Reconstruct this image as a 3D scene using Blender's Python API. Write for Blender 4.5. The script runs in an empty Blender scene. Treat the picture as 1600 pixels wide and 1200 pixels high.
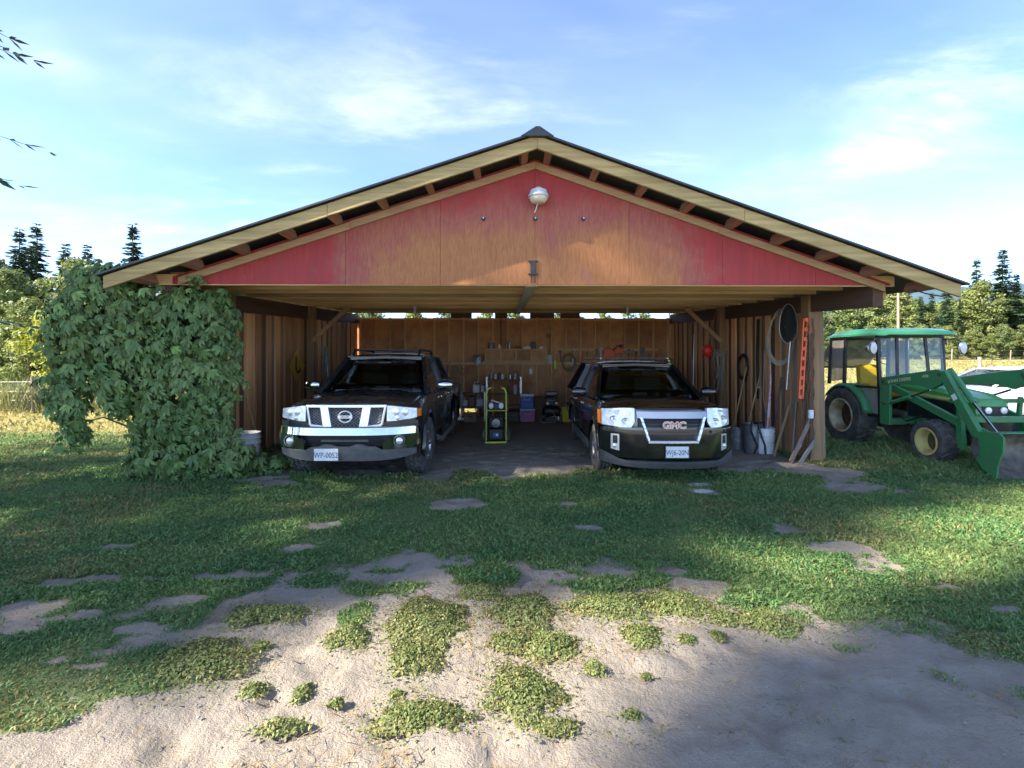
import bpy, bmesh, math, random
import numpy as np
from mathutils import Vector, Matrix, Euler
R = math.radians
sc = bpy.context.scene
COL = sc.collection

# ---------------------------------------------------------------- camera
cam_d = bpy.data.cameras.new('camera')
cam = bpy.data.objects.new('camera', cam_d); COL.objects.link(cam)
cam.location = (0, 0, 1.65)
cam.rotation_euler = (R(90), 0, R(-0.76))
cam_d.sensor_width = 36.0
cam_d.lens = 750 / 1600 * 36
cam_d.shift_y = -38 / 1600
cam_d.clip_end = 6000
sc.camera = cam

# ---------------------------------------------------------------- sky, sun, exposure
SUN_AZ = R(202)        # direction the light comes from, counter-clockwise from +X
SUN_EL = R(36)
world = bpy.data.worlds.new('World'); sc.world = world; world.use_nodes = True
wn, wl = world.node_tree.nodes, world.node_tree.links
wn.clear()
w_out = wn.new('ShaderNodeOutputWorld'); w_bg = wn.new('ShaderNodeBackground')
w_sky = wn.new('ShaderNodeTexSky'); w_sky.sky_type = 'NISHITA'; w_sky.sun_disc = False
w_sky.sun_elevation = SUN_EL
w_sky.sun_rotation = math.pi / 2 - SUN_AZ
w_sky.air_density = 0.55; w_sky.dust_density = 0.1; w_sky.ozone_density = 2.2; w_sky.altitude = 900
w_bg.inputs[1].default_value = 0.09
# thin cirrus, laid on a plane high above the place
w_tc = wn.new('ShaderNodeTexCoord'); w_sep = wn.new('ShaderNodeSeparateXYZ')
wl.new(w_tc.outputs['Generated'], w_sep.inputs[0])
def wmath(op, a, b=None):
    n = wn.new('ShaderNodeMath'); n.operation = op
    for i, q in enumerate((a, b)):
        if q is None: continue
        if isinstance(q, (int, float)): n.inputs[i].default_value = q
        else: wl.new(q, n.inputs[i])
    return n.outputs[0]
zz = wmath('ADD', wmath('MAXIMUM', w_sep.outputs[2], 0.0), 0.12)
w_cmb = wn.new('ShaderNodeCombineXYZ')
wl.new(wmath('DIVIDE', w_sep.outputs[0], zz), w_cmb.inputs[0])
wl.new(wmath('DIVIDE', w_sep.outputs[1], zz), w_cmb.inputs[1])
def wnoise(scale, rot, sx, sy, detail, dist, off):
    mp = wn.new('ShaderNodeMapping'); mp.inputs['Rotation'].default_value = (0, 0, rot)
    mp.inputs['Scale'].default_value = (sx, sy, 1); mp.inputs['Location'].default_value = off
    wl.new(w_cmb.outputs[0], mp.inputs[0])
    n = wn.new('ShaderNodeTexNoise'); n.inputs['Scale'].default_value = scale
    n.inputs['Detail'].default_value = detail; n.inputs['Distortion'].default_value = dist
    n.inputs['Roughness'].default_value = 0.62
    wl.new(mp.outputs[0], n.inputs['Vector']); return n.outputs[0]
def wramp(v, a, b):
    r = wn.new('ShaderNodeMapRange'); r.interpolation_type = 'SMOOTHSTEP'
    wl.new(v, r.inputs[0]); r.inputs[1].default_value = a; r.inputs[2].default_value = b
    return r.outputs[0]
c1 = wramp(wnoise(1.5, 0.5, 0.6, 1.4, 10, 0.35, (6.3, -3.2, 0)), 0.44, 0.80)
c2 = wramp(wnoise(0.9, 0.2, 1, 1, 3, 0.3, (2.1, 1.0, 0)), 0.36, 0.64)
cl = wmath('MULTIPLY', wmath('MULTIPLY', c1, c2), 0.95)
veil = wmath('MULTIPLY', wramp(wnoise(0.7, 0.4, 0.7, 1.3, 4, 0.5, (1.0, 9.0, 0)), 0.3, 0.8), 0.16)
cl = wmath('ADD', cl, veil)
w_mix = wn.new('ShaderNodeMix'); w_mix.data_type = 'RGBA'
wl.new(cl, w_mix.inputs['Factor']); wl.new(w_sky.outputs[0], w_mix.inputs[6])
w_mix.inputs[7].default_value = (2.6, 2.8, 3.15, 1)
wl.new(w_mix.outputs[2], w_bg.inputs[0]); wl.new(w_bg.outputs[0], w_out.inputs[0])

sun_d = bpy.data.lights.new('sun', 'SUN'); sun_d.energy = 2.7; sun_d.angle = R(0.9); sun_d.color = (1.0, 0.91, 0.78)
sun = bpy.data.objects.new('sun', sun_d); COL.objects.link(sun)
sun_dir = Vector((math.cos(SUN_AZ) * math.cos(SUN_EL), math.sin(SUN_AZ) * math.cos(SUN_EL), math.sin(SUN_EL)))
sun.rotation_euler = sun_dir.to_track_quat('Z', 'Y').to_euler()
sun.location = (-20, -8, 30)
sc.view_settings.view_transform = 'Standard'; sc.view_settings.look = 'None'
sc.view_settings.gamma = 1.0; sc.view_settings.use_curve_mapping = False
sc.view_settings.exposure = 2.75
sc.render.engine = 'CYCLES'
sc.cycles.max_bounces = 8; sc.cycles.diffuse_bounces = 4; sc.cycles.transparent_max_bounces = 8

# ---------------------------------------------------------------- helpers: materials
MATS = {}
def pm(name, c, rough=0.6, metal=0.0, c2=None, scale=6.0, stretch=(1, 1, 1), bump=0.0, bscale=None, coat=0.0,
       rnd=0.0, trans=0.0, alpha=1.0, detail=5.0, lo=0.35, hi=0.68, spec=0.5, rough2=None, sub=0.0):
    """procedural principled material: two noise-mixed colours, per-object brightness variation, noise bump"""
    m = bpy.data.materials.new(name); m.use_nodes = True
    n, l = m.node_tree.nodes, m.node_tree.links
    b = n['Principled BSDF']
    b.inputs['Roughness'].default_value = rough; b.inputs['Metallic'].default_value = metal
    b.inputs['Coat Weight'].default_value = coat; b.inputs['Coat Roughness'].default_value = 0.06
    b.inputs['Specular IOR Level'].default_value = spec
    b.inputs['Transmission Weight'].default_value = trans; b.inputs['Alpha'].default_value = alpha
    b.inputs['Base Color'].default_value = (*c, 1)
    tc = n.new('ShaderNodeTexCoord'); mp = n.new('ShaderNodeMapping')
    mp.inputs['Scale'].default_value = stretch; l.new(tc.outputs['Object'], mp.inputs[0])
    oi = n.new('ShaderNodeObjectInfo')
    if rnd:
        sh = n.new('ShaderNodeVectorMath'); sh.operation = 'SCALE'; sh.inputs[0].default_value = (13, 7, 5)
        l.new(oi.outputs['Random'], sh.inputs['Scale'])
        ad = n.new('ShaderNodeVectorMath'); l.new(mp.outputs[0], ad.inputs[0]); l.new(sh.outputs[0], ad.inputs[1])
        vec = ad.outputs[0]
    else: vec = mp.outputs[0]
    t = n.new('ShaderNodeTexNoise'); t.inputs['Scale'].default_value = scale; t.inputs['Detail'].default_value = detail
    t.inputs['Roughness'].default_value = 0.65
    l.new(vec, t.inputs['Vector'])
    last = None
    if c2 is not None:
        mr = n.new('ShaderNodeMapRange'); mr.inputs[1].default_value = lo; mr.inputs[2].default_value = hi
        l.new(t.outputs[0], mr.inputs[0])
        mx = n.new('ShaderNodeMix'); mx.data_type = 'RGBA'; l.new(mr.outputs[0], mx.inputs['Factor'])
        mx.inputs[6].default_value = (*c, 1); mx.inputs[7].default_value = (*c2, 1)
        last = mx.outputs[2]
        if rough2 is not None:
            r2 = n.new('ShaderNodeMapRange'); r2.inputs[1].default_value = lo; r2.inputs[2].default_value = hi
            r2.inputs[3].default_value = rough; r2.inputs[4].default_value = rough2
            l.new(t.outputs[0], r2.inputs[0]); l.new(r2.outputs[0], b.inputs['Roughness'])
    if rnd:
        hs = n.new('ShaderNodeHueSaturation')
        mr2 = n.new('ShaderNodeMapRange'); mr2.inputs[3].default_value = 1 - rnd; mr2.inputs[4].default_value = 1 + rnd
        l.new(oi.outputs['Random'], mr2.inputs[0]); l.new(mr2.outputs[0], hs.inputs['Value'])
        if last: l.new(last, hs.inputs['Color'])
        else: hs.inputs['Color'].default_value = (*c, 1)
        last = hs.outputs[0]
    if last: l.new(last, b.inputs['Base Color'])
    if bump:
        t2 = n.new('ShaderNodeTexNoise'); t2.inputs['Scale'].default_value = bscale or scale * 4; t2.inputs['Detail'].default_value = 6
        l.new(vec, t2.inputs['Vector'])
        bp = n.new('ShaderNodeBump'); bp.inputs['Strength'].default_value = bump; bp.inputs['Distance'].default_value = 0.02
        l.new(t2.outputs[0], bp.inputs['Height']); l.new(bp.outputs[0], b.inputs['Normal'])
    MATS[name] = m
    return m
def leafmat(name, c, c2, rnd=0.12, tr=0.35, rough=0.55, scale=1.2):
    """foliage: diffuse + gloss with light passing through"""
    m = pm(name, c, rough=rough, c2=c2, scale=scale, rnd=rnd, lo=0.3, hi=0.7, spec=0.35)
    n, l = m.node_tree.nodes, m.node_tree.links
    b = n['Principled BSDF']; out = n['Material Output']
    src = b.inputs['Base Color'].links[0].from_socket
    geo = n.new('ShaderNodeNewGeometry')
    hs = n.new('ShaderNodeHueSaturation')
    mr = n.new('ShaderNodeMapRange'); mr.inputs[3].default_value = 0.65; mr.inputs[4].default_value = 1.35
    l.new(geo.outputs['Random Per Island'], mr.inputs[0]); l.new(mr.outputs[0], hs.inputs['Value'])
    l.new(src, hs.inputs['Color']); l.new(hs.outputs[0], b.inputs['Base Color'])
    t = n.new('ShaderNodeBsdfTranslucent'); l.new(hs.outputs[0], t.inputs[0])
    ms = n.new('ShaderNodeMixShader'); ms.inputs[0].default_value = tr
    l.new(b.outputs[0], ms.inputs[1]); l.new(t.outputs[0], ms.inputs[2]); l.new(ms.outputs[0], out.inputs[0])
    return m

# ---------------------------------------------------------------- helpers: meshes
class MB:
    def __init__(s): s.v = []; s.f = []; s.m = []
    def add(s, vs, fs, mat=0):
        o = len(s.v); s.v += [tuple(p) for p in vs]
        s.f += [tuple(o + i for i in f) for f in fs]; s.m += [mat] * len(fs); return s
    def box(s, c, d, rot=None, mat=0):
        hx, hy, hz = d[0] / 2, d[1] / 2, d[2] / 2
        P = [Vector((x, y, z)) for x in (-hx, hx) for y in (-hy, hy) for z in (-hz, hz)]
        if rot is not None: P = [rot @ p for p in P]
        c = Vector(c)
        return s.add([p + c for p in P], [(0, 1, 3, 2), (4, 6, 7, 5), (0, 4, 5, 1), (2, 3, 7, 6), (0, 2, 6, 4), (1, 5, 7, 3)], mat)
    def bar(s, a, b, w, h, mat=0, up=(0, 0, 1)):
        a, b = Vector(a), Vector(b); d = b - a
        z = d.normalized(); u = Vector(up)
        if abs(z.dot(u)) > 0.98: u = Vector((0, 1, 0))
        x = u.cross(z).normalized(); y = z.cross(x)
        return s.box((a + b) / 2, (w, h, d.length), Matrix((x, y, z)).transposed(), mat)
    def tube(s, pts, r, n=8, mat=0, caps=True):
        pts = [Vector(p) for p in pts]; k = len(pts)
        rs = r if isinstance(r, (list, tuple)) else [r] * k
        vs, fs = [], []; prev = None
        for i, p in enumerate(pts):
            d = (pts[min(i + 1, k - 1)] - pts[max(i - 1, 0)]).normalized()
            if prev is None:
                u = Vector((0, 0, 1)) if abs(d.z) < 0.9 else Vector((1, 0, 0))
            else: u = prev
            x = (u - d * u.dot(d)).normalized(); y = d.cross(x); prev = x
            for j in range(n):
                a = 2 * math.pi * j / n
                vs.append(p + (x * math.cos(a) + y * math.sin(a)) * rs[i])
        for i in range(k - 1):
            for j in range(n):
                q = (j + 1) % n
                fs.append((i * n + j, i * n + q, (i + 1) * n + q, (i + 1) * n + j))
        if caps: fs += [tuple(range(n))[::-1], tuple((k - 1) * n + j for j in range(n))]
        return s.add(vs, fs, mat)
    def lathe(s, prof, n=24, o=(0, 0, 0), axis='z', mat=0, sx=1.0, sy=1.0, caps=True):
        vs, fs = [], []; k = len(prof); o = Vector(o)
        for r, h in prof:
            for j in range(n):
                a = 2 * math.pi * j / n; x, y = r * math.cos(a) * sx, r * math.sin(a) * sy
                vs.append(o + Vector({'z': (x, y, h), 'x': (h, x, y), 'y': (y, h, x)}[axis]))
        for i in range(k - 1):
            for j in range(n):
                q = (j + 1) % n; fs.append((i * n + j, i * n + q, (i + 1) * n + q, (i + 1) * n + j))
        if caps and prof[0][0] > 1e-6: fs.append(tuple(range(n))[::-1])
        if caps and prof[-1][0] > 1e-6: fs.append(tuple((k - 1) * n + j for j in range(n)))
        return s.add(vs, fs, mat)
    def prism(s, poly, d0, d1, axis='y', mat=0):
        f = {'y': lambda a, b, d: (a, d, b), 'x': lambda a, b, d: (d, a, b), 'z': lambda a, b, d: (a, b, d)}[axis]
        n = len(poly)
        vs = [f(a, b, d0) for a, b in poly] + [f(a, b, d1) for a, b in poly]
        fs = [tuple(range(n)), tuple(range(2 * n - 1, n - 1, -1))] + [(i, n + i, n + (i + 1) % n, (i + 1) % n) for i in range(n)]
        return s.add(vs, fs, mat)
    def loft(s, rings, mat=0, caps=True):
        n = len(rings[0]); vs = [p for r in rings for p in r]; fs = []
        for i in range(len(rings) - 1):
            for j in range(n):
                q = (j + 1) % n; fs.append((i * n + j, i * n + q, (i + 1) * n + q, (i + 1) * n + j))
        if caps: fs += [tuple(range(n))[::-1], tuple((len(rings) - 1) * n + j for j in range(n))]
        return s.add(vs, fs, mat)
    def panel(s, xs, z0, z1, yf, th, nz=2, mat=0):
        """curved plate facing -y: spans z0(x)..z1(x) at x in xs, front at yf(x,z), thickness th"""
        vs, fs = [], []; nx = len(xs)
        for back in (0, 1):
            for x in xs:
                for k in range(nz + 1):
                    z = z0(x) + (z1(x) - z0(x)) * k / nz
                    vs.append((x, yf(x, z) + back * th, z))
        w = nz + 1; off = nx * w
        for i in range(nx - 1):
            for k in range(nz):
                a = i * w + k
                fs.append((a, a + w, a + w + 1, a + 1)); fs.append((off + a, off + a + 1, off + a + w + 1, off + a + w))
            fs.append((i * w, off + i * w, off + (i + 1) * w, (i + 1) * w))
            fs.append((i * w + nz, (i + 1) * w + nz, off + (i + 1) * w + nz, off + i * w + nz))
        for k in range(nz):
            fs.append((k, k + 1, off + k + 1, off + k))
            a = (nx - 1) * w + k; fs.append((a, off + a, off + a + 1, a + 1))
        return s.add(vs, fs, mat)
    def mesh(s, name, mats, smooth=None):
        me = bpy.data.meshes.new(name); me.from_pydata(s.v, [], s.f)
        for m in (mats if isinstance(mats, (list, tuple)) else [mats]): me.materials.append(m)
        me.polygons.foreach_set('material_index', s.m)
        bm = bmesh.new(); bm.from_mesh(me); bmesh.ops.recalc_face_normals(bm, faces=bm.faces); bm.to_mesh(me); bm.free()
        if smooth is not None:
            me.polygons.foreach_set('use_smooth', [True] * len(me.polygons))
            me.set_sharp_from_angle(angle=R(smooth))
        me.update(); return me
    def build(s, name, mats, parent=None, smooth=None, bevel=0.0, loc=None, rot=None):
        me = s.mesh(name, mats, smooth)
        o = bpy.data.objects.new(name, me); COL.objects.link(o)
        if parent: o.parent = parent
        if loc is not None: o.location = loc
        if rot is not None: o.rotation_euler = rot
        if bevel:
            b = o.modifiers.new('bevel', 'BEVEL'); b.width = bevel; b.segments = 2; b.limit_method = 'ANGLE'; b.angle_limit = R(40)
        return o
def tag(o, label=None, cat=None, group=None, kind=None):
    if label: o['label'] = label
    if cat: o['category'] = cat
    if group: o['group'] = group
    if kind: o['kind'] = kind
    return o
def thing(name, label, cat, loc=(0, 0, 0), rz=0.0, group=None):
    o = bpy.data.objects.new(name, None); COL.objects.link(o)
    o.location = loc; o.rotation_euler = (0, 0, rz); o.empty_display_size = 0.1
    return tag(o, label, cat, group)
def put(name, me, parent=None, loc=(0, 0, 0), rot=(0, 0, 0), scale=(1, 1, 1)):
    o = bpy.data.objects.new(name, me); COL.objects.link(o); o.parent = parent
    o.location = loc; o.rotation_euler = rot; o.scale = scale; return o
def npmesh(name, V, F, mats, mi=None, smooth=False):
    """fast mesh from numpy arrays; F is (n,3) or (n,4)"""
    me = bpy.data.meshes.new(name); k = F.shape[1]
    me.vertices.add(len(V)); me.vertices.foreach_set('co', np.ascontiguousarray(V, dtype=np.float32).ravel())
    me.loops.add(F.size); me.loops.foreach_set('vertex_index', np.ascontiguousarray(F, dtype=np.int32).ravel())
    me.polygons.add(len(F)); me.polygons.foreach_set('loop_start', np.arange(0, F.size, k, dtype=np.int32))
    for m in (mats if isinstance(mats, (list, tuple)) else [mats]): me.materials.append(m)
    if mi is not None: me.polygons.foreach_set('material_index', mi.astype(np.int32))
    if smooth: me.polygons.foreach_set('use_smooth', np.ones(len(F), dtype=bool))
    me.update(); me.validate(); return me
def text_mesh(txt, size, depth, offset=0.0, align='CENTER', squeeze=1.0):
    cu = bpy.data.curves.new('txt', 'FONT'); cu.body = txt; cu.size = size; cu.extrude = depth; cu.offset = offset
    cu.align_x = align; cu.align_y = 'CENTER'; cu.resolution_u = 3
    o = bpy.data.objects.new('txt', cu); COL.objects.link(o)
    dg = bpy.context.evaluated_depsgraph_get()
    me = bpy.data.meshes.new_from_object(o.evaluated_get(dg))
    bpy.data.objects.remove(o); bpy.data.curves.remove(cu)
    if squeeze != 1.0:
        for v in me.vertices: v.co.x *= squeeze
    return me
def add_text(txt, size, depth, mat, parent, loc, rot, offset=0.0, name='lettering', squeeze=1.0):
    me = text_mesh(txt, size, depth, offset, squeeze=squeeze); me.materials.clear(); me.materials.append(mat)
    return put(name, me, parent, loc, rot)
# value noise
_rng = np.random.RandomState(11)
_tab = _rng.rand(256, 256)
def vnoise(x, y):
    xi = np.floor(x).astype(int); yi = np.floor(y).astype(int); fx = x - xi; fy = y - yi
    fx = fx * fx * (3 - 2 * fx); fy = fy * fy * (3 - 2 * fy)
    g = lambda a, b: _tab[a & 255, b & 255]
    return (g(xi, yi) * (1 - fx) + g(xi + 1, yi) * fx) * (1 - fy) + (g(xi, yi + 1) * (1 - fx) + g(xi + 1, yi + 1) * fx) * fy
def fbm(x, y, o=4):
    s = 0; a = 0.5; t = 0
    for i in range(o): s = s + a * vnoise(x * 2 ** i + 17.3 * i, y * 2 ** i + 5.1 * i); t += a; a *= 0.5
    return s / t
def sstep(a, b, x): t = np.clip((x - a) / (b - a), 0, 1); return t * t * (3 - 2 * t)

# ================================================================ ground
# patches of the yard, in metres: (x, y, half-width, half-depth)
CLUMPS = [(-1.55, 3.12, 0.25, 0.14), (-0.93, 2.86, 0.13, 0.13), (-0.5, 3.05, 0.29, 0.25), (-0.5, 2.65, 0.15, 0.16), (-0.18, 3.39, 0.16, 0.14), (0.13, 3.15, 0.22, 0.21), (0.04, 2.81, 0.14, 0.11), (0.26, 2.77, 0.18, 0.15), (0.09, 2.38, 0.21, 0.2), (-0.41, 2.22, 0.23, 0.12), (0.71, 3.21, 0.32, 0.18), (1.17, 3.23, 0.25, 0.19), (0.81, 2.85, 0.14, 0.13), (0.47, 2.55, 0.05, 0.06), (1.65, 3.0, 0.17, 0.13), (-1.25, 2.4, 0.07, 0.06), (-1.0, 2.38, 0.05, 0.07), (0.21, 2.14, 0.12, 0.05), (2.81, 2.76, 0.17, 0.11), (-1.69, 2.63, 0.29, 0.2), (-1.4, 2.78, 0.05, 0.04), (1.39, 3.05, 0.11, 0.08), (1.07, 2.81, 0.06, 0.05), (1.26, 2.84, 0.05, 0.05), (0.59, 2.21, 0.05, 0.04), (-0.54, 2.37, 0.04, 0.03), (-1.0, 2.16, 0.11, 0.05), (-0.81, 2.31, 0.04, 0.03), (0.73, 2.48, 0.03, 0.03), (-0.37, 2.76, 0.04, 0.05)]
FORE = [(-0.94, 3.56, 0.35, 0.22), (-1.42, 3.58, 0.23, 0.12), (0.66, 3.53, 0.29, 0.16), (1.33, 3.56, 0.36, 0.12), (-0.95, 3.13, 0.12, 0.14), (-0.44, 3.68, 0.24, 0.17), (-0.1, 3.67, 0.2, 0.15), (1.11, 3.6, 0.19, 0.1), (-1.97, 3.65, 0.29, 0.23), (-2.3, 3.5, 0.32, 0.23), (-2.17, 3.11, 0.2, 0.17), (-2.6, 2.87, 0.41, 0.2), (-2.42, 2.53, 0.4, 0.19), (-1.99, 2.58, 0.3, 0.18), (-2.28, 2.25, 0.27, 0.09), (-3.27, 3.41, 0.18, 0.09), (-3.11, 3.11, 0.12, 0.06)]
DIRT = [(-0.6, 5.47, 0.25, 0.24), (2.76, 4.66, 0.24, 0.16), (2.82, 4.19, 0.28, 0.14), (2.78, 3.86, 0.23, 0.13), (-0.0, 6.94, 0.18, 0.39), (4.54, 6.85, 0.57, 0.46), (4.51, 6.04, 0.37, 0.18), (4.92, 5.89, 0.24, 0.14), (2.6, 6.31, 0.19, 0.13), (2.47, 5.86, 0.16, 0.11), (-1.8, 4.77, 0.15, 0.11), (-3.44, 4.27, 0.17, 0.07), (-1.78, 4.21, 0.14, 0.09), (-2.11, 6.92, 0.46, 0.35), (-3.72, 7.22, 0.38, 0.38), (-2.96, 6.39, 0.2, 0.2), (-0.9, 6.79, 0.27, 0.3), (0.65, 6.95, 0.28, 0.23), (3.18, 3.42, 0.1, 0.06), (3.32, 3.11, 0.13, 0.04), (2.92, 2.84, 0.1, 0.03), (-3.43, 7.25, 0.57, 0.59), (-2.6, 3.64, 0.14, 0.05), (-3.37, 3.6, 0.17, 0.06), (0.72, 5.42, 0.19, 0.1), (0.78, 4.68, 0.16, 0.07), (3.43, 7.12, 0.38, 0.29)]
BOUND = [(-3.28, 2.53), (-3.16, 3.04), (-2.94, 3.15), (-2.65, 3.18), (-2.33, 3.26), (-2.15, 3.53), (-1.93, 3.74), (-1.58, 3.85), (-0.86, 3.81), (-0.47, 3.92), (-0.05, 3.87), (0.55, 3.74), (1.05, 3.73), (1.5, 3.62), (1.59, 3.34), (2.08, 3.16), (2.46, 2.89), (2.86, 2.61), (3.09, 2.37)]
DIRT += [(-3.15, 3.2, 0.23, 0.12), (-2.68, 3.13, 0.27, 0.1), (-2.2, 3.33, 0.29, 0.13), (-2.26, 2.96, 0.18, 0.06), (-2.14, 3.64, 0.22, 0.1), (-3.41, 3.55, 0.21, 0.06), (-3.08, 3.65, 0.14, 0.05), (-3.0, 2.97, 0.16, 0.06), (-2.09, 2.85, 0.15, 0.05), (-2.25, 2.59, 0.1, 0.03), (-2.44, 2.65, 0.07, 0.03), (-1.82, 3.1, 0.16, 0.08), (-1.89, 2.24, 0.18, 0.05), (-1.7, 2.3, 0.18, 0.05), (1.64, 3.3, 0.13, 0.09), (1.5, 3.49, 0.19, 0.06), (0.34, 3.61, 0.24, 0.07), (-0.73, 3.67, 0.29, 0.08)]
BX, BY = np.array([p[0] for p in BOUND]), np.array([p[1] for p in BOUND])
def ground_z(x, y):
    x, y = np.asarray(x, float), np.asarray(y, float)
    right = sstep(3.0, 9.0, x)
    z = np.clip(y - 12, 0, 200) * 0.03 * right
    z = z - 0.13 * sstep(12.6, 14.0, y) * (1 - sstep(14.6, 17, y)) * sstep(-5, -4, x) * (1 - sstep(4.6, 5.6, x))
    z = z + (fbm(x * 0.6 + 3, y * 0.6, 3) - 0.5) * 0.05 * (sstep(0, 2, np.abs(x)) * 0.6 + 0.4) * sstep(1, 4, y) * (1 - sstep(6.0, 7.2, y) * (1 - sstep(14.5, 16, y)) * (np.abs(x - 0.3) < 9))
    return z
def gz(x, y): return float(ground_z(np.array([x]), np.array([y]))[0])
def grassness(x, y):
    """1 = closed sward, 0 = bare dirt"""
    n1 = fbm(x * 2.6, y * 2.6, 4); n2 = fbm(x * 7 + 40, y * 7 + 9, 3)
    yb = np.interp(x, BX, BY, left=2.2, right=2.2) + .10
    g = (y - yb) / 0.55 + 0.25
    g = np.clip(g, -1.2, 1.2)
    for cx, cy, rx, ry in FORE:
        d = np.sqrt(((x - cx) / (rx * 1.08)) ** 2 + ((y - cy) / (ry * 1.08)) ** 2)
        g = np.maximum(g, np.clip((1.0 - d) * 2.2 + 0.1, -1.2, 1.0))
    for cx, cy, rx, ry in DIRT:
        d = np.sqrt(((x - cx) / rx) ** 2 + ((y - cy) / ry) ** 2) + (n1 - .5) * 1.3 + (n2 - .5) * .8
        g = np.minimum(g, np.clip((d - 0.95) * 1.5, -.75, 1.2))
    # trodden floor under the roof
    inside = sstep(-4.35, -3.9, x) * (1 - sstep(4.5, 5.0, x)) * sstep(6.75, 7.5, y) * (1 - sstep(14.2, 14.5, y))
    g = g - 2.4 * inside
    g = g - 0.75 * np.exp(-(((x - 1.6) / 2.2) ** 2 + ((y - 7.3) / 0.4) ** 2)) - 0.6 * np.exp(-(((x - 4.8) / 0.7) ** 2 + ((y - 7.0) / 0.6) ** 2))
    g = g + (n1 - 0.5) * 2.3 + (n2 - 0.5) * 1.5
    return np.clip(0.5 + g, 0, 1)
def dryness(x, y): return sstep(9.3, 11.5, y + (fbm(x * .5, y * .5) - .5) * 2) * (1 - 0.55 * sstep(4, 7, x) * (1 - sstep(11, 15, y)))

def axis(dense0, dense1, step, far, grow=1.22):
    a = list(np.arange(dense0, dense1 + 1e-6, step)); s = step
    while a[-1] < far[1]: s *= grow; a.append(a[-1] + s)
    s = step
    while a[0] > far[0]: s *= grow; a.insert(0, a[0] - s)
    return np.array(a)
gx = axis(-5.0, 6.0, 0.04, (-1500, 1500)); gy = axis(1.4, 9.0, 0.04, (-400, 2600))
GX, GY = np.meshgrid(gx, gy)
GZ = ground_z(GX, GY)
gr = grassness(GX, GY)
near = (1 - sstep(8, 12, GY)) * sstep(0.5, 1.4, GY)
# little ridges and hoof marks in the bare dirt, and the sward standing a bit proud of it
GZ = GZ + near * (((fbm(GX * 7, GY * 11, 3) - .5) * 0.045 - 0.03 * sstep(.62, .72, fbm(GX * 4.2 + 3, GY * 5.5 + 8, 2))) * (1 - gr) + 0.012 * gr + (fbm(GX * 3 + 7, GY * 3, 2) - .5) * 0.018)
nx_, ny_ = len(gx), len(gy)
ii = (np.arange(ny_ - 1)[:, None] * nx_ + np.arange(nx_ - 1)[None, :]).ravel()
GF = np.stack([ii, ii + 1, ii + nx_ + 1, ii + nx_], 1)

def ground_mat():
    m = bpy.data.materials.new('yard_ground'); m.use_nodes = True
    n, l = m.node_tree.nodes, m.node_tree.links; b = n['Principled BSDF']
    b.inputs['Roughness'].default_value = 0.95; b.inputs['Specular IOR Level'].default_value = 0.15
    tc = n.new('ShaderNodeTexCoord')
    def noise(s, d=6, st=(1, 1, 1)):
        mp = n.new('ShaderNodeMapping'); mp.inputs['Scale'].default_value = st; l.new(tc.outputs['Object'], mp.inputs[0])
        t = n.new('ShaderNodeTexNoise'); t.inputs['Scale'].default_value = s; t.inputs['Detail'].default_value = d
        t.inputs['Roughness'].default_value = 0.6; l.new(mp.outputs[0], t.inputs['Vector']); return t.outputs[0]
    def mix(f, a, c):
        x = n.new('ShaderNodeMix'); x.data_type = 'RGBA'
        if isinstance(f, float): x.inputs['Factor'].default_value = f
        else: l.new(f, x.inputs['Factor'])
        for i, q in ((6, a), (7, c)):
            if isinstance(q, tuple): x.inputs[i].default_value = (*q, 1)
            else: l.new(q, x.inputs[i])
        return x.outputs[2]
    def rng(v, a, c):
        r = n.new('ShaderNodeMapRange'); l.new(v, r.inputs[0]); r.inputs[1].default_value = a; r.inputs[2].default_value = c; return r.outputs[0]
    def math_(op, a, c):
        x = n.new('ShaderNodeMath'); x.operation = op
        for i, q in enumerate((a, c)):
            if isinstance(q, float): x.inputs[i].default_value = q
            else: l.new(q, x.inputs[i])
        return x.outputs[0]
    at = n.new('ShaderNodeAttribute'); at.attribute_name = 'grass'
    ad = n.new('ShaderNodeAttribute'); ad.attribute_name = 'dry'
    af = n.new('ShaderNodeAttribute'); af.attribute_name = 'floor'
    dirt = mix(rng(noise(3.0), .3, .7), (0.265, 0.23, 0.185), (0.33, 0.285, 0.235))
    dirt = mix(rng(noise(60, 4), .55, .75), dirt, (0.24, 0.205, 0.165))
    straw = rng(noise(5, 5, (1, 2.5, 1)), .62, .72)
    dirt = mix(math_('MULTIPLY', straw, 0.55), dirt, (0.36, 0.25, 0.11))
    dirt = mix(af.outputs['Fac'], dirt, (0.27, 0.225, 0.18))
    green = mix(rng(noise(9, 6), .3, .7), (0.10, 0.16, 0.055), (0.17, 0.19, 0.085))
    dry = mix(rng(noise(0.8, 7), .3, .7), (0.36, 0.285, 0.105), (0.27, 0.25, 0.085))
    sward = mix(ad.outputs['Fac'], green, dry)
    gmask = rng(math_('ADD', at.outputs['Fac'], math_('MULTIPLY', math_('SUBTRACT', noise(26, 5), 0.5), 0.9)), .42, .62)
    l.new(mix(gmask, dirt, sward), b.inputs['Base Color'])
    bp = n.new('ShaderNodeBump'); bp.inputs['Strength'].default_value = 0.9; bp.inputs['Distance'].default_value = 0.04
    h = math_('ADD', math_('MULTIPLY', noise(22, 7), 0.7), math_('MULTIPLY', noise(90, 4, (1, 1.8, 1)), 0.3))
    l.new(h, bp.inputs['Height']); l.new(bp.outputs[0], b.inputs['Normal'])
    return m
gme = npmesh('ground', np.stack([GX.ravel(), GY.ravel(), GZ.ravel()], 1), GF, ground_mat(), smooth=True)
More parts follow.
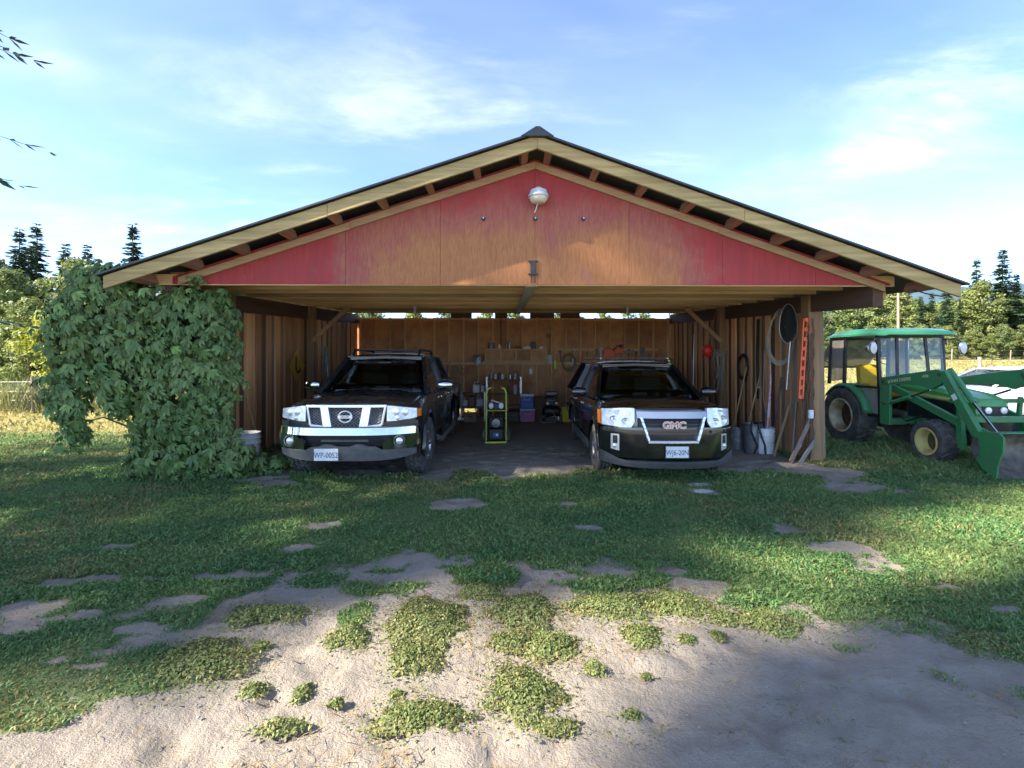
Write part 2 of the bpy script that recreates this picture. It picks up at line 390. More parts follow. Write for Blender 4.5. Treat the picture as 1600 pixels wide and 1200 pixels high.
for nm, arr in (('grass', gr), ('dry', dryness(GX, GY)),
                ('floor', sstep(7.2, 9.0, GY) * (1 - sstep(14.2, 14.6, GY)) * (np.abs(GX - .27) < 4.7))):
    a = gme.attributes.new(nm, 'FLOAT', 'POINT'); a.data.foreach_set('value', np.ascontiguousarray(arr, dtype=np.float32).ravel())
ground = put('ground', gme); tag(ground, 'trodden yard of pale dirt and patchy lawn running out to dry fields', 'ground', kind='structure')

# ---------------------------------------------------------------- grass
M_lawn = leafmat('lawn_blades', (0.15, 0.265, 0.08), (0.22, 0.30, 0.10), rnd=0.0, tr=0.35, scale=1.6)
M_dry = leafmat('dry_blades', (0.38, 0.31, 0.12), (0.27, 0.27, 0.09), rnd=0.0, tr=0.3, scale=0.5)
rs = np.random.RandomState(5)
def blades(P, h, w, lean, seed):
    """P (n,3) roots -> thin bent two-triangle leaves"""
    r = np.random.RandomState(seed); n = len(P)
    a = r.rand(n) * 2 * np.pi; b = r.rand(n) * 2 * np.pi
    d = np.stack([np.cos(a), np.sin(a), np.zeros(n)], 1); s = np.stack([-np.sin(b), np.cos(b), np.zeros(n)], 1)
    hh = (h * (0.5 + r.rand(n)))[:, None]; ww = (w * (0.6 + 0.8 * r.rand(n)))[:, None]; ln = (lean * (0.3 + r.rand(n)))[:, None]
    up = np.array([[0, 0, 1.0]])
    mid = P + up * hh * 0.55 + d * hh * ln * 0.35; tip = P + up * hh * (1 - 0.35 * ln) + d * hh * ln
    V = np.stack([P, mid + s * ww, tip, mid - s * ww], 1).reshape(-1, 3)
    return V, np.arange(4 * n).reshape(-1, 4)
def scatter(n, x0, x1, y0, y1, seed):
    r = np.random.RandomState(seed); return x0 + (x1 - x0) * r.rand(n), y0 + (y1 - y0) * r.rand(n)
def lawn_layer(n, y0, y1, kx, h, w, seed, thr=0.5):
    x, y = scatter(n, -1, 1, y0, y1, seed); x = x * (y * kx + 0.6)
    g = grassness(x, y); dr = dryness(x, y)
    r = np.random.RandomState(seed + 1)
    keep = (g > thr + (r.rand(n) - .5) * .85) & (r.rand(n) > dr * 0.95)
    keep &= ~((np.abs(x - .27) < 4.5) & (y > 7.6) & (y < 14.4))
    x, y, g = x[keep], y[keep], g[keep]
    hh = h * (0.5 + 0.6 * g) * (0.45 + 1.5 * fbm(x * 2.1, y * 2.1, 3)) * (1 + 0.8 * sstep(5.4, 6.2, x) * sstep(6, 7.5, y))
    return blades(np.stack([x, y, ground_z(x, y) + 0.004], 1), hh, w, 0.9, seed + 2)
parts_ = [lawn_layer(220000, 1.5, 4.2, 1.12, 0.022, 0.0042, 1), lawn_layer(330000, 3.2, 7.6, 1.12, 0.028, 0.0062, 4),
          lawn_layer(150000, 6.5, 12.5, 1.15, 0.046, 0.009, 9)]
VV, FF, o_ = [], [], 0
for V, F in parts_: VV.append(V); FF.append(F + o_); o_ += len(V)
FF = np.concatenate(FF); VV = np.concatenate(VV)
M_straw = leafmat('straw_blades', (0.34, 0.27, 0.11), (0.24, 0.24, 0.085), rnd=0.0, tr=0.3, scale=2)
M_clover = leafmat('clover_blades', (0.085, 0.19, 0.065), (0.13, 0.24, 0.075), rnd=0.0, tr=0.3, scale=2)
rx_, ry_ = VV[FF[:, 0], 0], VV[FF[:, 0], 1]
pst = sstep(.42, .72, fbm(rx_ * .9 + 21, ry_ * 1.3 + 4, 4)) * .5 + .05; pcl = sstep(.45, .6, fbm(rx_ * 1.3 + 2, ry_ * 1.3 + 60, 3))
q_ = rs.rand(len(FF)); mi_ = np.where(q_ < pst, 1, np.where(rs.rand(len(FF)) < pcl * .8, 2, 0))
lg = put('lawn_grass', npmesh('lawn_grass', VV, FF, [M_lawn, M_straw, M_clover], mi_))
tag(lg, 'short green grass and clover of the patchy lawn', 'grass', kind='stuff')
x, y = scatter(110000, -1, 1, 9.0, 60, 31); y = 9 + (y - 9) ** 1.0; x = x * (y * 1.15 + 1)
kp = (rs.rand(len(x)) < dryness(x, y) * np.clip(16 / y, 0.15, 1)) & ~((np.abs(x - .27) < 4.8) & (y < 14.5))
x, y = x[kp], y[kp]
V, F = blades(np.stack([x, y, ground_z(x, y)], 1), 0.07 + 0.003 * y, 0.010 + 0.0011 * y, 0.8, 32)
dg = put('dry_field_grass', npmesh('dry_field_grass', V, F, M_dry)); tag(dg, 'dry straw coloured grass of the sunny fields', 'grass', kind='stuff')

# tall seeding weeds along the left field fence
x, y = scatter(9000, -27, -6.6, 14.7, 17.5, 41)
kp = fbm(x * .9, y * .9, 3) > 0.38; x, y = x[kp], y[kp]
V, F = blades(np.stack([x, y, ground_z(x, y)], 1), 0.55 + 0.5 * fbm(x * .4, y * .4, 2), 0.017, 0.5, 42)
M_tall = leafmat('tall_weeds', (0.30, 0.28, 0.13), (0.15, 0.20, 0.07), rnd=0.0, tr=0.35)
tw = put('tall_weeds', npmesh('tall_weeds', V, F, M_tall)); tag(tw, 'tall pale seeding weeds along the wire fence by the woods', 'weeds', kind='stuff')

# ---------------------------------------------------------------- weed mats in the dirt, each a plant of its own
M_weed = leafmat('knotweed', (0.13, 0.185, 0.05), (0.21, 0.22, 0.08), rnd=0.12, tr=0.25, scale=9)
def leaf_cloud(P, N, size, seed, aspect=0.42):
    """diamond leaves at P, faces turned to N"""
    r = np.random.RandomState(seed); n = len(P)
    t = r.randn(n, 3); t -= (t * N).sum(1, keepdims=True) * N; t /= np.linalg.norm(t, axis=1, keepdims=True) + 1e-9
    s = np.cross(N, t); L = (size * (0.6 + 0.8 * r.rand(n)))[:, None]
    V = np.stack([P - t * L * .5, P + s * L * aspect * .5 + t * L * .05, P + t * L * .5, P - s * L * aspect * .5 + t * L * .05], 1).reshape(-1, 3)
    return V, np.arange(4 * n).reshape(-1, 4)
WEED = {8: 'round bushy knotweed cushion standing alone in the sunny sand', 9: 'broad sunlit knotweed mat beside the round cushion', 2: 'big dark green knotweed mat with a lighter one joined on', 3: 'lighter knotweed mat joined to the big dark one', 19: 'long knotweed mat spreading out from the lawn corner', 10: 'long flat knotweed mat close below the lawn edge'}
def weed_label(k, rx):
    if k in WEED: return WEED[k]
    return ['low mat of knotweed spreading on the bare dirt', 'small tuft of weeds alone on the bare dirt'][rx < 0.09]
for k, (cx, cy, rx, ry) in enumerate(CLUMPS):
    r = np.random.RandomState(100 + k); n = int(14000 * rx * ry * 3.14 * 2.2) + 260
    a = r.rand(n) * 2 * np.pi; q = r.rand(n) ** .72
    lim = 0.35 + 1.25 * fbm(np.cos(a) * 1.9 + k * 3.1, np.sin(a) * 1.9 + k, 4) + (r.rand(n) < .16) * r.rand(n) * .6
    X, Y = np.cos(a) * q * lim * rx, np.sin(a) * q * lim * ry
    hm = min(0.055, 0.28 * min(rx, ry) + 0.012)
    H = hm * np.clip(1 - q ** 2.2, 0, 1) * (0.65 + 0.6 * fbm(X * 9 + k, Y * 9, 3)) + 0.006
    Z = H * (0.35 + 0.65 * r.rand(n) ** 0.5)
    N = np.stack([X / rx * .6, Y / ry * .6, np.ones(n)], 1) + r.randn(n, 3) * 0.55; N /= np.linalg.norm(N, axis=1, keepdims=True)
    V, F = leaf_cloud(np.stack([X, Y, Z], 1), N, 0.019, 200 + k, 0.5)
    o = put('weed_clump', npmesh('weed_clump', V, F, [M_weed, M_straw], (r.rand(n) < .08 + .25 * q ** 3).astype(int)), None, (cx, cy, gz(cx, cy)))
    tag(o, weed_label(k, rx), 'weed', ['knotweed mats in the dirt', 'small tufts in the dirt'][rx < 0.09])
# seedlings, straw litter and small stones lying on the bare dirt
x, y = scatter(60000, -3.4, 4.2, 1.55, 4.3, 61)
g = grassness(x, y); dcl = np.full(len(x), 9.)
for cx, cy, rx, ry in CLUMPS: dcl = np.minimum(dcl, np.sqrt(((x - cx) / rx) ** 2 + ((y - cy) / ry) ** 2))
pr = np.clip(1.9 - dcl, 0, 1) * .5 + .30 * sstep(.56, .72, fbm(x * 3.3, y * 3.3, 3)) + .25 * sstep(.15, .5, g)
kp = (rs.rand(len(x)) < pr * .75) & (g < .62)
V, F = blades(np.stack([x[kp], y[kp], ground_z(x[kp], y[kp]) + .004], 1), np.full(kp.sum(), .017), .005, 1.5, 62)
tag(put('weed_seedlings', npmesh('weed_seedlings', V, F, [M_weed, M_straw], (rs.rand(len(F)) < .25).astype(int))), 'sparse seedlings and runners of weed on the bare dirt', 'weeds', kind='stuff')
x, y = scatter(26000, -3.4, 4.2, 1.55, 3.9, 63)
kp = (grassness(x, y) < .5) & (rs.rand(len(x)) < .04 + .7 * sstep(.58, .70, fbm(x * 1.2 + 9, y * 2.2 + 3, 4))); x, y = x[kp], y[kp]; n = len(x)
a = rs.rand(n) * 6.283; L = .012 + .03 * rs.rand(n); z = ground_z(x, y) + .006 + .012 * rs.rand(n); c, s_ = np.cos(a) * L, np.sin(a) * L
V = np.stack([np.stack([x - c, y - s_, z], 1), np.stack([x + s_ * .06, y - c * .06, z + .004], 1), np.stack([x + c, y + s_, z + .006 * rs.randn(n)], 1), np.stack([x - s_ * .06, y + c * .06, z + .004], 1)], 1).reshape(-1, 3)
M_litter = leafmat('straw_litter', (0.36, 0.25, 0.10), (0.24, 0.16, 0.07), rnd=0.0, tr=.1, scale=3)
tag(put('straw_litter', npmesh('straw_litter', V, np.arange(4 * n).reshape(-1, 4), M_litter)), 'scattered dry straw litter on the bare dirt', 'straw', kind='stuff')
x, y = scatter(1500, -3.4, 4.2, 1.55, 3.9, 65); kp = grassness(x, y) < .45; x, y = x[kp], y[kp]; n = len(x)
O = np.array([(1, 0, 0), (0, 1, 0), (-1, 0, 0), (0, -1, 0), (0, 0, 1), (0, 0, -1)], float); OF = np.array([(0, 1, 4), (1, 2, 4), (2, 3, 4), (3, 0, 4), (1, 0, 5), (2, 1, 5), (3, 2, 5), (0, 3, 5)])
sz = (.0025 + .008 * rs.rand(n) ** 4)[:, None, None] * (.6 + .8 * rs.rand(n, 6, 1)) * np.array([1, 1, .7])
V = O[None] * sz + np.stack([x, y, ground_z(x, y) + .006], 1)[:, None]
tag(put('pebbles', npmesh('pebbles', V.reshape(-1, 3), (OF[None] + 6 * np.arange(n)[:, None, None]).reshape(-1, 3), pm('pebble', (0.22, 0.19, 0.16), .9, c2=(0.34, 0.30, 0.26), scale=3))), 'small pebbles and crumbs on the bare dirt', 'pebbles', kind='stuff')
for p in [(2.55, 6.22), (2.42, 5.95)]:
    mb = MB(); mb.lathe([(0.0, 0.0), (0.16, 0.0), (0.17, 0.012), (0.12, 0.022), (0.0, 0.024)], 14, sx=1.0, sy=0.55)
    o = mb.build('flat_stone', pm('pale_stone', (0.5, 0.48, 0.44), 0.9, c2=(0.38, 0.36, 0.33), scale=20, bump=.3), None, 40, loc=(p[0], p[1], gz(*p) + 0.002))
    tag(o, 'flat pale stone sunk in the lawn before the black utility vehicle', 'stone', 'flat stones in the lawn')

# ================================================================ trees
M_bark = pm('bark', (0.10, 0.075, 0.055), 0.9, c2=(0.20, 0.165, 0.13), scale=5, stretch=(3, 3, .5), bump=.8)
M_needle = leafmat('spruce_needles', (0.032, 0.066, 0.034), (0.065, 0.11, 0.045), rnd=0.25, tr=0.15, scale=.8)
M_leafA = leafmat('birch_leaves', (0.16, 0.22, 0.06), (0.25, 0.27, 0.085), rnd=0.25, tr=0.35, scale=.5)
M_leafB = leafmat('alder_leaves', (0.095, 0.15, 0.045), (0.17, 0.20, 0.065), rnd=0.25, tr=0.3, scale=.5)
M_leafY = leafmat('golden_leaves', (0.33, 0.33, 0.045), (0.22, 0.28, 0.04), rnd=0.05, tr=0.45, scale=.9)

def spruce_mesh(seed, H, Rb, whorls, nb, twigs, tl, z0=0.06, power=0.85, droop=0.28, wr=.19):
    r = np.random.RandomState(seed); P, D, S, L, W = [], [], [], [], []
    for i in range(whorls):
        u = z0 + (1 - z0) * (i + r.rand() * 2.6 - .9) / whorls
        if u > .985 or u < z0 * .9: continue
        Lb = Rb * (1 - u) ** power * (1 if u > .16 else .55 + 2.8 * u)
        k = max(4, int(nb * (1 - .4 * u)))
        for j in range(k):
            a = 2 * np.pi * (j + r.rand() * .9) / k; lb = Lb * (0.5 + .7 * r.rand() ** 1.3)
            d = np.array([np.cos(a), np.sin(a), 0]); s = np.array([-np.sin(a), np.cos(a), 0])
            t = np.linspace(.12, 1, max(3, int(twigs * (0.35 + .65 * lb / Rb))))
            t = t + (r.rand(len(t)) - .5) * .06
            zz = (u + (r.rand() - .5) * 3.0 / whorls) * H + lb * (.20 * t - droop * 2.0 * t ** 2 + .12 * t ** 3)
            base = d[None] * (lb * t)[:, None] + np.stack([0 * t, 0 * t, zz], 1)
            for sg in (-1, 1):
                ang = .75 + r.rand(len(t)) * .35
                dd = d[None] * np.cos(ang)[:, None] + sg * s[None] * np.sin(ang)[:, None] + np.array([0, 0, 1])[None] * (-.28 + .3 * (r.rand(len(t)) - .5))[:, None]
                P.append(base); D.append(dd); L.append(tl * (0.45 + .6 * (1 - t)) * (.6 + .7 * r.rand(len(t))) * (0.5 + .7 * lb / Rb))
            P.append(base[-2:]); D.append(np.repeat(d[None], 2, 0)); L.append(np.full(2, tl * .6))
            W.append(np.concatenate([x_ * wr for x_ in L[-3:]]))
            tb = np.array([0, .3, .6, .85, 1.0]); zb_ = (zz[0] - lb * (.20 * t[0] - droop * 2.0 * t[0] ** 2 + .12 * t[0] ** 3)) + lb * (.20 * tb - droop * 2.0 * tb ** 2 + .12 * tb ** 3)
            bp = d[None] * (lb * tb)[:, None] + np.stack([0 * tb, 0 * tb, zb_], 1); db = np.diff(bp, axis=0)
            P.append(bp[:-1]); D.append(db); L.append(np.linalg.norm(db, axis=1) * 1.08); W.append(np.array([.016, .013, .010, .006]) * (0.5 + .3 * Rb))
    P, D, L = np.concatenate(P), np.concatenate(D), np.concatenate(L)[:, None]
    D /= np.linalg.norm(D, axis=1, keepdims=True)
    s = np.cross(D, r.randn(len(D), 3) * .5 + np.array([0, 0, 1])); s /= np.linalg.norm(s, axis=1, keepdims=True)
    w = np.concatenate(W)[:, None]
    V = np.stack([P, P + D * L * .45 + s * w, P + D * L, P + D * L * .45 - s * w], 1).reshape(-1, 3)
    V[:, 2] = np.maximum(V[:, 2], 0.15)
    return npmesh('crown', V, np.arange(len(V)).reshape(-1, 4), M_needle)
def trunk_mesh(H, r0, seed, wob=.02, limbs=0, Rb=1.0, c0=.3):
    rr = random.Random(seed); mb = MB(); pts = []; rad = []
    for i in range(9):
        t = i / 8; pts.append((rr.uniform(-wob, wob) * H * t, rr.uniform(-wob, wob) * H * t, H * t - (.1 if i == 0 else 0))); rad.append(r0 * (1 - t) ** .8 + .01)
    mb.tube(pts, rad, 8)
    for i in range(limbs):
        z = H * (c0 + (0.9 - c0) * i / max(1, limbs)); a = rr.uniform(0, 6.28); l_ = Rb * rr.uniform(.5, .85) * (1.1 - z / H * .5)
        k = min(7, int(z / H * 8)); b = Vector(pts[k]).lerp(Vector(pts[k + 1]), z / H * 8 - k)
        mb.tube([b, b + Vector((math.cos(a) * l_ * .5, math.sin(a) * l_ * .5, l_ * .35)), b + Vector((math.cos(a) * l_, math.sin(a) * l_, l_ * .6))], [r0 * .35, r0 * .2, r0 * .05], 6)
    return mb.mesh('trunk', M_bark, 50)
def leafy_mesh(seed, H, Rx, c0, nclump, per, size, mat, crad=.9, taper=.35):
    r = np.random.RandomState(seed); C = []
    while len(C) < nclump:
        u = r.rand(); a = r.rand() * 6.283; q = r.rand() ** .45
        prof = np.sin(np.pi * min(1, max(0, (u * .93 + .07))) ** (.75 + taper)) ** .7
        C.append((np.cos(a) * Rx * q * prof, np.sin(a) * Rx * q * prof, H * (c0 + (1 - c0) * u), .55 + .75 * r.rand()))
    C = np.array(C); P, N = [], []
    for cx, cy, cz, cs in C:
        d = r.randn(per, 3); d /= np.linalg.norm(d, axis=1, keepdims=True)
        q = (r.rand(per) ** .4)[:, None] * crad * cs * np.array([[1, 1, .72]])
        P.append(np.array([[cx, cy, cz]]) + d * q); n = d + np.array([[0, 0, .5]]) + r.randn(per, 3) * .6; N.append(n / np.linalg.norm(n, axis=1, keepdims=True))
    V, F = leaf_cloud(np.concatenate(P), np.concatenate(N), size, seed + 1, .6)
    return npmesh('crown', V, F, mat)
SPR = [(spruce_mesh(1, 16, 2.7, 56, 11, 14, .9), trunk_mesh(16, .2, 1, .004)),
       (spruce_mesh(2, 16, 2.2, 60, 11, 13, .8, power=.75), trunk_mesh(16, .18, 2, .004)),
       (spruce_mesh(3, 16, 3.2, 52, 12, 14, 1.0, power=.9, droop=.2), trunk_mesh(16, .22, 3, .004))]
DEC = [(leafy_mesh(11, 11, 3.0, .12, 70, 120, .34, M_leafA, 1.0), trunk_mesh(10, .16, 4, .02, 8, 2.4)),
       (leafy_mesh(12, 11, 2.6, .06, 70, 120, .34, M_leafB, .95), trunk_mesh(10, .16, 5, .02, 8, 2.0)),
       (leafy_mesh(13, 11, 2.2, .10, 60, 120, .32, M_leafA, .85, .1), trunk_mesh(10, .14, 6, .02, 8, 1.8)),
       (leafy_mesh(14, 11, 3.2, .05, 80, 120, .36, M_leafB, 1.05, .2), trunk_mesh(10, .17, 7, .02, 8, 2.6))]
rt = random.Random(8)
def tree(name, pair, x, y, s, label, group, sz=1.0):
    t = thing(name, label, 'tree', (x, y, gz(x, y) - .05), rt.uniform(0, 6.28), group)
    for nm, me in (('crown', pair[0]), ('trunk', pair[1])): put(nm, me, t, scale=(s, s, s * sz))
    return t
# right-hand woods beyond the field: mixed belt
RW = 'mixed woods beyond the dry field'
for i in range(46):
    y_ = rt.uniform(72, 96); q = .50 + .72 * (i + rt.random()) / 46; x_ = q * y_
    kind = rt.random()
    if kind < .36: tree('spruce_tree', SPR[i % 3], x_, y_, rt.uniform(.62, .86), 'dark narrow spruce rising among the leafy trees beyond the dry field', RW)
    else: tree('leafy_tree', DEC[i % 4], x_, y_, rt.uniform(.78, 1.12), ['pale yellow green', 'deeper green'][i % 2] + ' leafy tree in the belt beyond the dry field', RW)
for x_, y_, s_, k in [(79.5, 80, 1.05, 1), (84.5, 80.5, 1.16, 2), (88.5, 82, .92, 1), (66.5, 76, .62, 0)]:
    tree('spruce_tree', SPR[k], x_, y_, s_, 'tall dark spruce standing clear above the leafy belt beyond the field', 'tall spruces above the belt', 1.0)
for i in range(30):     # bushes closing the foot of the belt
    y_ = rt.uniform(66, 71); q = .50 + .70 * (i + rt.random()) / 30
    tree('shrub', DEC[(i * 3) % 4], q * y_, y_, rt.uniform(.36, .52), 'bushy shrub at the foot of the belt beyond the field', 'shrubs at the edge of the field', .9)
# behind the barn
for i in range(14):
    y_ = rt.uniform(48, 62); q = -.42 + .95 * (i + rt.random()) / 14
    tree('leafy_tree', DEC[(i + 1) % 4], q * y_, y_, rt.uniform(.62, .82), 'leafy tree standing behind the barn', 'trees behind the barn')
# left-hand woods
LW = 'woods beyond the left fence'
for x_, y_, s_, k in [(-37.0, 43, .74, 0), (-33.0, 43, .86, 1), (-29.9, 45, .66, 1), (-40.2, 41, .70, 2), (-27, 47, .70, 0), (-41.5, 43, .86, 1), (-35.2, 45, .66, 2), (-33.5, 37, .66, 0), (-37.5, 37.5, .74, 1), (-29.5, 38, .60, 2)]:
    tree('spruce_tree', SPR[k], x_, y_, s_, 'dark pointed spruce among the woods beyond the left fence', LW)
for x_, y_, s_, k in [(-24, 24.5, .50, 0), (-27.5, 27, .72, 1), (-31.5, 30, .80, 3), (-36, 34, .95, 1), (-22.0, 26.5, .62, 2), (-19.5, 26, .46, 3), (-24.5, 29, .75, 0), (-16.5, 28, .52, 1), (-29, 33, .9, 2), (-34, 38, 1.0, 0), (-20, 33, .8, 2), (-15, 35, .7, 0), (-38, 33, .8, 3), (-26, 36, .85, 1)]:
    tree('leafy_tree', DEC[k], x_, y_, s_ * .84, ['pale yellow green', 'deeper green'][k % 2] + ' leafy tree of the woods beyond the left fence', LW)
GOLD = (leafy_mesh(21, 3.6, 1.5, .2, 46, 90, .15, M_leafY, .48), trunk_mesh(3.2, .06, 9, .02, 6, 1.0))
tree('golden_tree', GOLD, -16.6, 18.6, 1.0, 'small golden yellow leafed tree behind the left fence post', None)
# old spruce at the left edge: only its branch tips reach into the view
NEAR = (spruce_mesh(5, 21, 3.6, 46, 9, 40, .34, z0=.10, power=.62, droop=.2, wr=.13), trunk_mesh(21, .3, 10, .003))
tree('old_spruce', NEAR, -9.1, 4.7, 1.0, 'old spruce at the edge of the yard reaching in with its branch tips', None)
# the row of big conifers beside the yard that keeps the barn in shade
BIG = [(spruce_mesh(6, 24, 4.6, 29, 9, 14, .5, z0=.10, power=.62, droop=.2, wr=.13), trunk_mesh(24, .34, 11, .003)),
       (spruce_mesh(7, 25, 4.2, 29, 9, 14, .5, z0=.12, power=.55, droop=.22, wr=.13), trunk_mesh(25, .33, 12, .003))]
SHADE = [(-13.5, 5.0, 0), (-14.5, 2.0, 1), (-16.2, -.5, 0)]
for x_, y_, k in SHADE:
    tree('big_conifer', BIG[k], x_, y_, 1.0, 'big conifer in the row beside the yard', 'conifers shading the yard')

for x_, y_, H_, R_, z_, sd in ((-18.5, -2.7, 25, 2.4, .45, 21), (-18.3, -6.0, 23, 1.5, .68, 22), (-20, -4.1, 26, 1.9, .62, 23)):
    pn = (spruce_mesh(sd, H_, R_, 44, 10, 18, .6, z0=z_, power=.45, droop=.1, wr=.13), trunk_mesh(H_ - .5, .26, sd, .003))
    tree('tall_pine', pn, x_, y_, 1.0, 'tall bare stemmed pine at the end of the conifer row', 'tall pines beside the yard')
# ---------------------------------------------------------------- hills
def hill(name, x0, x1, y0, hgt, seed, label):
    n = 60; xs = np.linspace(x0, x1, n); V = []; F = []
    prof = hgt * (0.45 + .8 * fbm(xs / (x1 - x0) * 5 + seed, xs * 0 + seed, 4)) * np.sin(np.linspace(0.02, .98, n) * np.pi) ** .6
    for i in range(n):
        for t, dy in ((0, -900), (.55, -450), (.85, -160), (1, 0), (0, 700)):
            V.append((xs[i], y0 + dy, prof[i] * t - (4 if t == 0 else 0)))
    for i in range(n - 1):
        for k in range(4): a = i * 5 + k; F.append((a, a + 5, a + 6, a + 1))
    o = put(name, npmesh(name, np.array(V), np.array(F), pm('haze_blue_hill', (0.075, 0.12, 0.14), 0.95, c2=(0.055, 0.095, 0.12), scale=.01, spec=.1), smooth=True))  # blue haze of the distant air is mixed into the forest colour
    tag(o, label, 'hill', kind='structure')
hill('hills', 900, 4200, 2500, 460, 2, 'haze blue forested hills on the skyline right of the barn')
hill('hills', -4200, -1300, 2500, 400, 7, 'haze blue forested hills on the skyline left of the barn')

# ---------------------------------------------------------------- fences and pole
M_post = pm('weathered_post', (0.20, 0.155, 0.115), .9, c2=(0.31, 0.27, 0.22), scale=6, stretch=(2, 2, .4), bump=.5, rnd=.15)
M_wire = pm('galvanised_wire', (0.45, 0.45, 0.43), .5, metal=.8)
def fence(pts, hp, rads, wires, mesh_step, label, group):
    f = thing('wire_fence', label, 'fence', (pts[0][0], pts[0][1], gz(*pts[0])), 0, group); o = Vector(f.location)
    P = [Vector((x_, y_, gz(x_, y_))) - o for x_, y_ in pts]
    for i, p in enumerate(P):
        h_ = hp * rt.uniform(.93, 1.07)
        MB().tube([p + Vector((0, 0, -.1)), p + Vector((rt.uniform(-.03, .03), 0, h_ * .5)), p + Vector((rt.uniform(-.06, .06), 0, h_))], [rads[i] * 1.05, rads[i], rads[i] * .93], 9).build('post', M_post, f, 40)
    mb = MB()
    for a, b in zip(P[:-1], P[1:]):
        for z in wires:
            m = (a + b) / 2 + Vector((0, 0, z * hp - .02)); mb.tube([a + Vector((0, 0, z * hp)), m, b + Vector((0, 0, z * hp))], .0045, 4, caps=False)
        if mesh_step:
            k = int((b - a).length / mesh_step)
            for j in range(1, k):
                q = a.lerp(b, j / k); mb.tube([q + Vector((0, 0, wires[-1] * hp)), q + Vector((0, 0, wires[0] * hp))], .003, 3, caps=False)
    mb.build('wire', M_wire, f)
fence([(-30, 15.6), (-22.5, 15.3), (-14.55, 15.0), (-9.2, 15.1), (-5.2, 15.4)], 1.12, [.07, .07, .075, .07, .07], (.86, .6, .35), 0, 'wire fence on brown posts along the left field by the woods', None)
fence([(18.5, 26.5), (23.6, 28), (29.6, 29.6), (36, 31.2), (43, 33)], 1.36, [.05, .06, .115, .06, .06], (.95, .72, .5, .3, .14), .5, 'square mesh wire fence crossing the dry field behind the green tractor', None)
fence([(32, 58), (40, 58.5), (48, 59), (56, 59.5), (64, 60), (72, 60.5)], 1.5, [.07] * 6, (.92, .6, .3), 0, 'far wire fence before the woods', None)
pl = thing('utility_pole', 'bare wooden utility pole before the woods behind the tractor cab', 'pole', (49.6, 60, gz(49.6, 60)))
M_pole = pm('pole_wood', (0.38, 0.28, 0.18), .85, c2=(0.30, 0.22, 0.15), scale=4)
MB().tube([(0, 0, -.3), (0, 0, 8.8)], [.17, .12], 10).build('pole_shaft', M_pole, pl, 40)
MB().box((0, 0, 8.2), (2.0, .1, .12)).build('cross_arm', M_pole, pl)

# ================================================================ barn (open pole garage)
def wood(name, c, c2, axis, rnd=.18, rough=.8, dark=None, scale=3.0, bump=.25):
    st = {'x': (.35, 6, 6), 'y': (6, .35, 6), 'z': (6, 6, .35)}[axis]
    return pm(name, c, rough, c2=c2, scale=scale, stretch=st, bump=bump, bscale=5, rnd=rnd, lo=.3, hi=.72)
W_joist = wood('joist_wood', (0.66, 0.47, 0.22), (0.40, 0.255, 0.11), 'x', .42)
W_barge = wood('barge_wood', (0.54, 0.41, 0.17), (0.27, 0.18, 0.065), 'x', .10)
W_trim = wood('gable_trim_wood', (0.50, 0.33, 0.17), (0.36, 0.21, 0.10), 'x', .06)
W_look = wood('lookout_wood', (0.30, 0.13, 0.075), (0.42, 0.22, 0.13), 'y', .12)
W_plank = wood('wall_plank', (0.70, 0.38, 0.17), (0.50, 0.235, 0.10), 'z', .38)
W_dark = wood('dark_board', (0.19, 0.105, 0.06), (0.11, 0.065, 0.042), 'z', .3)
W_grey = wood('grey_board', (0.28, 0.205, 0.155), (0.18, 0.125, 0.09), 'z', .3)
W_beam = wood('beam_wood', (0.13, 0.070, 0.045), (0.085, 0.05, 0.038), 'y', .1)
W_post = wood('post_wood', (0.36, 0.215, 0.105), (0.23, 0.13, 0.07), 'z', .12)
W_postg = wood('grey_post_wood', (0.36, 0.26, 0.155), (0.25, 0.175, 0.11), 'z', .1)
W_stud = wood('stud_wood', (0.74, 0.48, 0.24), (0.60, 0.36, 0.17), 'z', .15)
W_sheath = pm('stained_sheathing', (0.60, 0.30, 0.13), .8, c2=(0.32, 0.135, 0.06), scale=2.4, lo=.38, hi=.75, bump=.15, rnd=.14)
M_roof = pm('dark_roof_metal', (0.045, 0.047, 0.05), .45, metal=.4, c2=(0.07, 0.07, 0.07), scale=3)
M_soff = pm('roof_underlay', (0.05, 0.05, 0.055), .8, c2=(0.08, 0.075, 0.07), scale=4)
M_galv = pm('galvanised', (0.55, 0.56, 0.57), .4, metal=.85, c2=(0.4, 0.41, 0.42), scale=14)
M_rust = pm('rusty_iron', (0.16, 0.10, 0.075), .75, metal=.4, c2=(0.24, 0.14, 0.09), scale=20, bump=.3)
M_iron = pm('dark_iron', (0.05, 0.05, 0.055), .5, metal=.6, c2=(0.09, 0.08, 0.075), scale=20)

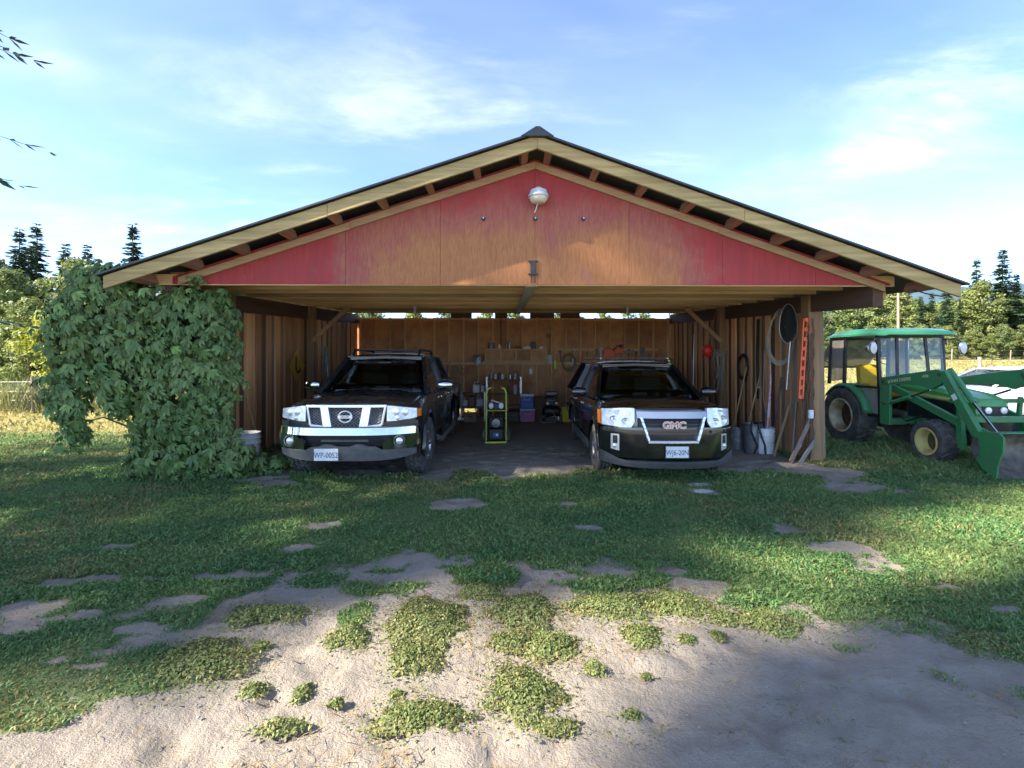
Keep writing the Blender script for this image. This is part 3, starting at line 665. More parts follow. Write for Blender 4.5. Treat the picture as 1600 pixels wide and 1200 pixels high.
def gable_mat():
    """red stain, worn through to bare orange plywood low down in the middle"""
    m = bpy.data.materials.new('red_plywood'); m.use_nodes = True
    n, l = m.node_tree.nodes, m.node_tree.links; b = n['Principled BSDF']; b.inputs['Roughness'].default_value = .72
    tc = n.new('ShaderNodeTexCoord'); sp = n.new('ShaderNodeSeparateXYZ'); l.new(tc.outputs['Object'], sp.inputs[0])
    oi = n.new('ShaderNodeObjectInfo')
    def noise(s, st, d=6, dist=0.0):
        mp = n.new('ShaderNodeMapping'); mp.inputs['Scale'].default_value = st; l.new(tc.outputs['Object'], mp.inputs[0])
        t = n.new('ShaderNodeTexNoise'); t.inputs['Scale'].default_value = s; t.inputs['Detail'].default_value = d; t.inputs['Distortion'].default_value = dist
        t.inputs['Roughness'].default_value = .65; l.new(mp.outputs[0], t.inputs['Vector']); return t.outputs[0]
    def M(op, a, c, clamp=False):
        x = n.new('ShaderNodeMath'); x.operation = op; x.use_clamp = clamp
        for i, q in enumerate((a, c)):
            if isinstance(q, (int, float)): x.inputs[i].default_value = q
            else: l.new(q, x.inputs[i])
        return x.outputs[0]
    def rng(v, a, c, d=0., e=1.):
        r = n.new('ShaderNodeMapRange'); r.interpolation_type = 'SMOOTHSTEP'; l.new(v, r.inputs[0])
        for i, q in enumerate((a, c, d, e)): r.inputs[i + 1].default_value = q
        return r.outputs[0]
    def mix(f, a, c):
        x = n.new('ShaderNodeMix'); x.data_type = 'RGBA'
        if isinstance(f, float): x.inputs['Factor'].default_value = f
        else: l.new(f, x.inputs['Factor'])
        for i, q in ((6, a), (7, c)):
            if isinstance(q, tuple): x.inputs[i].default_value = (*q, 1)
            else: l.new(q, x.inputs[i])
        return x.outputs[2]
    ax = M('ABSOLUTE', M('SUBTRACT', sp.outputs[0], .35), 0)
    cx = rng(M('ADD', ax, M('MULTIPLY', M('SUBTRACT', noise(1.3, (1, 1, 1), 4), .5), 1.6)), 1.5, 3.0, 1., 0.)                     # worn only in the middle panels
    cz = rng(sp.outputs[2], 2.6, 4.5, 1., 0.)
    blot = noise(1.1, (1, 1, .8), 5, .4); streak = noise(5, (5, 1, .45), 6); grain = noise(7, (7, 1, .8), 7, 1.2)
    wear = M('ADD', M('MULTIPLY', M('MULTIPLY', cx, cz), 1.3), M('MULTIPLY', M('SUBTRACT', blot, .5), 1.35))
    wear = M('ADD', wear, M('MULTIPLY', M('SUBTRACT', streak, .5), .55))
    wear = M('ADD', wear, M('MULTIPLY', M('SUBTRACT', oi.outputs['Random'], .5), .45))
    red = mix(rng(streak, .3, .7), (0.41, 0.042, 0.038), (0.30, 0.036, 0.034))
    pale = mix(rng(grain, .35, .65), (0.38, 0.115, 0.065), (0.30, 0.07, 0.06))
    bare = mix(rng(grain, .35, .68), (0.44, 0.185, 0.06), (0.34, 0.115, 0.04))
    c = mix(rng(wear, .15, .55), red, pale)
    c = mix(rng(wear, .50, 1.0), c, bare)
    purple = M('MULTIPLY', rng(noise(1.6, (1.3, 1, .6), 4), .6, .75), M('MULTIPLY', cx, .5))
    c = mix(purple, c, (0.30, 0.10, 0.14))
    c = mix(M('MULTIPLY', rng(noise(9, (4, 1, 1), 4), .66, .8), .35), c, (0.56, 0.36, 0.30))
    l.new(c, b.inputs['Base Color'])
    bp = n.new('ShaderNodeBump'); bp.inputs['Strength'].default_value = .2; bp.inputs['Distance'].default_value = .01
    l.new(grain, bp.inputs['Height']); l.new(bp.outputs[0], b.inputs['Normal'])
    return m
M_gable = gable_mat()

barn = thing('barn', 'open front pole barn with weathered red plywood gable and wooden walls', 'barn', (0, 0, 0))
RX, SL, RISE = .385, .342, .045            # ridge position, roof pitch, lift of the eaves towards the back (ground falls away)
YF, YG, YB = 5.85, 6.30, 14.2              # barge boards, gable wall, back wall
XL, XR = -4.36, 4.90                       # side walls
def SLX(x_): return .329 if x_ < RX else .345
def roof_z(x_, y_): return 4.385 - SLX(x_) * abs(x_ - RX) + RISE * (y_ - YF)
def ceil_z(y_): return 2.63 + .046 * (y_ - YG)
HW = 5.24
# roof skin
for sg in (-1, 1):
    a, b_ = RX, RX + sg * (HW + .06)
    mb = MB(); n_ = 15
    for i in range(n_):                     # ribbed sheets
        y0_, y1_ = YF - .05 + i * (9.2 / n_), YF - .05 + (i + 1) * (9.2 / n_)
        for (u0, u1, h_) in ((0, .90, 0), (.90, 1.0, .022)):
            q0, q1 = y0_ + (y1_ - y0_) * u0, y0_ + (y1_ - y0_) * u1
            mb.add([(a, q0, roof_z(a, q0) + .012), (b_, q0, roof_z(b_, q0) + .012), (b_, q1, roof_z(b_, q1) + .012), (a, q1, roof_z(a, q1) + .012),
                    (a, q0, roof_z(a, q0) + .035 + h_), (b_, q0, roof_z(b_, q0) + .035 + h_), (b_, q1, roof_z(b_, q1) + .035 + h_), (a, q1, roof_z(a, q1) + .035 + h_)],
                   [(0, 3, 2, 1), (4, 5, 6, 7), (0, 1, 5, 4), (1, 2, 6, 5), (2, 3, 7, 6), (3, 0, 4, 7)])
    mb.build('roof_sheet', M_roof, barn)
    mb = MB()                               # dark underlay seen from below
    q0, q1 = YF + .045, 15.0
    d = .004
    mb.add([(a, q0, roof_z(a, q0) - d), (RX + sg * HW, q0, roof_z(RX + sg * HW, q0) - d), (RX + sg * HW, q1, roof_z(RX + sg * HW, q1) - d), (a, q1, roof_z(a, q1) - d),
            (a, q0, roof_z(a, q0) + .008), (RX + sg * HW, q0, roof_z(RX + sg * HW, q0) + .008), (RX + sg * HW, q1, roof_z(RX + sg * HW, q1) + .008), (a, q1, roof_z(a, q1) + .008)],
           [(0, 3, 2, 1), (4, 5, 6, 7), (0, 1, 5, 4), (1, 2, 6, 5), (2, 3, 7, 6), (3, 0, 4, 7)])
    mb.build('roof_underlay', M_soff, barn)
    # barge board, lower trim, lookouts
    def slope_board(name, y0_, y1_, top, h_, xa, xb, mat, rise=True):
        f = lambda x_: 4.385 - SLX(x_) * abs(x_ - RX) - top
        MB().prism([(xa, f(xa)), (xb, f(xb)), (xb, f(xb) - h_), (xa, f(xa) - h_)], y0_, y1_, 'y').build(name, mat, barn, bevel=.004)
    xm = RX + sg * 2.55
    slope_board('barge_board', YF, YF + .04, .0, .155, RX + sg * .001, xm - sg * .002, W_barge)
    slope_board('barge_board', YF + .002, YF + .042, .0, .155, xm + sg * .002, RX + sg * HW, W_barge)
    slope_board('gable_trim', YG - .045, YG - .003, .145, .095, RX + sg * .001, RX + sg * 2.4, W_trim)
    slope_board('gable_trim', YG - .043, YG - .003, .150, .095, RX + sg * 2.404, RX + sg * 4.62, W_trim)
    for i in range(9):
        xq = RX + sg * (.16 + .60 * i)
        if abs(xq - RX) > HW - .05: continue
        zt = 4.385 - SLX(xq) * abs(xq - RX) - .012
        rot = Matrix.Rotation(math.atan(SL) * sg, 3, 'Y')
        MB().box((xq, (YF + .044 + YG + .02) / 2, zt - .062), (.085, YG - YF - .03, .12), rot).build('lookout', W_look, barn)
MB().prism([(RX - .2, 4.385 - .03), (RX - .02, 4.385 + .085), (RX + .03, 4.385 + .085), (RX + .2, 4.385 - .03)], YF - .06, 6.5, 'y').build('ridge_cap', M_roof, barn)
MB().prism([(RX - .16, 4.40), (RX + .0, 4.49), (RX + .05, 4.50), (RX + .19, 4.41)], YF + .1, YF + .6, 'y').build('ridge_vent', M_roof, barn)
# gable panels (four-foot plywood sheets)
PW = 1.24
def ptop(x_): return 4.285 - SLX(x_) * abs(x_ - RX)
zb = 2.635
k0 = RX - 4 * PW
for i in range(8):
    a, b_ = k0 + i * PW, k0 + (i + 1) * PW
    a, b_ = max(a, RX - 4.72) + .0018, min(b_, RX + 4.72) - .0018
    pts = [(a, zb), (b_, zb), (b_, max(ptop(b_), zb + .004))]
    if a < RX < b_: pts.append((RX, ptop(RX)))
    pts.append((a, max(ptop(a), zb + .004)))
    MB().prism(pts, YG + random.Random(i).uniform(0, .004), YG + .016, 'y').build('gable_panel', M_gable, barn)
# framing behind the gable and ceiling joists
for i in range(14):
    y_ = YG + .022 + i * .60
    if y_ > YB - .1: break
    z_ = ceil_z(y_)
    MB().box(((XL + XR) / 2 + .0, y_ + .02, z_ + .07 - (.006 if i == 0 else 0)), (XR - XL + (.55 if i == 0 else .02), .04, .14)).build('joist', W_joist, barn)
rb = random.Random(4)
yq = YG + .07
while yq < YB - .05:                       # loose ceiling boards on the joists
    w_ = rb.uniform(.17, .22); z_ = ceil_z(yq + w_ / 2) + .152
    MB().box(((XL + XR) / 2, yq + w_ / 2, z_), (XR - XL + .1, w_ - .006, .018)).build('ceiling_board', W_joist, barn)
    yq += w_
# wall beams carried out to the gable
for xw in (XL - .06, XR + .06):
    mb = MB(); a, b_ = YG + .03, YB + .1
    za, zb_ = ceil_z(a) - .004, ceil_z(b_) - .004
    x0, x1 = xw - .07, xw + .07
    mb.add([(x0, a, za - .27), (x1, a, za - .27), (x1, a, za), (x0, a, za), (x0, b_, zb_ - .27), (x1, b_, zb_ - .27), (x1, b_, zb_), (x0, b_, zb_)],
           [(0, 1, 2, 3), (4, 7, 6, 5), (0, 4, 5, 1), (3, 2, 6, 7), (0, 3, 7, 4), (1, 5, 6, 2)])
    mb.build('wall_beam', W_beam, barn, bevel=.004)
MB().box((XR + .16, YG + .30, 2.50), (.05, .5, .1)).build('beam_block', W_trim, barn)
# posts
def bpost(x_, y_, w_, mat, top=None, lean=0.0):
    t = (ceil_z(y_) - .27) if top is None else top
    mb = MB(); mb.add([(x_ - w_ / 2 + (lean if z > 0 else 0) + sx, y_ - w_ / 2 + sy, z) for z in (-.12, t) for sx in (0, w_) for sy in (0, w_)],
                      [(0, 1, 3, 2), (4, 6, 7, 5), (0, 4, 5, 1), (2, 3, 7, 6), (0, 2, 6, 4), (1, 5, 7, 3)])
    mb.build('post', mat, barn, bevel=.006)
bpost(XR + .10, 7.73, .20, W_post, 2.685, -.05); bpost(XR + .268, 7.80, .10, W_postg, 2.42, -.04)
bpost(XL - .06, 7.70, .17, W_post, 2.685)
for xw, sg in ((XL + .06, 1), (XR - .06, -1)):
    bpost(xw, 10.7, .15, W_post, ceil_z(10.7))
    MB().bar((xw + sg * .05, 10.62, 2.06), (xw + sg * .84, 10.62, 2.80), .09, .04, up=(0, 1, 0)).build('knee_brace', W_trim, barn, bevel=.003)
MB().box((XL - .03, 7.58, 2.50), (.16, .03, .22)).build('post_cleat', W_postg, barn)
for dx in (-.03, .01, .045):
    MB().bar((XL + dx, 7.55, 2.50), (XL + dx + .012, 7.54, 2.68), .012, .012).build('cleat_stick', W_trim, barn)
# side walls: proud planks over recessed dark boards
def side_wall(name, xw, sg, y0_, y1_, seed):
    rr = random.Random(seed)
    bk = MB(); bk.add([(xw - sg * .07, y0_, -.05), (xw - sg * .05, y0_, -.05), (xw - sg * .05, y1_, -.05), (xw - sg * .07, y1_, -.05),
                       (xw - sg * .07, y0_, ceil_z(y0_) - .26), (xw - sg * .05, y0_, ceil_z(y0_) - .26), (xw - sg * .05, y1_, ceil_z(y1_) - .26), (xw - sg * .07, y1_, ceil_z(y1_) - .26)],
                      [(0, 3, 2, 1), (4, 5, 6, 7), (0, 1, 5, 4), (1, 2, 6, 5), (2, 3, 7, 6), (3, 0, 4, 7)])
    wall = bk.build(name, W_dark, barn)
    y_ = y0_; i = 0
    while y_ < y1_ - .05:
        w_ = rr.uniform(.15, .20); 
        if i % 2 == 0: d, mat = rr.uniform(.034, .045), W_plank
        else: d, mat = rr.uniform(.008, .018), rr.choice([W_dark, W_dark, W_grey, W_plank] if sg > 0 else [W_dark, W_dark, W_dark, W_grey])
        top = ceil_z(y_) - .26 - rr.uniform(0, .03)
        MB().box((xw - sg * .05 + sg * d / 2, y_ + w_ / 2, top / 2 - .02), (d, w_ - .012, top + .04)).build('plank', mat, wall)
        y_ += w_; i += 1
side_wall('left_wall', XL, 1, 7.78, YB, 3)
side_wall('right_wall', XR, -1, 7.86, YB, 9)
# back wall: stained sheathing between studs, daylight gaps above and below
bw = MB().box(((XL + XR) / 2, YB + .05, 1.53), (XR - XL + .1, .02, 2.66)).build('back_wall', W_sheath, barn)
zt = ceil_z(YB)
x_ = XL + .10; i = 0
while x_ < XR:
    MB().box((x_, YB - .005, (zt + .02) / 2 - .06), (.04, .089, zt - .10)).build('stud', W_stud, bw); x_ += .432; i += 1
x_ = XL + .10
while x_ < XR - .1:                         # one sheet of sheathing per bay, each with its own stain
    MB().box((x_ + .216, YB + .036, 1.50), (.425, .008, 2.60)).build('sheathing', W_sheath, bw); x_ += .432
MB().box(((XL + XR) / 2, YB - .068, 2.845), (XR - XL, .036, .05)).build('top_plate', W_stud, bw)
for a, b_ in ((-1.62, -1.0), (-.32, .05), (.72, 1.44), (1.62, 2.2)):      # blocking that closes the daylight slot in places
    MB().box(((a + b_) / 2, YB + .02, 2.945), (b_ - a, .05, .18)).build('blocking', W_beam, bw)
MB().box((.2, YB - .068, 1.54), (3.9, .036, .07)).build('girt', W_stud, bw)
MB().box((3.0, YB - .068, 1.95), (3.0, .036, .07)).build('girt', W_stud, bw)
for a, b_ in ((XL, -1.45), (-.85, .75), (2.05, XR)):          # earth boards close most of the slot at the foot
    MB().box(((a + b_) / 2, YB + .085, -.02), (b_ - a, .03, .5)).build('foot_board', W_dark, bw)
# galvanised mesh strip under the joists
mb = MB()
for k in range(32):
    a, b_ = YG + .05 + k * .24, YG + .05 + (k + .86) * .24
    mb.add([(.27, a, ceil_z(a) - .012), (.42, a, ceil_z(a) - .012), (.42, b_, ceil_z(b_) - .012), (.27, b_, ceil_z(b_) - .012),
            (.27, a, ceil_z(a) + .002), (.42, a, ceil_z(a) + .002), (.42, b_, ceil_z(b_) + .002), (.27, b_, ceil_z(b_) + .002)],
           [(0, 3, 2, 1), (4, 5, 6, 7), (0, 1, 5, 4), (1, 2, 6, 5), (2, 3, 7, 6), (3, 0, 4, 7)])
for xx in (.285, .405): mb.bar((xx, YG + .05, ceil_z(YG) - .004), (xx, YG + 7.7, ceil_z(YG + 7.7) - .004), .015, .012)
tag(mb.build('track_strip', pm('dull_track', (0.62, 0.62, 0.46), .6, c2=(0.5, 0.5, 0.38), scale=20)), 'pale metal track strip running back under the ceiling joists', 'track')
# lamps
M_white = pm('white_plastic', (0.75, 0.74, 0.70), .5, c2=(0.62, 0.61, 0.57), scale=12)
for xx, lab in ((-2.08, 'white bulb socket under the ceiling above the dusty pickup'), (2.80, 'white bulb socket under the ceiling above the black utility vehicle')):
    t = thing('bulb_socket', lab, 'lamp', (xx, 11.0, ceil_z(11.0)))
    MB().lathe([(0, .02), (.055, .02), (.055, -.01), (.03, -.03), (.028, -.075), (0, -.075)], 14).build('socket', M_white, t, 40)
    MB().lathe([(0.012, -.07), (.016, -.085), (.032, -.115), (.03, -.14), (.015, -.155), (0, -.157)], 14).build('bulb', pm('bulb_glass', (.8, .8, .74), .15, spec=.6), t, 60)
t = thing('yard_lamp', 'round yard lamp with pale bowl on the red gable', 'lamp', (.42, YG - .0, 3.74))
MB().box((0, -.03, .09), (.05, .07, .08)).build('bracket', M_galv, t)
MB().lathe([(0, .115), (.035, .115), (.05, .095), (.105, .075), (.118, .03), (.135, .0), (.135, -.012), (.11, -.012), (0, -.005)], 26, (0, -.16, 0)).build('housing', pm('lamp_housing', (.62, .62, .62), .5, c2=(.5, .5, .5), scale=20), t, 35)
MB().lathe([(.118, -.012), (.113, -.04), (.085, -.078), (.05, -.088), (0, -.088)], 26, (0, -.16, 0)).build('bowl', pm('lamp_bowl', (.72, .66, .50), .25, spec=.6), t, 50)
MB().tube([(-.01, -.14, -.085), (-.035, -.14, -.17), (-.05, -.14, -.2)], .006, 6).build('wire_tail', M_white, t)
for xx, lab in ((-.29, 'left of the yard lamp'), (.39, 'straight under the yard lamp'), (1.02, 'right of the yard lamp')):
    t = thing('bolt_plate', 'small steel bolt plate on the red gable ' + lab, 'bolt', (xx, YG, 3.50))
    MB().lathe([(0, -.010), (.028, -.010), (.032, .004), (0, .004)], 14, axis='y').build('washer', M_iron, t, 40)
    MB().lathe([(0, -.05), (.012, -.05), (.012, -.01), (0, -.01)], 6, axis='y').build('bolt', M_galv, t)
t = thing('door_bracket', 'dark iron hanger bracket low on the red gable', 'bracket', (.36, YG, 2.855))
MB().box((0, -.016, 0), (.07, .03, .17)).build('plate', M_iron, t, bevel=.004)
for zz in (-.085, .085): MB().box((0, -.013, zz), (.13, .022, .022)).build('flange', M_iron, t, bevel=.003)
MB().tube([(-.02, -.012, -.1), (-.022, -.012, -.2)], .006, 6).build('rod', M_iron, t); MB().tube([(.025, -.012, -.1), (.027, -.012, -.2)], .006, 6).build('rod', M_iron, t)
mb = MB(); mb.tube([(5.28, 6.15, 2.56), (5.40, 6.1, 2.50), (5.55, 6.05, 2.46), (5.62, 6.0, 2.48)], .008, 6)
tag(mb.build('dangling_cable', M_iron), 'black cable end dangling under the right eave', 'cable')

# ================================================================ creeper on the left corner
M_vine = leafmat('creeper_leaf', (0.115, 0.225, 0.066), (0.23, 0.31, 0.092), rnd=.28, tr=.22, rough=.45, scale=2)
M_stem = pm('vine_stem', (0.16, 0.10, 0.06), .9, c2=(.1, .07, .04), scale=9)
def leaflet(mb, base, d, n_, L, w):
    d = d.normalized(); s = d.cross(n_).normalized()
    u = n_
    c = base + d * L * .5 - u * L * .03
    mb.add([base, base + d * L * .42 + s * w + u * L * .05, base + d * L * .78 + s * w * .75 + u * L * .0, base + d * L - u * L * .14,
            base + d * L * .78 - s * w * .75 + u * L * .0, base + d * L * .42 - s * w + u * L * .05, c],
           [(0, 1, 6), (1, 2, 6), (2, 3, 6), (3, 4, 6), (4, 5, 6), (5, 0, 6)])
def palm_leaf(seed):
    rr = random.Random(seed); mb = MB(); n_ = Vector((0, 0, 1))
    for a, L in ((0, 1.0), (.62, .9), (-.62, .9), (1.25, .62), (-1.25, .62)):
        a += rr.uniform(-.1, .1); d = Vector((math.cos(a), math.sin(a), -.18 - .12 * abs(a)))
        leaflet(mb, Vector((0, 0, 0)), d, (n_ + Vector((rr.uniform(-.25, .25), rr.uniform(-.25, .25), 0))).normalized(), .125 * L * rr.uniform(.9, 1.1), .0235 * L)
    mb.tube([(0, 0, 0), (-.05, 0, -.01), (-.09, .0, -.04)], .0022, 3, caps=False)
    return mb.mesh('leaf', M_vine, 60)
PALM = [palm_leaf(i) for i in range(5)]
vine = thing('creeper', 'big leafy green creeper smothering the left front corner of the barn', 'vine', (-4.5, 6.65, 0))
VO = Vector(vine.location)
# blobs (x, z, half-width, half-height, y centre, half-depth)
BL = [(-4.38, 2.15, .66, .70, 6.55, .34), (-4.42, 1.35, .66, .9, 6.65, .34), (-4.42, .55, .66, .62, 6.75, .32), (-4.0, .35, .45, .38, 6.8, .25), (-5.2, 2.25, .66, .56, 6.4, .4), (-5.62, 1.95, .36, .55, 6.35, .3), (-5.05, 1.7, .6, .6, 6.5, .36),
      (-5.72, 1.25, .2, .38, 6.35, .18), (-5.62, .80, .12, .36, 6.35, .11), (-5.15, 1.2, .2, .28, 6.45, .16), (-4.85, 2.55, .5, .3, 6.25, .3), (-3.92, 1.7, .2, .7, 6.75, .2), (-4.0, 2.35, .24, .45, 6.6, .2), (-4.15, 2.78, .30, .16, 6.3, .13), (-4.75, .25, .5, .28, 6.75, .28), (-5.35, 2.72, .42, .22, 6.4, .3), (-3.55, .12, .35, .10, 7.1, .22), (-4.9, .9, .25, .5, 6.7, .22), (-3.5, .08, .25, .07, 7.45, .15)]
rv = np.random.RandomState(77); LP, LN = [], []
area = np.array([b[2] * b[3] for b in BL]); cnt = (area / area.sum() * 6500).astype(int) + 20
for (bx, bz, rx, rz, by, ry), c in zip(BL, cnt):
    d = rv.randn(c, 3); d /= np.linalg.norm(d, axis=1, keepdims=True); q = (.72 + .34 * rv.rand(c))[:, None]
    P = np.array([bx, by, bz]) + d * q * np.array([rx, ry, rz]); P += rv.randn(c, 3) * .055
    n_ = d * np.array([.7, 1, .6]) + np.array([0, -.55, .55]) + rv.randn(c, 3) * .33
    LP.append(P); LN.append(n_ / np.linalg.norm(n_, axis=1, keepdims=True))
LP, LN = np.concatenate(LP), np.concatenate(LN)
keep = (LP[:, 2] > .05) & ~((LP[:, 0] > -4.26) & (LP[:, 1] > 6.8) & (LP[:, 2] > .4))
keep &= ~((LP[:, 2] > 4.385 - SL * np.abs(LP[:, 0] - RX) - .16) & (LP[:, 0] > -4.75) & (LP[:, 1] < YG + .3) & (LP[:, 1] > YF - .05))
keep &= ~((LP[:, 2] > 2.60) & (LP[:, 1] > YG - .05) & (LP[:, 0] > -4.4))
LP, LN = LP[keep], LN[keep]
front = -LP[:, 1] + rv.rand(len(LP)) * .25
order = np.argsort(-front)
def leaf_matrix(p, nrm, k):
    z = Vector(nrm); down = Vector((rv.uniform(-.6, .6), rv.uniform(-.2, .2), -1)); x = (down - z * down.dot(z)).normalized(); y = z.cross(x)
    M_ = Matrix((x, y, z)).transposed().to_4x4(); s_ = .5 + .85 * rv.rand() ** 1.4
    return Matrix.Translation(Vector(p) - VO) @ M_ @ Matrix.Scale(s_, 4)
chosen = set(order[:1400][rv.permutation(1400)[:300]].tolist())
vv, ff, off = [], [], 0
PV = []
for me in PALM:
    co = np.array([v.co[:] for v in me.vertices]); tri = [tuple(p.vertices) for p in me.polygons]; PV.append((co, tri))
for i in range(len(LP)):
    M_ = leaf_matrix(LP[i], LN[i], i); k = i % 5
    if i in chosen:
        o = bpy.data.objects.new('leaf', PALM[k]); COL.objects.link(o); o.parent = vine; o.matrix_local = M_
    else:
        A = np.array(M_); co, tri = PV[k]
        tr3 = [t for t in tri if len(t) == 3]
        vv.append(co @ A[:3, :3].T + A[:3, 3]); ff.append(np.array(tr3) + off); off += len(co)
fo = put('foliage', npmesh('foliage', np.concatenate(vv), np.concatenate(ff), M_vine), vine); fo['kind'] = 'stuff'
for k in range(16):
    bx, bz, rx, rz, by, ry = BL[k]
    p0 = Vector((-4.5 + rt.uniform(-.35, .35), 6.75, -.05)) - VO; p2 = Vector((bx, by, bz)) - VO
    p1 = p0.lerp(p2, .5) + Vector((rt.uniform(-.15, .3), .05, .35))
    MB().tube([p0, p0.lerp(p1, .5) + Vector((.04, 0, .1)), p1, p1.lerp(p2, .5) + Vector((0, 0, .12)), p2], [.022, .018, .014, .01, .006], 6).build('stem', M_stem, vine, 50)

# ================================================================ vehicles (front towards -y, origin under the front bumper)
M_glass = pm('tinted_glass', (0.55, 0.62, 0.60), .02, trans=1.0, spec=.5)
M_darkglass = pm('privacy_glass', (0.02, 0.024, 0.026), .1, spec=.3)
M_chrome = pm('chrome', (0.62, 0.62, 0.61), .10, metal=1.0, c2=(0.50, 0.48, 0.45), scale=30)
M_paintT = pm('dusty_black_paint', (0.010, 0.012, 0.014), .20, c2=(0.055, 0.05, 0.045), scale=3.5, lo=.40, hi=.85, coat=.5, rough2=.5)
M_paintS = pm('black_paint', (0.006, 0.006, 0.007), .14, c2=(0.02, 0.017, 0.016), scale=4, lo=.45, hi=.9, coat=1.0, rough2=.28)
M_plast = pm('grey_plastic', (0.085, 0.09, 0.095), .6, c2=(0.13, 0.125, 0.115), scale=14, bump=.1)
M_blackp = pm('black_plastic', (0.012, 0.012, 0.013), .45)
M_rubber = pm('tyre_rubber', (0.045, 0.044, 0.043), .8, c2=(0.13, 0.12, 0.105), scale=7, lo=.4, hi=.75, bump=.2)
M_lamp = pm('headlamp_lens', (0.80, 0.81, 0.81), .25, metal=.15, c2=(0.50, 0.51, 0.52), scale=16, lo=.35, hi=.6, coat=1.0, bump=.15, bscale=24)
M_clear = pm('lamp_reflector', (0.8, 0.8, 0.79), .3, metal=.6)
M_valS = pm('dark_valance', (0.04, 0.042, 0.045), .55, c2=(0.06, 0.06, 0.06), scale=9)
M_satin = pm('satin_chrome', (0.80, 0.80, 0.80), .28, metal=.75)
M_amber = pm('amber_lens', (0.75, 0.20, 0.03), .15, coat=.8)
M_plate = pm('plate_white', (0.74, 0.74, 0.73), .45, c2=(0.66, 0.66, 0.64), scale=20)
M_plateT = pm('plate_blue', (0.05, 0.07, 0.16), .5)
M_seat = pm('car_seat', (0.045, 0.045, 0.047), .85, c2=(0.07, 0.07, 0.07), scale=20)
M_seatl = pm('grey_trim', (0.16, 0.165, 0.165), .8)
M_alloy = pm('alloy_wheel', (0.42, 0.43, 0.44), .3, metal=.85, c2=(.3, .3, .3), scale=9)
M_well = pm('wheel_well', (0.012, 0.011, 0.010), .95)
RXm = (R(90), 0, 0)

def lerp_tab(tab, y):
    for (a, *va), (b, *vb) in zip(tab[:-1], tab[1:]):
        if a <= y <= b:
            t = (y - a) / (b - a); return [p + (q - p) * t for p, q in zip(va, vb)]
    return list(tab[-1][1:]) if y > tab[-1][0] else list(tab[0][1:])
def body_solid(tab, wells, r_well, mat, name, parent):
    """tab rows: y, half width, top z, shoulder z, bottom z. Lofted body with wheel openings cut out."""
    rings = []
    for y, w, zt, zs, zb in tab:
        zm = zs - .22
        half = [(0, zt), (.40 * w, zt - .004), (.72 * w, zt - .022), (.90 * w, (zt + zs) / 2 - .004), (.965 * w, zs - .035), (.995 * w, zs - .12), (w, zm), (.99 * w, zb + .20), (.965 * w, zb + .06), (.93 * w, zb)]
        ring = [(x, y, z) for x, z in half] + [(-x, y, z) for x, z in half[::-1][:-1]]
        rings.append(ring)
    mb = MB(); mb.loft(rings); ob = mb.build(name, mat, parent)
    cut = MB()
    for yw in wells:
        for sg in (-1, 1):
            cut.lathe([(r_well, .52 * sg), (r_well, 1.2 * sg)] if sg > 0 else [(r_well, -1.2), (r_well, -.52)], 30, (0, yw[0], yw[1]), 'x')
    co = cut.build('cutter', mat); co.parent = parent
    md = ob.modifiers.new('b', 'BOOLEAN'); md.operation = 'DIFFERENCE'; md.object = co; md.solver = 'EXACT'
    dgr = bpy.context.evaluated_depsgraph_get(); me = bpy.data.meshes.new_from_object(ob.evaluated_get(dgr))
    ob.modifiers.clear(); ob.data = me
    me.polygons.foreach_set('use_smooth', [True] * len(me.polygons)); me.set_sharp_from_angle(angle=R(32))
    bpy.data.objects.remove(co)
    return ob
def tyre_mesh(rad, wid, rim, blocks, style):
    mb = MB(); h = wid / 2; sw = .16 * rad
    mb.lathe([(rim, -h * .82), (rim + .02, -h * .95), (rad - sw * .8, -h), (rad - sw * .25, -h * .93), (rad - .012, -h * .80), (rad - .012, h * .80), (rad - sw * .25, h * .93), (rad - sw * .8, h), (rim + .02, h * .95), (rim, h * .82)], 40, axis='x', caps=False)
    if style == 'at':
        rows = [(-.70, .34, .5), (-.23, .36, 0), (.23, .36, .5), (.70, .34, 0)]
    else:
        rows = [(-.72, .3, .3), (-.26, .38, 0), (.26, .38, .3), (.72, .3, 0)]
    for c, w_, ph in rows:
        for k in range(blocks):
            a = 2 * math.pi * (k + ph) / blocks
            rot = Matrix.Rotation(a, 3, 'X') @ Matrix.Rotation(.35 if c * (1 if k % 2 else -1) > 0 else -.3, 3, 'Z') if style == 'at' else Matrix.Rotation(a, 3, 'X')
            ctr = Matrix.Rotation(a, 3, 'X') @ Vector((c * h, 0, rad - .006))
            mb.box(ctr, (w_ * h * .92, 2 * math.pi * rad / blocks * (.72 if style == 'at' else .8), .022), rot)
    return mb.mesh('tyre', M_rubber, 35)
def wheel(parent, tme, rad, wid, rim, x, y, steer=0.0, side=1, spokes=6, rimmat=None):
    w = put('wheel', tme, parent, (x, y, rad), (0, 0, steer))
    mb = MB(); o = .72 * wid / 2 * side
    mb.lathe([(rim + .004, -wid * .40), (rim - .015, -wid * .3), (rim - .02, wid * .3), (rim + .004, wid * .40)], 30, axis='x', caps=False)
    mb.lathe([(0, o - .05 * side), (rim * .98, o - .05 * side), (rim * .98, o - .065 * side), (0, o - .065 * side)], 24, axis='x')
    for k in range(spokes):
        a = 2 * math.pi * k / spokes
        mb.bar((o - .02 * side, math.cos(a) * rim * .12, math.sin(a) * rim * .12), (o - .01 * side, math.cos(a) * rim * .95, math.sin(a) * rim * .95), .05, .04)
    mb.lathe([(0, o), (.06, o), (.07, o - .05 * side), (0, o - .05 * side)], 16, axis='x')
    mb.build('rim', rimmat or M_alloy, w, 35)
    return w
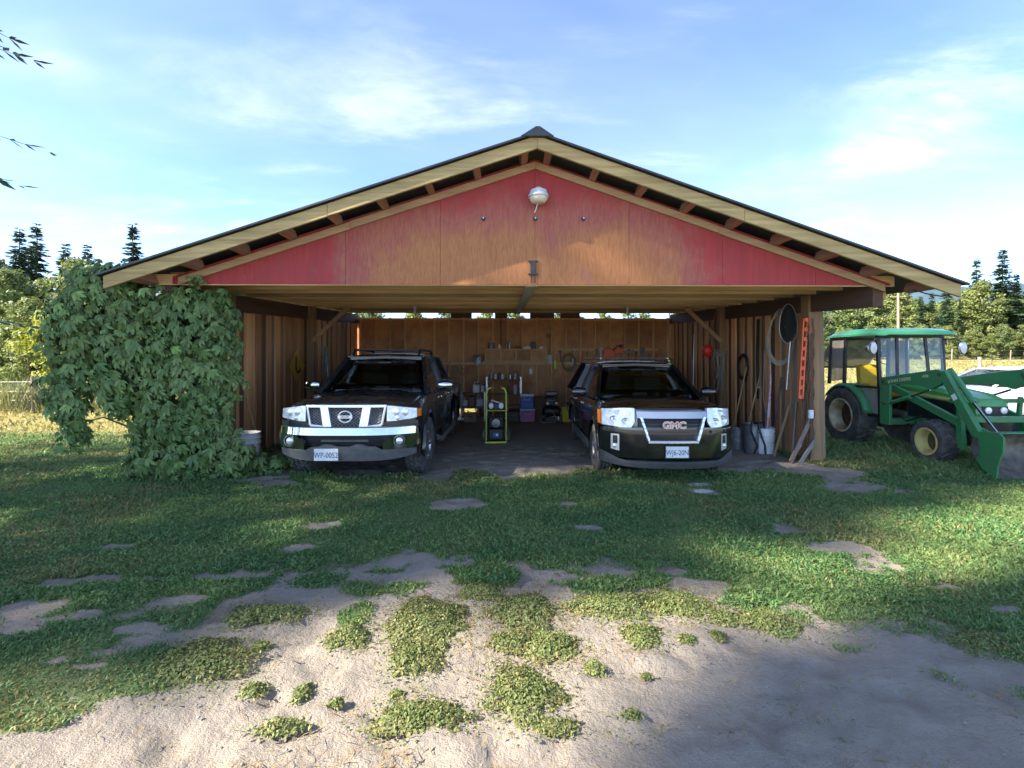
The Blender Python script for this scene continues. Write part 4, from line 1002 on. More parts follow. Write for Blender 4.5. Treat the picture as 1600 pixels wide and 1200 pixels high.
def quad_pane(name, P, th, mat, parent):
    P = [Vector(p) for p in P]; n = (P[1] - P[0]).cross(P[3] - P[0]).normalized() * th
    return MB().add(P + [p + n for p in P], [(0, 1, 2, 3), (7, 6, 5, 4), (0, 4, 5, 1), (1, 5, 6, 2), (2, 6, 7, 3), (3, 7, 4, 0)]).build(name, mat, parent)
def greenhouse(t, paint, G):
    """cabin of pillars, roof and panes. G: belt z/half width, roof z/half width, y of windscreen foot/head, pillar ys, rear foot/head"""
    wb, zb, wr, zr = G['wb'], G['zb'], G['wr'], G['zr']; y0, y1, y2, y3 = G['y']
    zr_f = zr - .055
    # roof: crowned slab
    rings = []
    for y, k, dz in ((y1 - .02, .93, -.055), (y1 + .10, .98, -.02), (y1 + .5, 1.0, .0), ((y1 + y2) / 2, 1.0, .005), (y2 - .3, 1.0, -.01), (y2, .96, -.05)):
        hw = wr * k
        top = [(hw * c, zr + dz + .035 * (1 - abs(c) ** 2.4)) for c in (-1, -.8, -.5, 0, .5, .8, 1)]
        rings.append([(x, y, z) for x, z in top] + [(hw * 1.02, y, zr + dz - .03), (-hw * 1.02, y, zr + dz - .03)])
    MB().loft(rings).build('roof', paint, t, 40)
    sidez = zr - .045
    for sg in (-1, 1):
        A0, A1 = (sg * (wb - .05), y0 - .04, zb - .02), (sg * wr, y1, zr_f)
        MB().bar(A0, A1, .075, .06, up=(0, 1, 0)).build('pillar', paint, t, bevel=.012)
        MB().bar((sg * wr, y1 - .02, sidez), (sg * wr, y2, sidez), .05, .06).build('roof_rail', paint, t, bevel=.01)
        for yb_, yt_ in G['pill']:
            MB().bar((sg * wb, yb_, zb - .03), (sg * (wr + .01), yt_, sidez), .09, .045, up=(0, 1, 0)).build('pillar', paint, t, bevel=.01)
        MB().bar((sg * wb, y3, zb - .03), (sg * wr, y2, sidez), .14, .05, up=(0, 1, 0)).build('pillar', paint, t, bevel=.01)
        ys = [(y0 + .05, y1 + .02)] + list(G['pill']) + [(y3 - .06, y2 - .04)]
        for i in range(len(ys) - 1):
            (a0, a1), (b0, b1) = ys[i], ys[i + 1]
            quad_pane('side_window', [(sg * (wb - .012), a0 + .03, zb - .01), (sg * (wb - .012), b0 - .03, zb - .01), (sg * (wr + .004), b1 - .03, sidez), (sg * (wr + .004), a1 + .03, sidez)], -.006 * sg, M_glass if i == 0 else M_darkglass, t)
    # windscreen in three bent strips
    xs = np.linspace(-1, 1, 9)
    mb = MB(); vs = []
    for u in np.linspace(0, 1, 5):
        for c in xs:
            hw = (wb - .075) * (1 - u) + (wr - .035) * u
            vs.append((c * hw, y0 + (y1 - y0) * u - .07 * (1 - c * c) * (1 - .5 * u) + .045, zb + (zr_f - zb + .01) * u))
    fs = [(r_ * 9 + c, r_ * 9 + c + 1, r_ * 9 + c + 10, r_ * 9 + c + 9) for r_ in range(4) for c in range(8)]
    ws = mb.add(vs, fs).build('windscreen', M_glass, t, 60)
    so = ws.modifiers.new('s', 'SOLIDIFY'); so.thickness = .005
    MB().bar((-wr + .03, y1 - .03, zr_f + .012), (wr - .03, y1 - .03, zr_f + .012), .03, .035).build('header_rail', paint, t, bevel=.01)
    quad_pane('rear_window', [(-(wb - .08), y3, zb), (wb - .08, y3, zb), (wr - .05, y2 + .02, sidez), (-(wr - .05), y2 + .02, sidez)], .006, M_darkglass, t)
    # cabin: dash, seats, steering wheel, mirror, wipers
    MB().prism([(y0 - .05, zb - .06), (y0 + .30, zb + .03), (y0 + .48, zb - .02), (y0 + .5, zb - .45), (y0, zb - .45)], -(wb - .1), wb - .1, 'x').build('dashboard', M_seat, t, bevel=.02)
    MB().box((0, (y0 + y3) / 2 + .2, zb - .52), (2 * wb - .25, y3 - y0 - .2, .03)).build('cabin_floor', M_seat, t)
    for sg in (-1, 1):
        s_ = MB().prism([(y0 + 1.30, zb - .45), (y0 + 1.42, zb + .26), (y0 + 1.52, zb + .27), (y0 + 1.48, zb - .45)], sg * .37 - .24, sg * .37 + .24, 'x').build('seat', M_seat, t, bevel=.04)
        MB().box((sg * .37, y0 + 1.46, zb + .36), (.26, .09, .16)).build('headrest', M_seat, s_, bevel=.03)
    MB().box((0, y0 + 2.25, zb + .03), (1.25, .12, .55)).build('rear_seat', M_seat, t, bevel=.04)
    ring = [(.36 + .185 * math.cos(a), y0 + .62 + .05 * math.sin(a), zb + .02 + .17 * math.sin(a)) for a in np.linspace(0, 2 * math.pi, 21)]
    MB().tube(ring, .014, 6, caps=False).bar((.2, y0 + .62, zb + .02), (.52, y0 + .62, zb + .02), .03, .02).build('steering_wheel', M_blackp, t, 40)
    MB().box((0, y1 - .12, zr_f - .09), (.23, .03, .065)).build('cabin_mirror', M_blackp, t, bevel=.01)
    for x0 in (-.58, .08):
        MB().tube([(x0, y0 - .06, zb + .015), (x0 + .52, y0 + .012, zb + .045)], .008, 5).build('wiper', M_blackp, t)
def door_lines(t, half, ys, z0, z1, mat):
    for sg in (-1, 1):
        for y in ys: MB().box((sg * half, y, (z0 + z1) / 2), (.006, .008, z1 - z0)).build('door_seam', mat, t)
def door_handle(t, x, y, z, mat):
    MB().bar((x, y - .09, z), (x, y + .09, z), .03, .022).build('door_handle', mat, t, bevel=.006)
def outside_mirror(t, x, y, z, sg, mat):
    MB().lathe([(0, -.12), (.06, -.11), (.085, -.04), (.088, .04), (.06, .11), (0, .12)], 16, (x + sg * .12, y, z), 'x', sx=.75, sy=1.0).build('mirror', mat, t, 60)
    MB().bar((x - sg * .03, y + .02, z - .05), (x + sg * .07, y, z - .04), .05, .05).build('mirror_arm', M_blackp, t)
def plate(t, txt, x, y, z, frame, rz=0.0):
    p = MB().box((0, 0, 0), (.305, .006, .152)).build('number_plate', M_plate, t, bevel=.003, loc=(x, y, z))
    if frame: MB().box((0, .006, 0), (.335, .008, .182)).build('plate_frame', M_blackp, p, bevel=.006)
    add_text(txt, .098, .001, M_plateT, p, (0, -.004, -.008), RXm, squeeze=.80)
    for dx in (-.10, .10):
        for dz in (-.062, .062): MB().lathe([(0, -.006), (.006, -.006), (.006, 0), (0, 0)], 8, (dx, 0, dz), 'y').build('screw', M_galv, p)
    return p

# ---------------------------------------------------------------- pickup
def make_pickup():
    t = thing('pickup_truck', 'dusty black crew cab pickup with chrome bumper and roof rack in the barn', 'pickup', (-2.06, 6.18, 0), R(-0.6))
    yF = lambda x, z=0: .02 + .20 * (abs(x) / .92) ** 3.2 + .06 * max(0, z - .85)
    tab = [(.16, .70, 1.02, .98, .50), (.20, .80, 1.05, 1.00, .48), (.27, .865, 1.07, 1.03, .46), (.37, .90, 1.085, 1.045, .44), (.55, .925, 1.105, 1.06, .42), (.9, .925, 1.13, 1.075, .42), (1.22, .92, 1.16, 1.09, .42), (1.45, .915, 1.15, 1.10, .42),
           (2.0, .915, 1.14, 1.11, .42), (3.0, .915, 1.14, 1.115, .42), (3.52, .915, 1.14, 1.12, .42), (3.56, .915, 1.16, 1.13, .44), (4.4, .915, 1.16, 1.13, .46), (5.2, .90, 1.15, 1.12, .50)]
    body = body_solid(tab, [(.90, .40), (4.28, .40)], .47, M_paintT, 'body', t)
    # bonnet with raised centre
    xs = np.linspace(-.80, .80, 13); mb = MB(); vs = []
    ys = (.14, .22, .4, .7, 1.0, 1.2)
    for y in ys:
        zt = lerp_tab(tab, y)[1]
        for x in xs: vs.append((x, y + .05 * (x / .8) ** 2 * (1 if y < .3 else 0), zt + .022 - .055 * (abs(x) / .86) ** 3.5 + (.016 if abs(x) < .42 else 0)))
    n = len(xs); mb.add(vs, [(r_ * n + c, r_ * n + c + 1, (r_ + 1) * n + c + 1, (r_ + 1) * n + c) for r_ in range(len(ys) - 1) for c in range(n - 1)])
    ho = mb.build('bonnet', M_paintT, t, 35); so = ho.modifiers.new('s', 'SOLIDIFY'); so.thickness = .02; so.offset = -1
    # grille: black core, mesh, V-shaped chrome bars, surround, badge
    g0, g1 = .775, 1.045
    MB().panel(np.linspace(-.50, .50, 9), lambda x: g0, lambda x: g1, lambda x, z: yF(x, z) + .035, .05).build('grille_core', M_blackp, t)
    grl = MB()
    grl.panel(np.linspace(-.52, .52, 11), lambda x: g1 - .014, lambda x: g1 + .022, lambda x, z: yF(x, z) - .012, .045)
    for sg in (-1, 1):
        q = lambda u, sg=sg: sorted([sg * u[0], sg * u[1]])
        mb2 = [(sg * .33, g1 + .01), (sg * .225, g1 + .01), (sg * .17, g0 - .02), (sg * .285, g0 - .02)]
        vs = [(x, yF(x, z) - .02, z) for x, z in mb2] + [(x, yF(x, z) + .04, z) for x, z in mb2]
        grl.add(vs, [(0, 1, 2, 3), (7, 6, 5, 4), (0, 4, 5, 1), (1, 5, 6, 2), (2, 6, 7, 3), (3, 7, 4, 0)])
        for a, b in (((sg * .505, g1), (sg * .46, g0 + .03)), ((sg * .46, g0 + .03), (sg * .29, g0 + .012))):
            grl.bar((a[0], yF(*a) - .004, a[1]), (b[0], yF(*b) - .004, b[1]), .024, .03)
    grl.bar((-.2, yF(.1, g0) - .006, g0 - .004), (.2, yF(.1, g0) - .006, g0 - .004), .03, .035)
    gr_ = grl.build('grille_bars', M_satin, t, bevel=.006)
    ms = MB()
    def inpoly(x, z):
        l_ = (g1 - .015 - z) / (g1 - g0); c = .225 - .05 * l_; s0 = .325 - .045 * l_; s1 = .50 - .05 * l_
        return g0 + .015 < z < g1 - .015 and (abs(x) < c or s0 < abs(x) < s1)
    for sg in (-1, 1):
        for k in range(-26, 27):
            pts = []
            for u in np.linspace(0, 1, 15):
                z = g0 + u * (g1 - g0); x = k * .052 + sg * (u - .5) * .40
                if inpoly(x, z): pts.append((x, yF(x, z) + .022, z))
                else:
                    if len(pts) > 1: ms.tube(pts, .0045, 4, caps=False)
                    pts = []
            if len(pts) > 1: ms.tube(pts, .0045, 4, caps=False)
    ms.build('grille_mesh', M_alloy, t)
    yb = yF(0, .92) - .012
    bd = MB(); bd.tube([(.082 * math.cos(a), yb, .915 + .072 * math.sin(a)) for a in np.linspace(0, 2 * math.pi, 25)], .012, 8, caps=False)
    bd.box((0, yb - .004, .915), (.185, .02, .036)); bo = bd.build('badge', M_satin, t, 40)
    add_text('NISSAN', .032, .001, M_blackp, bo, (0, yb - .016, .915), RXm)
    # headlamps
    for sg in (-1, 1):
        xs = np.linspace(.525, .885, 8) * sg
        lo = lambda x: .855 + .035 * max(0, (abs(x) - .6) / .28); hi = lambda x: 1.055 - .045 * max(0, (abs(x) - .55) / .33)
        yh = lambda x, z: yF(x, z) - .012 + .02 * (z - .85)
        h = MB().panel(xs, lo, hi, yh, .05, 3).build('headlight', M_lamp, t, 40)
        for x, z, r_ in ((.63, .975, .052), (.74, .965, .05), (.655, .895, .03)):
            MB().lathe([(0, -.012), (r_ * .5, -.012), (r_, -.004), (r_, .02), (0, .02)], 18, (x * sg, yh(x, z), z), 'y').build('bulb_bowl', M_clear, h, 40)
        MB().panel(np.linspace(.887, .925, 4) * sg, lambda x: .90, lambda x: 1.0, lambda x, z: yF(x, z) - .004 + (abs(x) - .887) * 1.2, .06).build('turn_lamp', M_amber, t, 40)
        MB().panel(np.linspace(.0, .90, 8) * sg, lambda x: .775, lambda x: .853 if abs(x) > .5 else .778, lambda x, z: yF(x, z) + .0, .05).build('fascia', M_paintT, t, 40)
    # chrome bumper around a dark mouth
    yB = lambda x, z=0: -.10 + .30 * (abs(x) / .93) ** 3.4 - .02 * (1 - abs(z - .68) / .12)
    W = np.linspace(-.925, .925, 25)
    MB().panel(W, lambda x: .695, lambda x: .785 - .02 * (abs(x) > .9), yB, .08, 3).build('bumper', M_chrome, t, 50)
    MB().panel(np.linspace(-.90, .90, 15), lambda x: .78, lambda x: .79, lambda x, z: yB(x, .78) + .005, .14, 1).build('bumper_top', M_plast, t, 50)
    for sg in (-1, 1):
        MB().panel(np.linspace(.50, .925, 9) * sg, lambda x: .495 + .05 * max(0, (abs(x) - .8) / .12), lambda x: .694 - .10 * max(0, 1 - (abs(x) - .50) / .10), yB, .08, 3).build('bumper_end', M_chrome, t, 50)
        f = MB(); f.lathe([(0, -.004), (.052, -.004), (.06, -.016), (.072, -.012), (.075, .03), (0, .03)], 22, (.70 * sg, yB(.70, .62) - .012, .612), 'y')
        fo_ = f.build('fog_lamp', M_blackp, t, 40)
        MB().lathe([(0, -.022), (.03, -.02), (.046, -.008), (0, -.008)], 20, (.70 * sg, yB(.70, .62) - .012, .612), 'y').build('lens', M_clear, fo_, 50)
        MB().tube([(.70 * sg + .068 * math.cos(a), yB(.70, .62) - .026, .612 + .068 * math.sin(a)) for a in np.linspace(0, 6.283, 25)], .007, 6, caps=False).build('fog_ring', M_chrome, fo_, 50)
    MB().panel(np.linspace(-.56, .56, 9), lambda x: .53, lambda x: .70, lambda x, z: yB(x, z) + .10, .04).build('mouth', M_blackp, t)
    MB().panel(np.linspace(-.30, .30, 5), lambda x: .60, lambda x: .625, lambda x, z: yB(x, z) + .085, .02).build('mouth_bar', M_alloy, t)
    MB().panel(np.linspace(-.88, .88, 23), lambda x: .36 + .06 * (abs(x) / .88) ** 4, lambda x: .50 + (.045 if abs(x) < .47 else 0) + (.03 if .13 < abs(x) < .3 else 0), lambda x, z: yB(x, z) - .012 + .18 * max(0, .48 - z), .07, 4).build('valance', M_plast, t, 40)
    plate(t, 'WP-0052', -.20, yB(-.2, .45) - .028, .452, False)
    # flares, wheels, steps
    tm = tyre_mesh(.405, .265, .215, 30, 'at')
    for sg in (-1, 1):
        for yw in (.90, 4.28):
            a = np.linspace(-.12, math.pi + .12, 19); mb = MB(); vs = []
            for q in a:
                c, s_ = math.cos(q), math.sin(q)
                for rr_, xx in ((.465, .90), (.475, .955), (.50, .962), (.535, .925)): vs.append((sg * xx, yw + c * rr_, .40 + s_ * rr_))
            mb.add(vs, [(i * 4 + j, i * 4 + j + 1, i * 4 + j + 5, i * 4 + j + 4) for i in range(18) for j in range(3)])
            fl = mb.build('wheel_flare', M_paintT, t, 50); so = fl.modifiers.new('s', 'SOLIDIFY'); so.thickness = .012
            wheel(t, tm, .405, .265, .215, sg * .80, yw, R(-4) if yw < 2 else 0, sg)
        MB().box((sg * .60, .90, .56), (.03, .86, .60)).build('inner_arch', M_well, t)
        MB().tube([(sg * .95, 1.5, .42), (sg * .99, 1.65, .37), (sg * .99, 3.35, .37), (sg * .95, 3.5, .42)], .045, 10).build('side_step', M_plast, t, 50)
        for yy in (1.7, 3.3): MB().bar((sg * .7, yy, .46), (sg * .97, yy, .38), .05, .03).build('step_bracket', M_blackp, t)
        outside_mirror(t, sg * .95, 1.62, 1.24, sg, M_chrome)
        for yy in (2.25, 3.15): door_handle(t, sg * .925, yy, 1.02, M_chrome)
    door_lines(t, .9165, (1.52, 2.52, 3.50), .5, 1.08, M_blackp)
    MB().box((0, 1.6, .34), (1.2, 2.2, .12)).build('underbody', M_well, t); MB().box((0, 4.0, .40), (1.0, 2.0, .14)).build('underbody', M_well, t)
    MB().tube([(-.85, .9, .40), (.85, .9, .40)], .05, 8).build('axle', M_well, t); MB().tube([(-.85, 4.28, .40), (.85, 4.28, .40)], .06, 8).build('axle', M_well, t)
    greenhouse(t, M_paintT, dict(wb=.885, zb=1.15, wr=.64, zr=1.735, y=(1.28, 2.05, 3.40, 3.55), pill=((2.52, 2.62),)))
    rk = MB()
    for sg in (-1, 1):
        rk.tube([(sg * .56, 2.05, 1.74), (sg * .56, 2.15, 1.82), (sg * .56, 3.2, 1.82), (sg * .56, 3.3, 1.74)], .02, 8)
    ra = rk.build('roof_rack', M_blackp, t, 50)
    for yy in (2.3, 3.05): MB().bar((-.56, yy, 1.825), (.56, yy, 1.825), .05, .025).build('cross_bar', M_blackp, ra, bevel=.006)
    return t
make_pickup()

# ---------------------------------------------------------------- utility vehicle
def make_suv():
    t = thing('utility_vehicle', 'glossy black utility vehicle with red letters on its chrome framed grille', 'car', (2.19, 6.28, 0), R(-1.2))
    yF = lambda x, z=0: .02 + .36 * (abs(x) / .93) ** 2.8 + .10 * max(0, z - .72)
    tab = [(.24, .66, .98, .93, .30), (.28, .78, 1.0, .95, .28), (.36, .86, 1.03, .98, .27), (.46, .905, 1.05, 1.0, .26), (.6, .925, 1.07, 1.02, .25), (.9, .925, 1.085, 1.035, .24), (1.12, .925, 1.10, 1.04, .24), (1.4, .925, 1.07, 1.04, .24),
           (2.2, .925, 1.06, 1.045, .24), (3.3, .925, 1.07, 1.055, .24), (4.2, .92, 1.08, 1.06, .28), (4.55, .88, 1.06, 1.03, .34), (4.7, .80, 1.0, .97, .42)]
    body_solid(tab, [(.92, .355), (3.78, .355)], .415, M_paintS, 'body', t)
    xs = np.linspace(-.82, .82, 15); mb = MB(); vs = []; ys = (.16, .24, .4, .7, .95, 1.12)
    for y in ys:
        zt = lerp_tab(tab, y)[1]
        for x in xs: vs.append((x, y + .10 * (x / .82) ** 2 * (1 if y < .3 else .3), zt + .024 - .06 * (abs(x) / .88) ** 3.2 + (.014 if abs(x) < .50 else 0)))
    n = len(xs); mb.add(vs, [(r_ * n + c, r_ * n + c + 1, (r_ + 1) * n + c + 1, (r_ + 1) * n + c) for r_ in range(len(ys) - 1) for c in range(n - 1)])
    ho = mb.build('bonnet', M_paintS, t, 35); so = ho.modifiers.new('s', 'SOLIDIFY'); so.thickness = .02; so.offset = -1
    MB().panel(np.linspace(-.84, .84, 17), lambda x: .60, lambda x: 1.0, lambda x, z: yF(x, z) + .03, .12).build('nose', M_paintS, t, 40)
    # bumper skin with stepped centre section
    WX = np.linspace(-.925, .925, 31)
    def sk(x, z): return yF(x, z) - .055 - .03 * float(sstep(.40, .62, abs(x)))
    MB().panel(WX, lambda x: .36, lambda x: .78 - .02 * (abs(x) / .9) ** 2, sk, .10, 8).build('bumper', M_paintS, t, 28)
    for sg in (-1, 1):
        MB().panel(np.linspace(.53, .915, 7) * sg, lambda x: .70 + .03 * (abs(x) - .5), lambda x: .735 + .03 * (abs(x) - .5), lambda x, z: sk(x, z) - .028, .04, 1).build('bumper_ridge', M_paintS, t, 40)
    # grille
    zt, zm, zl = .985, .905, .585
    hw = lambda z: .335 + (z - zl) / (zt - zl) * .125
    MB().panel(np.linspace(-.45, .45, 9), lambda x: zl + .01 + (0 if abs(x) < .34 else .12), lambda x: zt - .01, lambda x, z: yF(x, z) - .045, .05).build('grille_core', M_blackp, t)
    gc = MB()
    gc.panel(np.linspace(-.475, .475, 11), lambda x: zm, lambda x: zt + .004, lambda x, z: yF(x, z) - .10 + .05 * (z - zm) / .08, .06, 3)
    gf = gc.build('grille_bar', M_satin, t, 40)
    fr = MB()
    for sg in (-1, 1):
        P = [(sg * (hw(z) - .012), z) for z in np.linspace(zm + .02, zl + .02, 5)]
        for a, b in zip(P[:-1], P[1:]): fr.bar((a[0], yF(*a) - .085, a[1]), (b[0], yF(*b) - .085, b[1]), .036, .05, up=(0, 1, 0))
    X = np.linspace(-.335, .335, 9)
    for a, b in zip(X[:-1], X[1:]): fr.bar((a, yF(a, zl) - .085, zl + .004), (b, yF(b, zl) - .085, zl + .004), .034, .05, up=(0, 1, 0))
    fr.build('grille_frame', M_satin, t, 40, bevel=.006)
    for z0_, z1_ in ((.83, .893), (.725, .80), (.615, .69)):
        w_ = hw((z0_ + z1_) / 2) - .045
        MB().panel(np.linspace(-w_, w_, 9), lambda x: z0_ - .012, lambda x: z0_ - .002, lambda x, z: yF(x, z) - .07, .03, 1).build('grille_slat', M_valS, t)
        k = int(w_ * 2 / .034); sl = MB()
        for i in range(k):
            for rr_ in range(2):
                x = -w_ + (i + .5 + .5 * rr_) * .034; z = z0_ + (z1_ - z0_) * (.27 + .46 * rr_)
                sl.tube([(x + .0145 * math.cos(a), yF(x, z) - .055, z + .0155 * math.sin(a)) for a in np.linspace(0, 6.283, 7)], .0042, 4, caps=False)
        sl.build('grille_mesh', M_valS, t)
    yl = yF(0, .80) - .12
    go = add_text('GMC', .125, .010, M_satin, t, (0, yl + .01, .815), RXm, .007, 'badge', 1.12)
    M_redl = pm('red_enamel', (0.50, 0.01, 0.035), .5)
    add_text('GMC', .125, .004, M_redl, go, (0, .0, .013), (0, 0, 0), -.002, 'letter_face', 1.12)
    for sg in (-1, 1):
        xs2 = np.linspace(.495, .90, 9) * sg
        lo = lambda x: .755 + .03 * (abs(x) - .5) / .4 + .10 * max(0, (.56 - abs(x)) / .07) ** 1.5; hi = lambda x: 1.03 - .03 * max(0, (abs(x) - .62) / .28)
        yh = lambda x, z: yF(x, z) - .052 + .05 * (z - .75)
        h = MB().panel(xs2, lo, hi, yh, .07, 4).build('headlight', M_lamp, t, 40)
        for x, z, r_ in ((.755, .86, .062), (.615, .85, .05), (.70, .965, .04)):
            q = MB().lathe([(0, -.004), (r_ * .45, -.012), (r_ * .6, -.004), (r_, -.014), (r_, .02), (0, .02)], 20, (x * sg, yh(x, z), z), 'y').build('bulb_bowl', M_clear, h, 40)
        MB().panel(np.linspace(.902, .93, 4) * sg, lambda x: .79, lambda x: .98, lambda x, z: yF(x, z) - .035 + (abs(x) - .90) * 1.5, .08).build('turn_lamp', M_amber, t, 40)
        # upright fog lamp pods
        f = MB().panel(np.linspace(.70, .80, 4) * sg, lambda x: .45 + .02 * (abs(x) - .7) / .1, lambda x: .675, lambda x, z: sk(x, z) - .014, .03, 3).build('fog_lamp', M_satin, t, 40)
        MB().panel(np.linspace(.722, .778, 3) * sg, lambda x: .55, lambda x: .655, lambda x, z: sk(x, z) - .018, .02, 2).build('pod_recess', M_blackp, f)
        MB().lathe([(0, -.012), (.02, -.01), (.03, 0), (.03, .02), (0, .02)], 16, (.75 * sg, sk(.75, .51) - .016, .515), 'y').build('lens', M_clear, f, 50)
        MB().bar((sg * .735, sk(.735, .6) - .02, .60), (sg * .765, sk(.765, .6) - .02, .60), .012, .012).build('pod_bar', M_chrome, f)
    MB().panel(np.linspace(-.93, .93, 25), lambda x: .235 + .05 * (abs(x) / .93) ** 4, lambda x: .325 + .12 * max(0, (abs(x) - .66) / .27), lambda x, z: yF(x, z) - .10 + .25 * max(0, .30 - z), .12, 4).build('valance', M_valS, t, 40)
    plate(t, 'WJ6-20N', .05, sk(.05, .45) - .022, .455, True)
    tm = tyre_mesh(.355, .225, .23, 44, 'road')
    for sg in (-1, 1):
        for yw in (.92, 3.78):
            wheel(t, tm, .355, .225, .23, sg * .80, yw, R(3) if yw < 2 else 0, sg, 5)
            a = np.linspace(.05, math.pi - .05, 17); mb = MB(); vs = []
            for q in a:
                c, s_ = math.cos(q), math.sin(q)
                for rr_, xx in ((.41, .90), (.415, .938), (.45, .94), (.48, .92)): vs.append((sg * xx, yw + c * rr_, .355 + s_ * rr_))
            mb.add(vs, [(i * 4 + j, i * 4 + j + 1, i * 4 + j + 5, i * 4 + j + 4) for i in range(16) for j in range(3)])
            fl = mb.build('wheel_flare', M_paintS, t, 50); so = fl.modifiers.new('s', 'SOLIDIFY'); so.thickness = .01
        MB().panel([sg * .925, sg * .94], lambda x: .26, lambda x: .40, lambda x, z: 1.40, 1.95, 1).build('sill', M_plast, t)
        outside_mirror(t, sg * .95, 1.48, 1.16, sg, M_paintS)
        for yy in (2.25, 3.2): door_handle(t, sg * .935, yy, .93, M_chrome)
        MB().bar((sg * .60, 2.1, 1.715), (sg * .60, 3.9, 1.70), .03, .03).build('roof_bar', M_alloy, t, bevel=.008)
    door_lines(t, .9265, (1.42, 2.45, 3.35), .42, 1.0, M_blackp)
    MB().box((0, 2.3, .24), (1.3, 3.6, .12)).build('underbody', M_well, t)
    for yw in (.92, 3.78): MB().tube([(-.85, yw, .33), (.85, yw, .33)], .045, 8).build('axle', M_well, t)
    greenhouse(t, M_paintS, dict(wb=.885, zb=1.085, wr=.625, zr=1.645, y=(1.14, 1.98, 3.95, 4.45), pill=((2.38, 2.50), (3.30, 3.32))))
    t.scale = (.97, .97, .975)
    return t
make_suv()

# ---------------------------------------------------------------- white car beyond the tractor
def make_car():
    t = thing('white_car', 'white car parked in the grass beyond the green loader', 'car', (11.4, 12.9, gz(13, 12.9)), R(-90))
    M_wp = pm('white_paint', (0.78, 0.79, 0.80), .25, coat=.8)
    tab = [(.0, .60, .70, .66, .32), (.12, .78, .78, .72, .26), (.4, .84, .86, .80, .24), (.9, .86, .93, .86, .22), (1.2, .86, .95, .90, .22), (2.4, .86, .95, .92, .22), (3.6, .86, .98, .93, .24), (4.3, .78, .95, .9, .34)]
    body_solid(tab, [(.85, .31), (3.45, .31)], .37, M_wp, 'body', t)
    tm = tyre_mesh(.31, .2, .2, 36, 'road')
    for sg in (-1, 1):
        for yw in (.85, 3.45): wheel(t, tm, .31, .2, .2, sg * .76, yw, 0, sg, 5)
    greenhouse(t, M_wp, dict(wb=.82, zb=.96, wr=.58, zr=1.42, y=(1.15, 1.95, 3.3, 3.9), pill=((2.25, 2.32),)))
    MB().panel(np.linspace(-.35, .35, 5), lambda x: .5, lambda x: .64, lambda x, z: .0 + .2 * (abs(x) / .8) ** 2, .04).build('grille', M_blackp, t)
    for sg in (-1, 1): MB().panel(np.linspace(.42, .74, 5) * sg, lambda x: .58, lambda x: .70, lambda x, z: -.005 + .25 * (abs(x) / .8) ** 3, .06).build('headlight', M_lamp, t)
make_car()

# ================================================================ tractor with front loader (front towards -y, origin on the ground under the rear axle)
M_jd = pm('tractor_green', (0.03, 0.21, 0.065), .45, c2=(0.075, 0.14, 0.07), scale=5, coat=.2, lo=.40, hi=.80, rough2=.75)
M_jdl = pm('sunlit_hood_green', (0.05, 0.30, 0.06), .35, c2=(0.07, 0.27, 0.07), scale=5, coat=.3)  # lighter than the tractor green: sunlight on the hood put into its colour
M_jdroof = pm('cab_roof_green', (0.04, 0.27, 0.12), .4, c2=(0.06, 0.24, 0.12), scale=4, coat=.2)
M_jdy = pm('wheel_yellow', (0.62, 0.50, 0.16), .5, c2=(0.45, 0.33, 0.14), scale=6, lo=.4, hi=.7)
M_rimw = pm('faded_rim', (0.62, 0.58, 0.38), .55, c2=(0.34, 0.22, 0.10), scale=3.2, lo=.42, hi=.62)
M_seaty = pm('seat_vinyl', (0.72, 0.47, 0.02), .4, c2=(0.6, 0.38, 0.02), scale=6)
M_hub = pm('dirty_hub', (0.06, 0.045, 0.03), .85, c2=(0.13, 0.09, 0.05), scale=9)
M_worn = pm('worn_steel', (0.10, 0.085, 0.07), .55, metal=.5, c2=(0.22, 0.19, 0.16), scale=9, bump=.2)
M_dusty = pm('dusty_glass', (0.34, 0.31, 0.27), .25, alpha=.62, spec=.5)
M_cabg = pm('cab_glass', (0.80, 0.88, 0.84), .02, trans=1.0)
tr = thing('tractor', 'green cab tractor with yellow seat and front loader beside the barn', 'tractor', (7.40, 9.42, 0), R(0.3))
def lug_tyre(rad, wid, rim, lugs):
    mb = MB(); h = wid / 2
    mb.lathe([(rim, -h * .80), (rim + .02, -h * .92), (rad * .80, -h), (rad * .92, -h * .94), (rad * .955, -h * .7), (rad * .965, 0), (rad * .955, h * .7), (rad * .92, h * .94), (rad * .80, h), (rim + .02, h * .92), (rim, h * .80)], 44, axis='x', caps=False)
    for sg in (-1, 1):
        for k in range(lugs):
            a0 = 2 * math.pi * (k + (.5 if sg > 0 else 0)) / lugs; vs = []
            for u in np.linspace(0, 1, 5):               # lug sweeps from the middle out over the shoulder
                x = sg * h * (u * 1.02 - .06); a = a0 + u * .30; rr = rad * (1.0 if u < .8 else .985 - .12 * (u - .8) / .2)
                da = .05 + .025 * u
                for s_ in (-1, 1):
                    for r_ in (rr * .92 if u < .8 else rr * .86, rr * 1.015):
                        q = a + s_ * da; vs.append((x, math.cos(q) * r_, math.sin(q) * r_))
            fs = []
            for i in range(4):
                b = i * 4
                fs += [(b, b + 1, b + 5, b + 4), (b + 1, b + 3, b + 7, b + 5), (b + 3, b + 2, b + 6, b + 7)]
            fs += [(0, 2, 3, 1), (16, 17, 19, 18)]
            mb.add(vs, fs)
    return mb.mesh('tyre', M_rubber, 30)
rear_t, front_t = lug_tyre(.56, .38, .315, 20), lug_tyre(.345, .27, .205, 16)
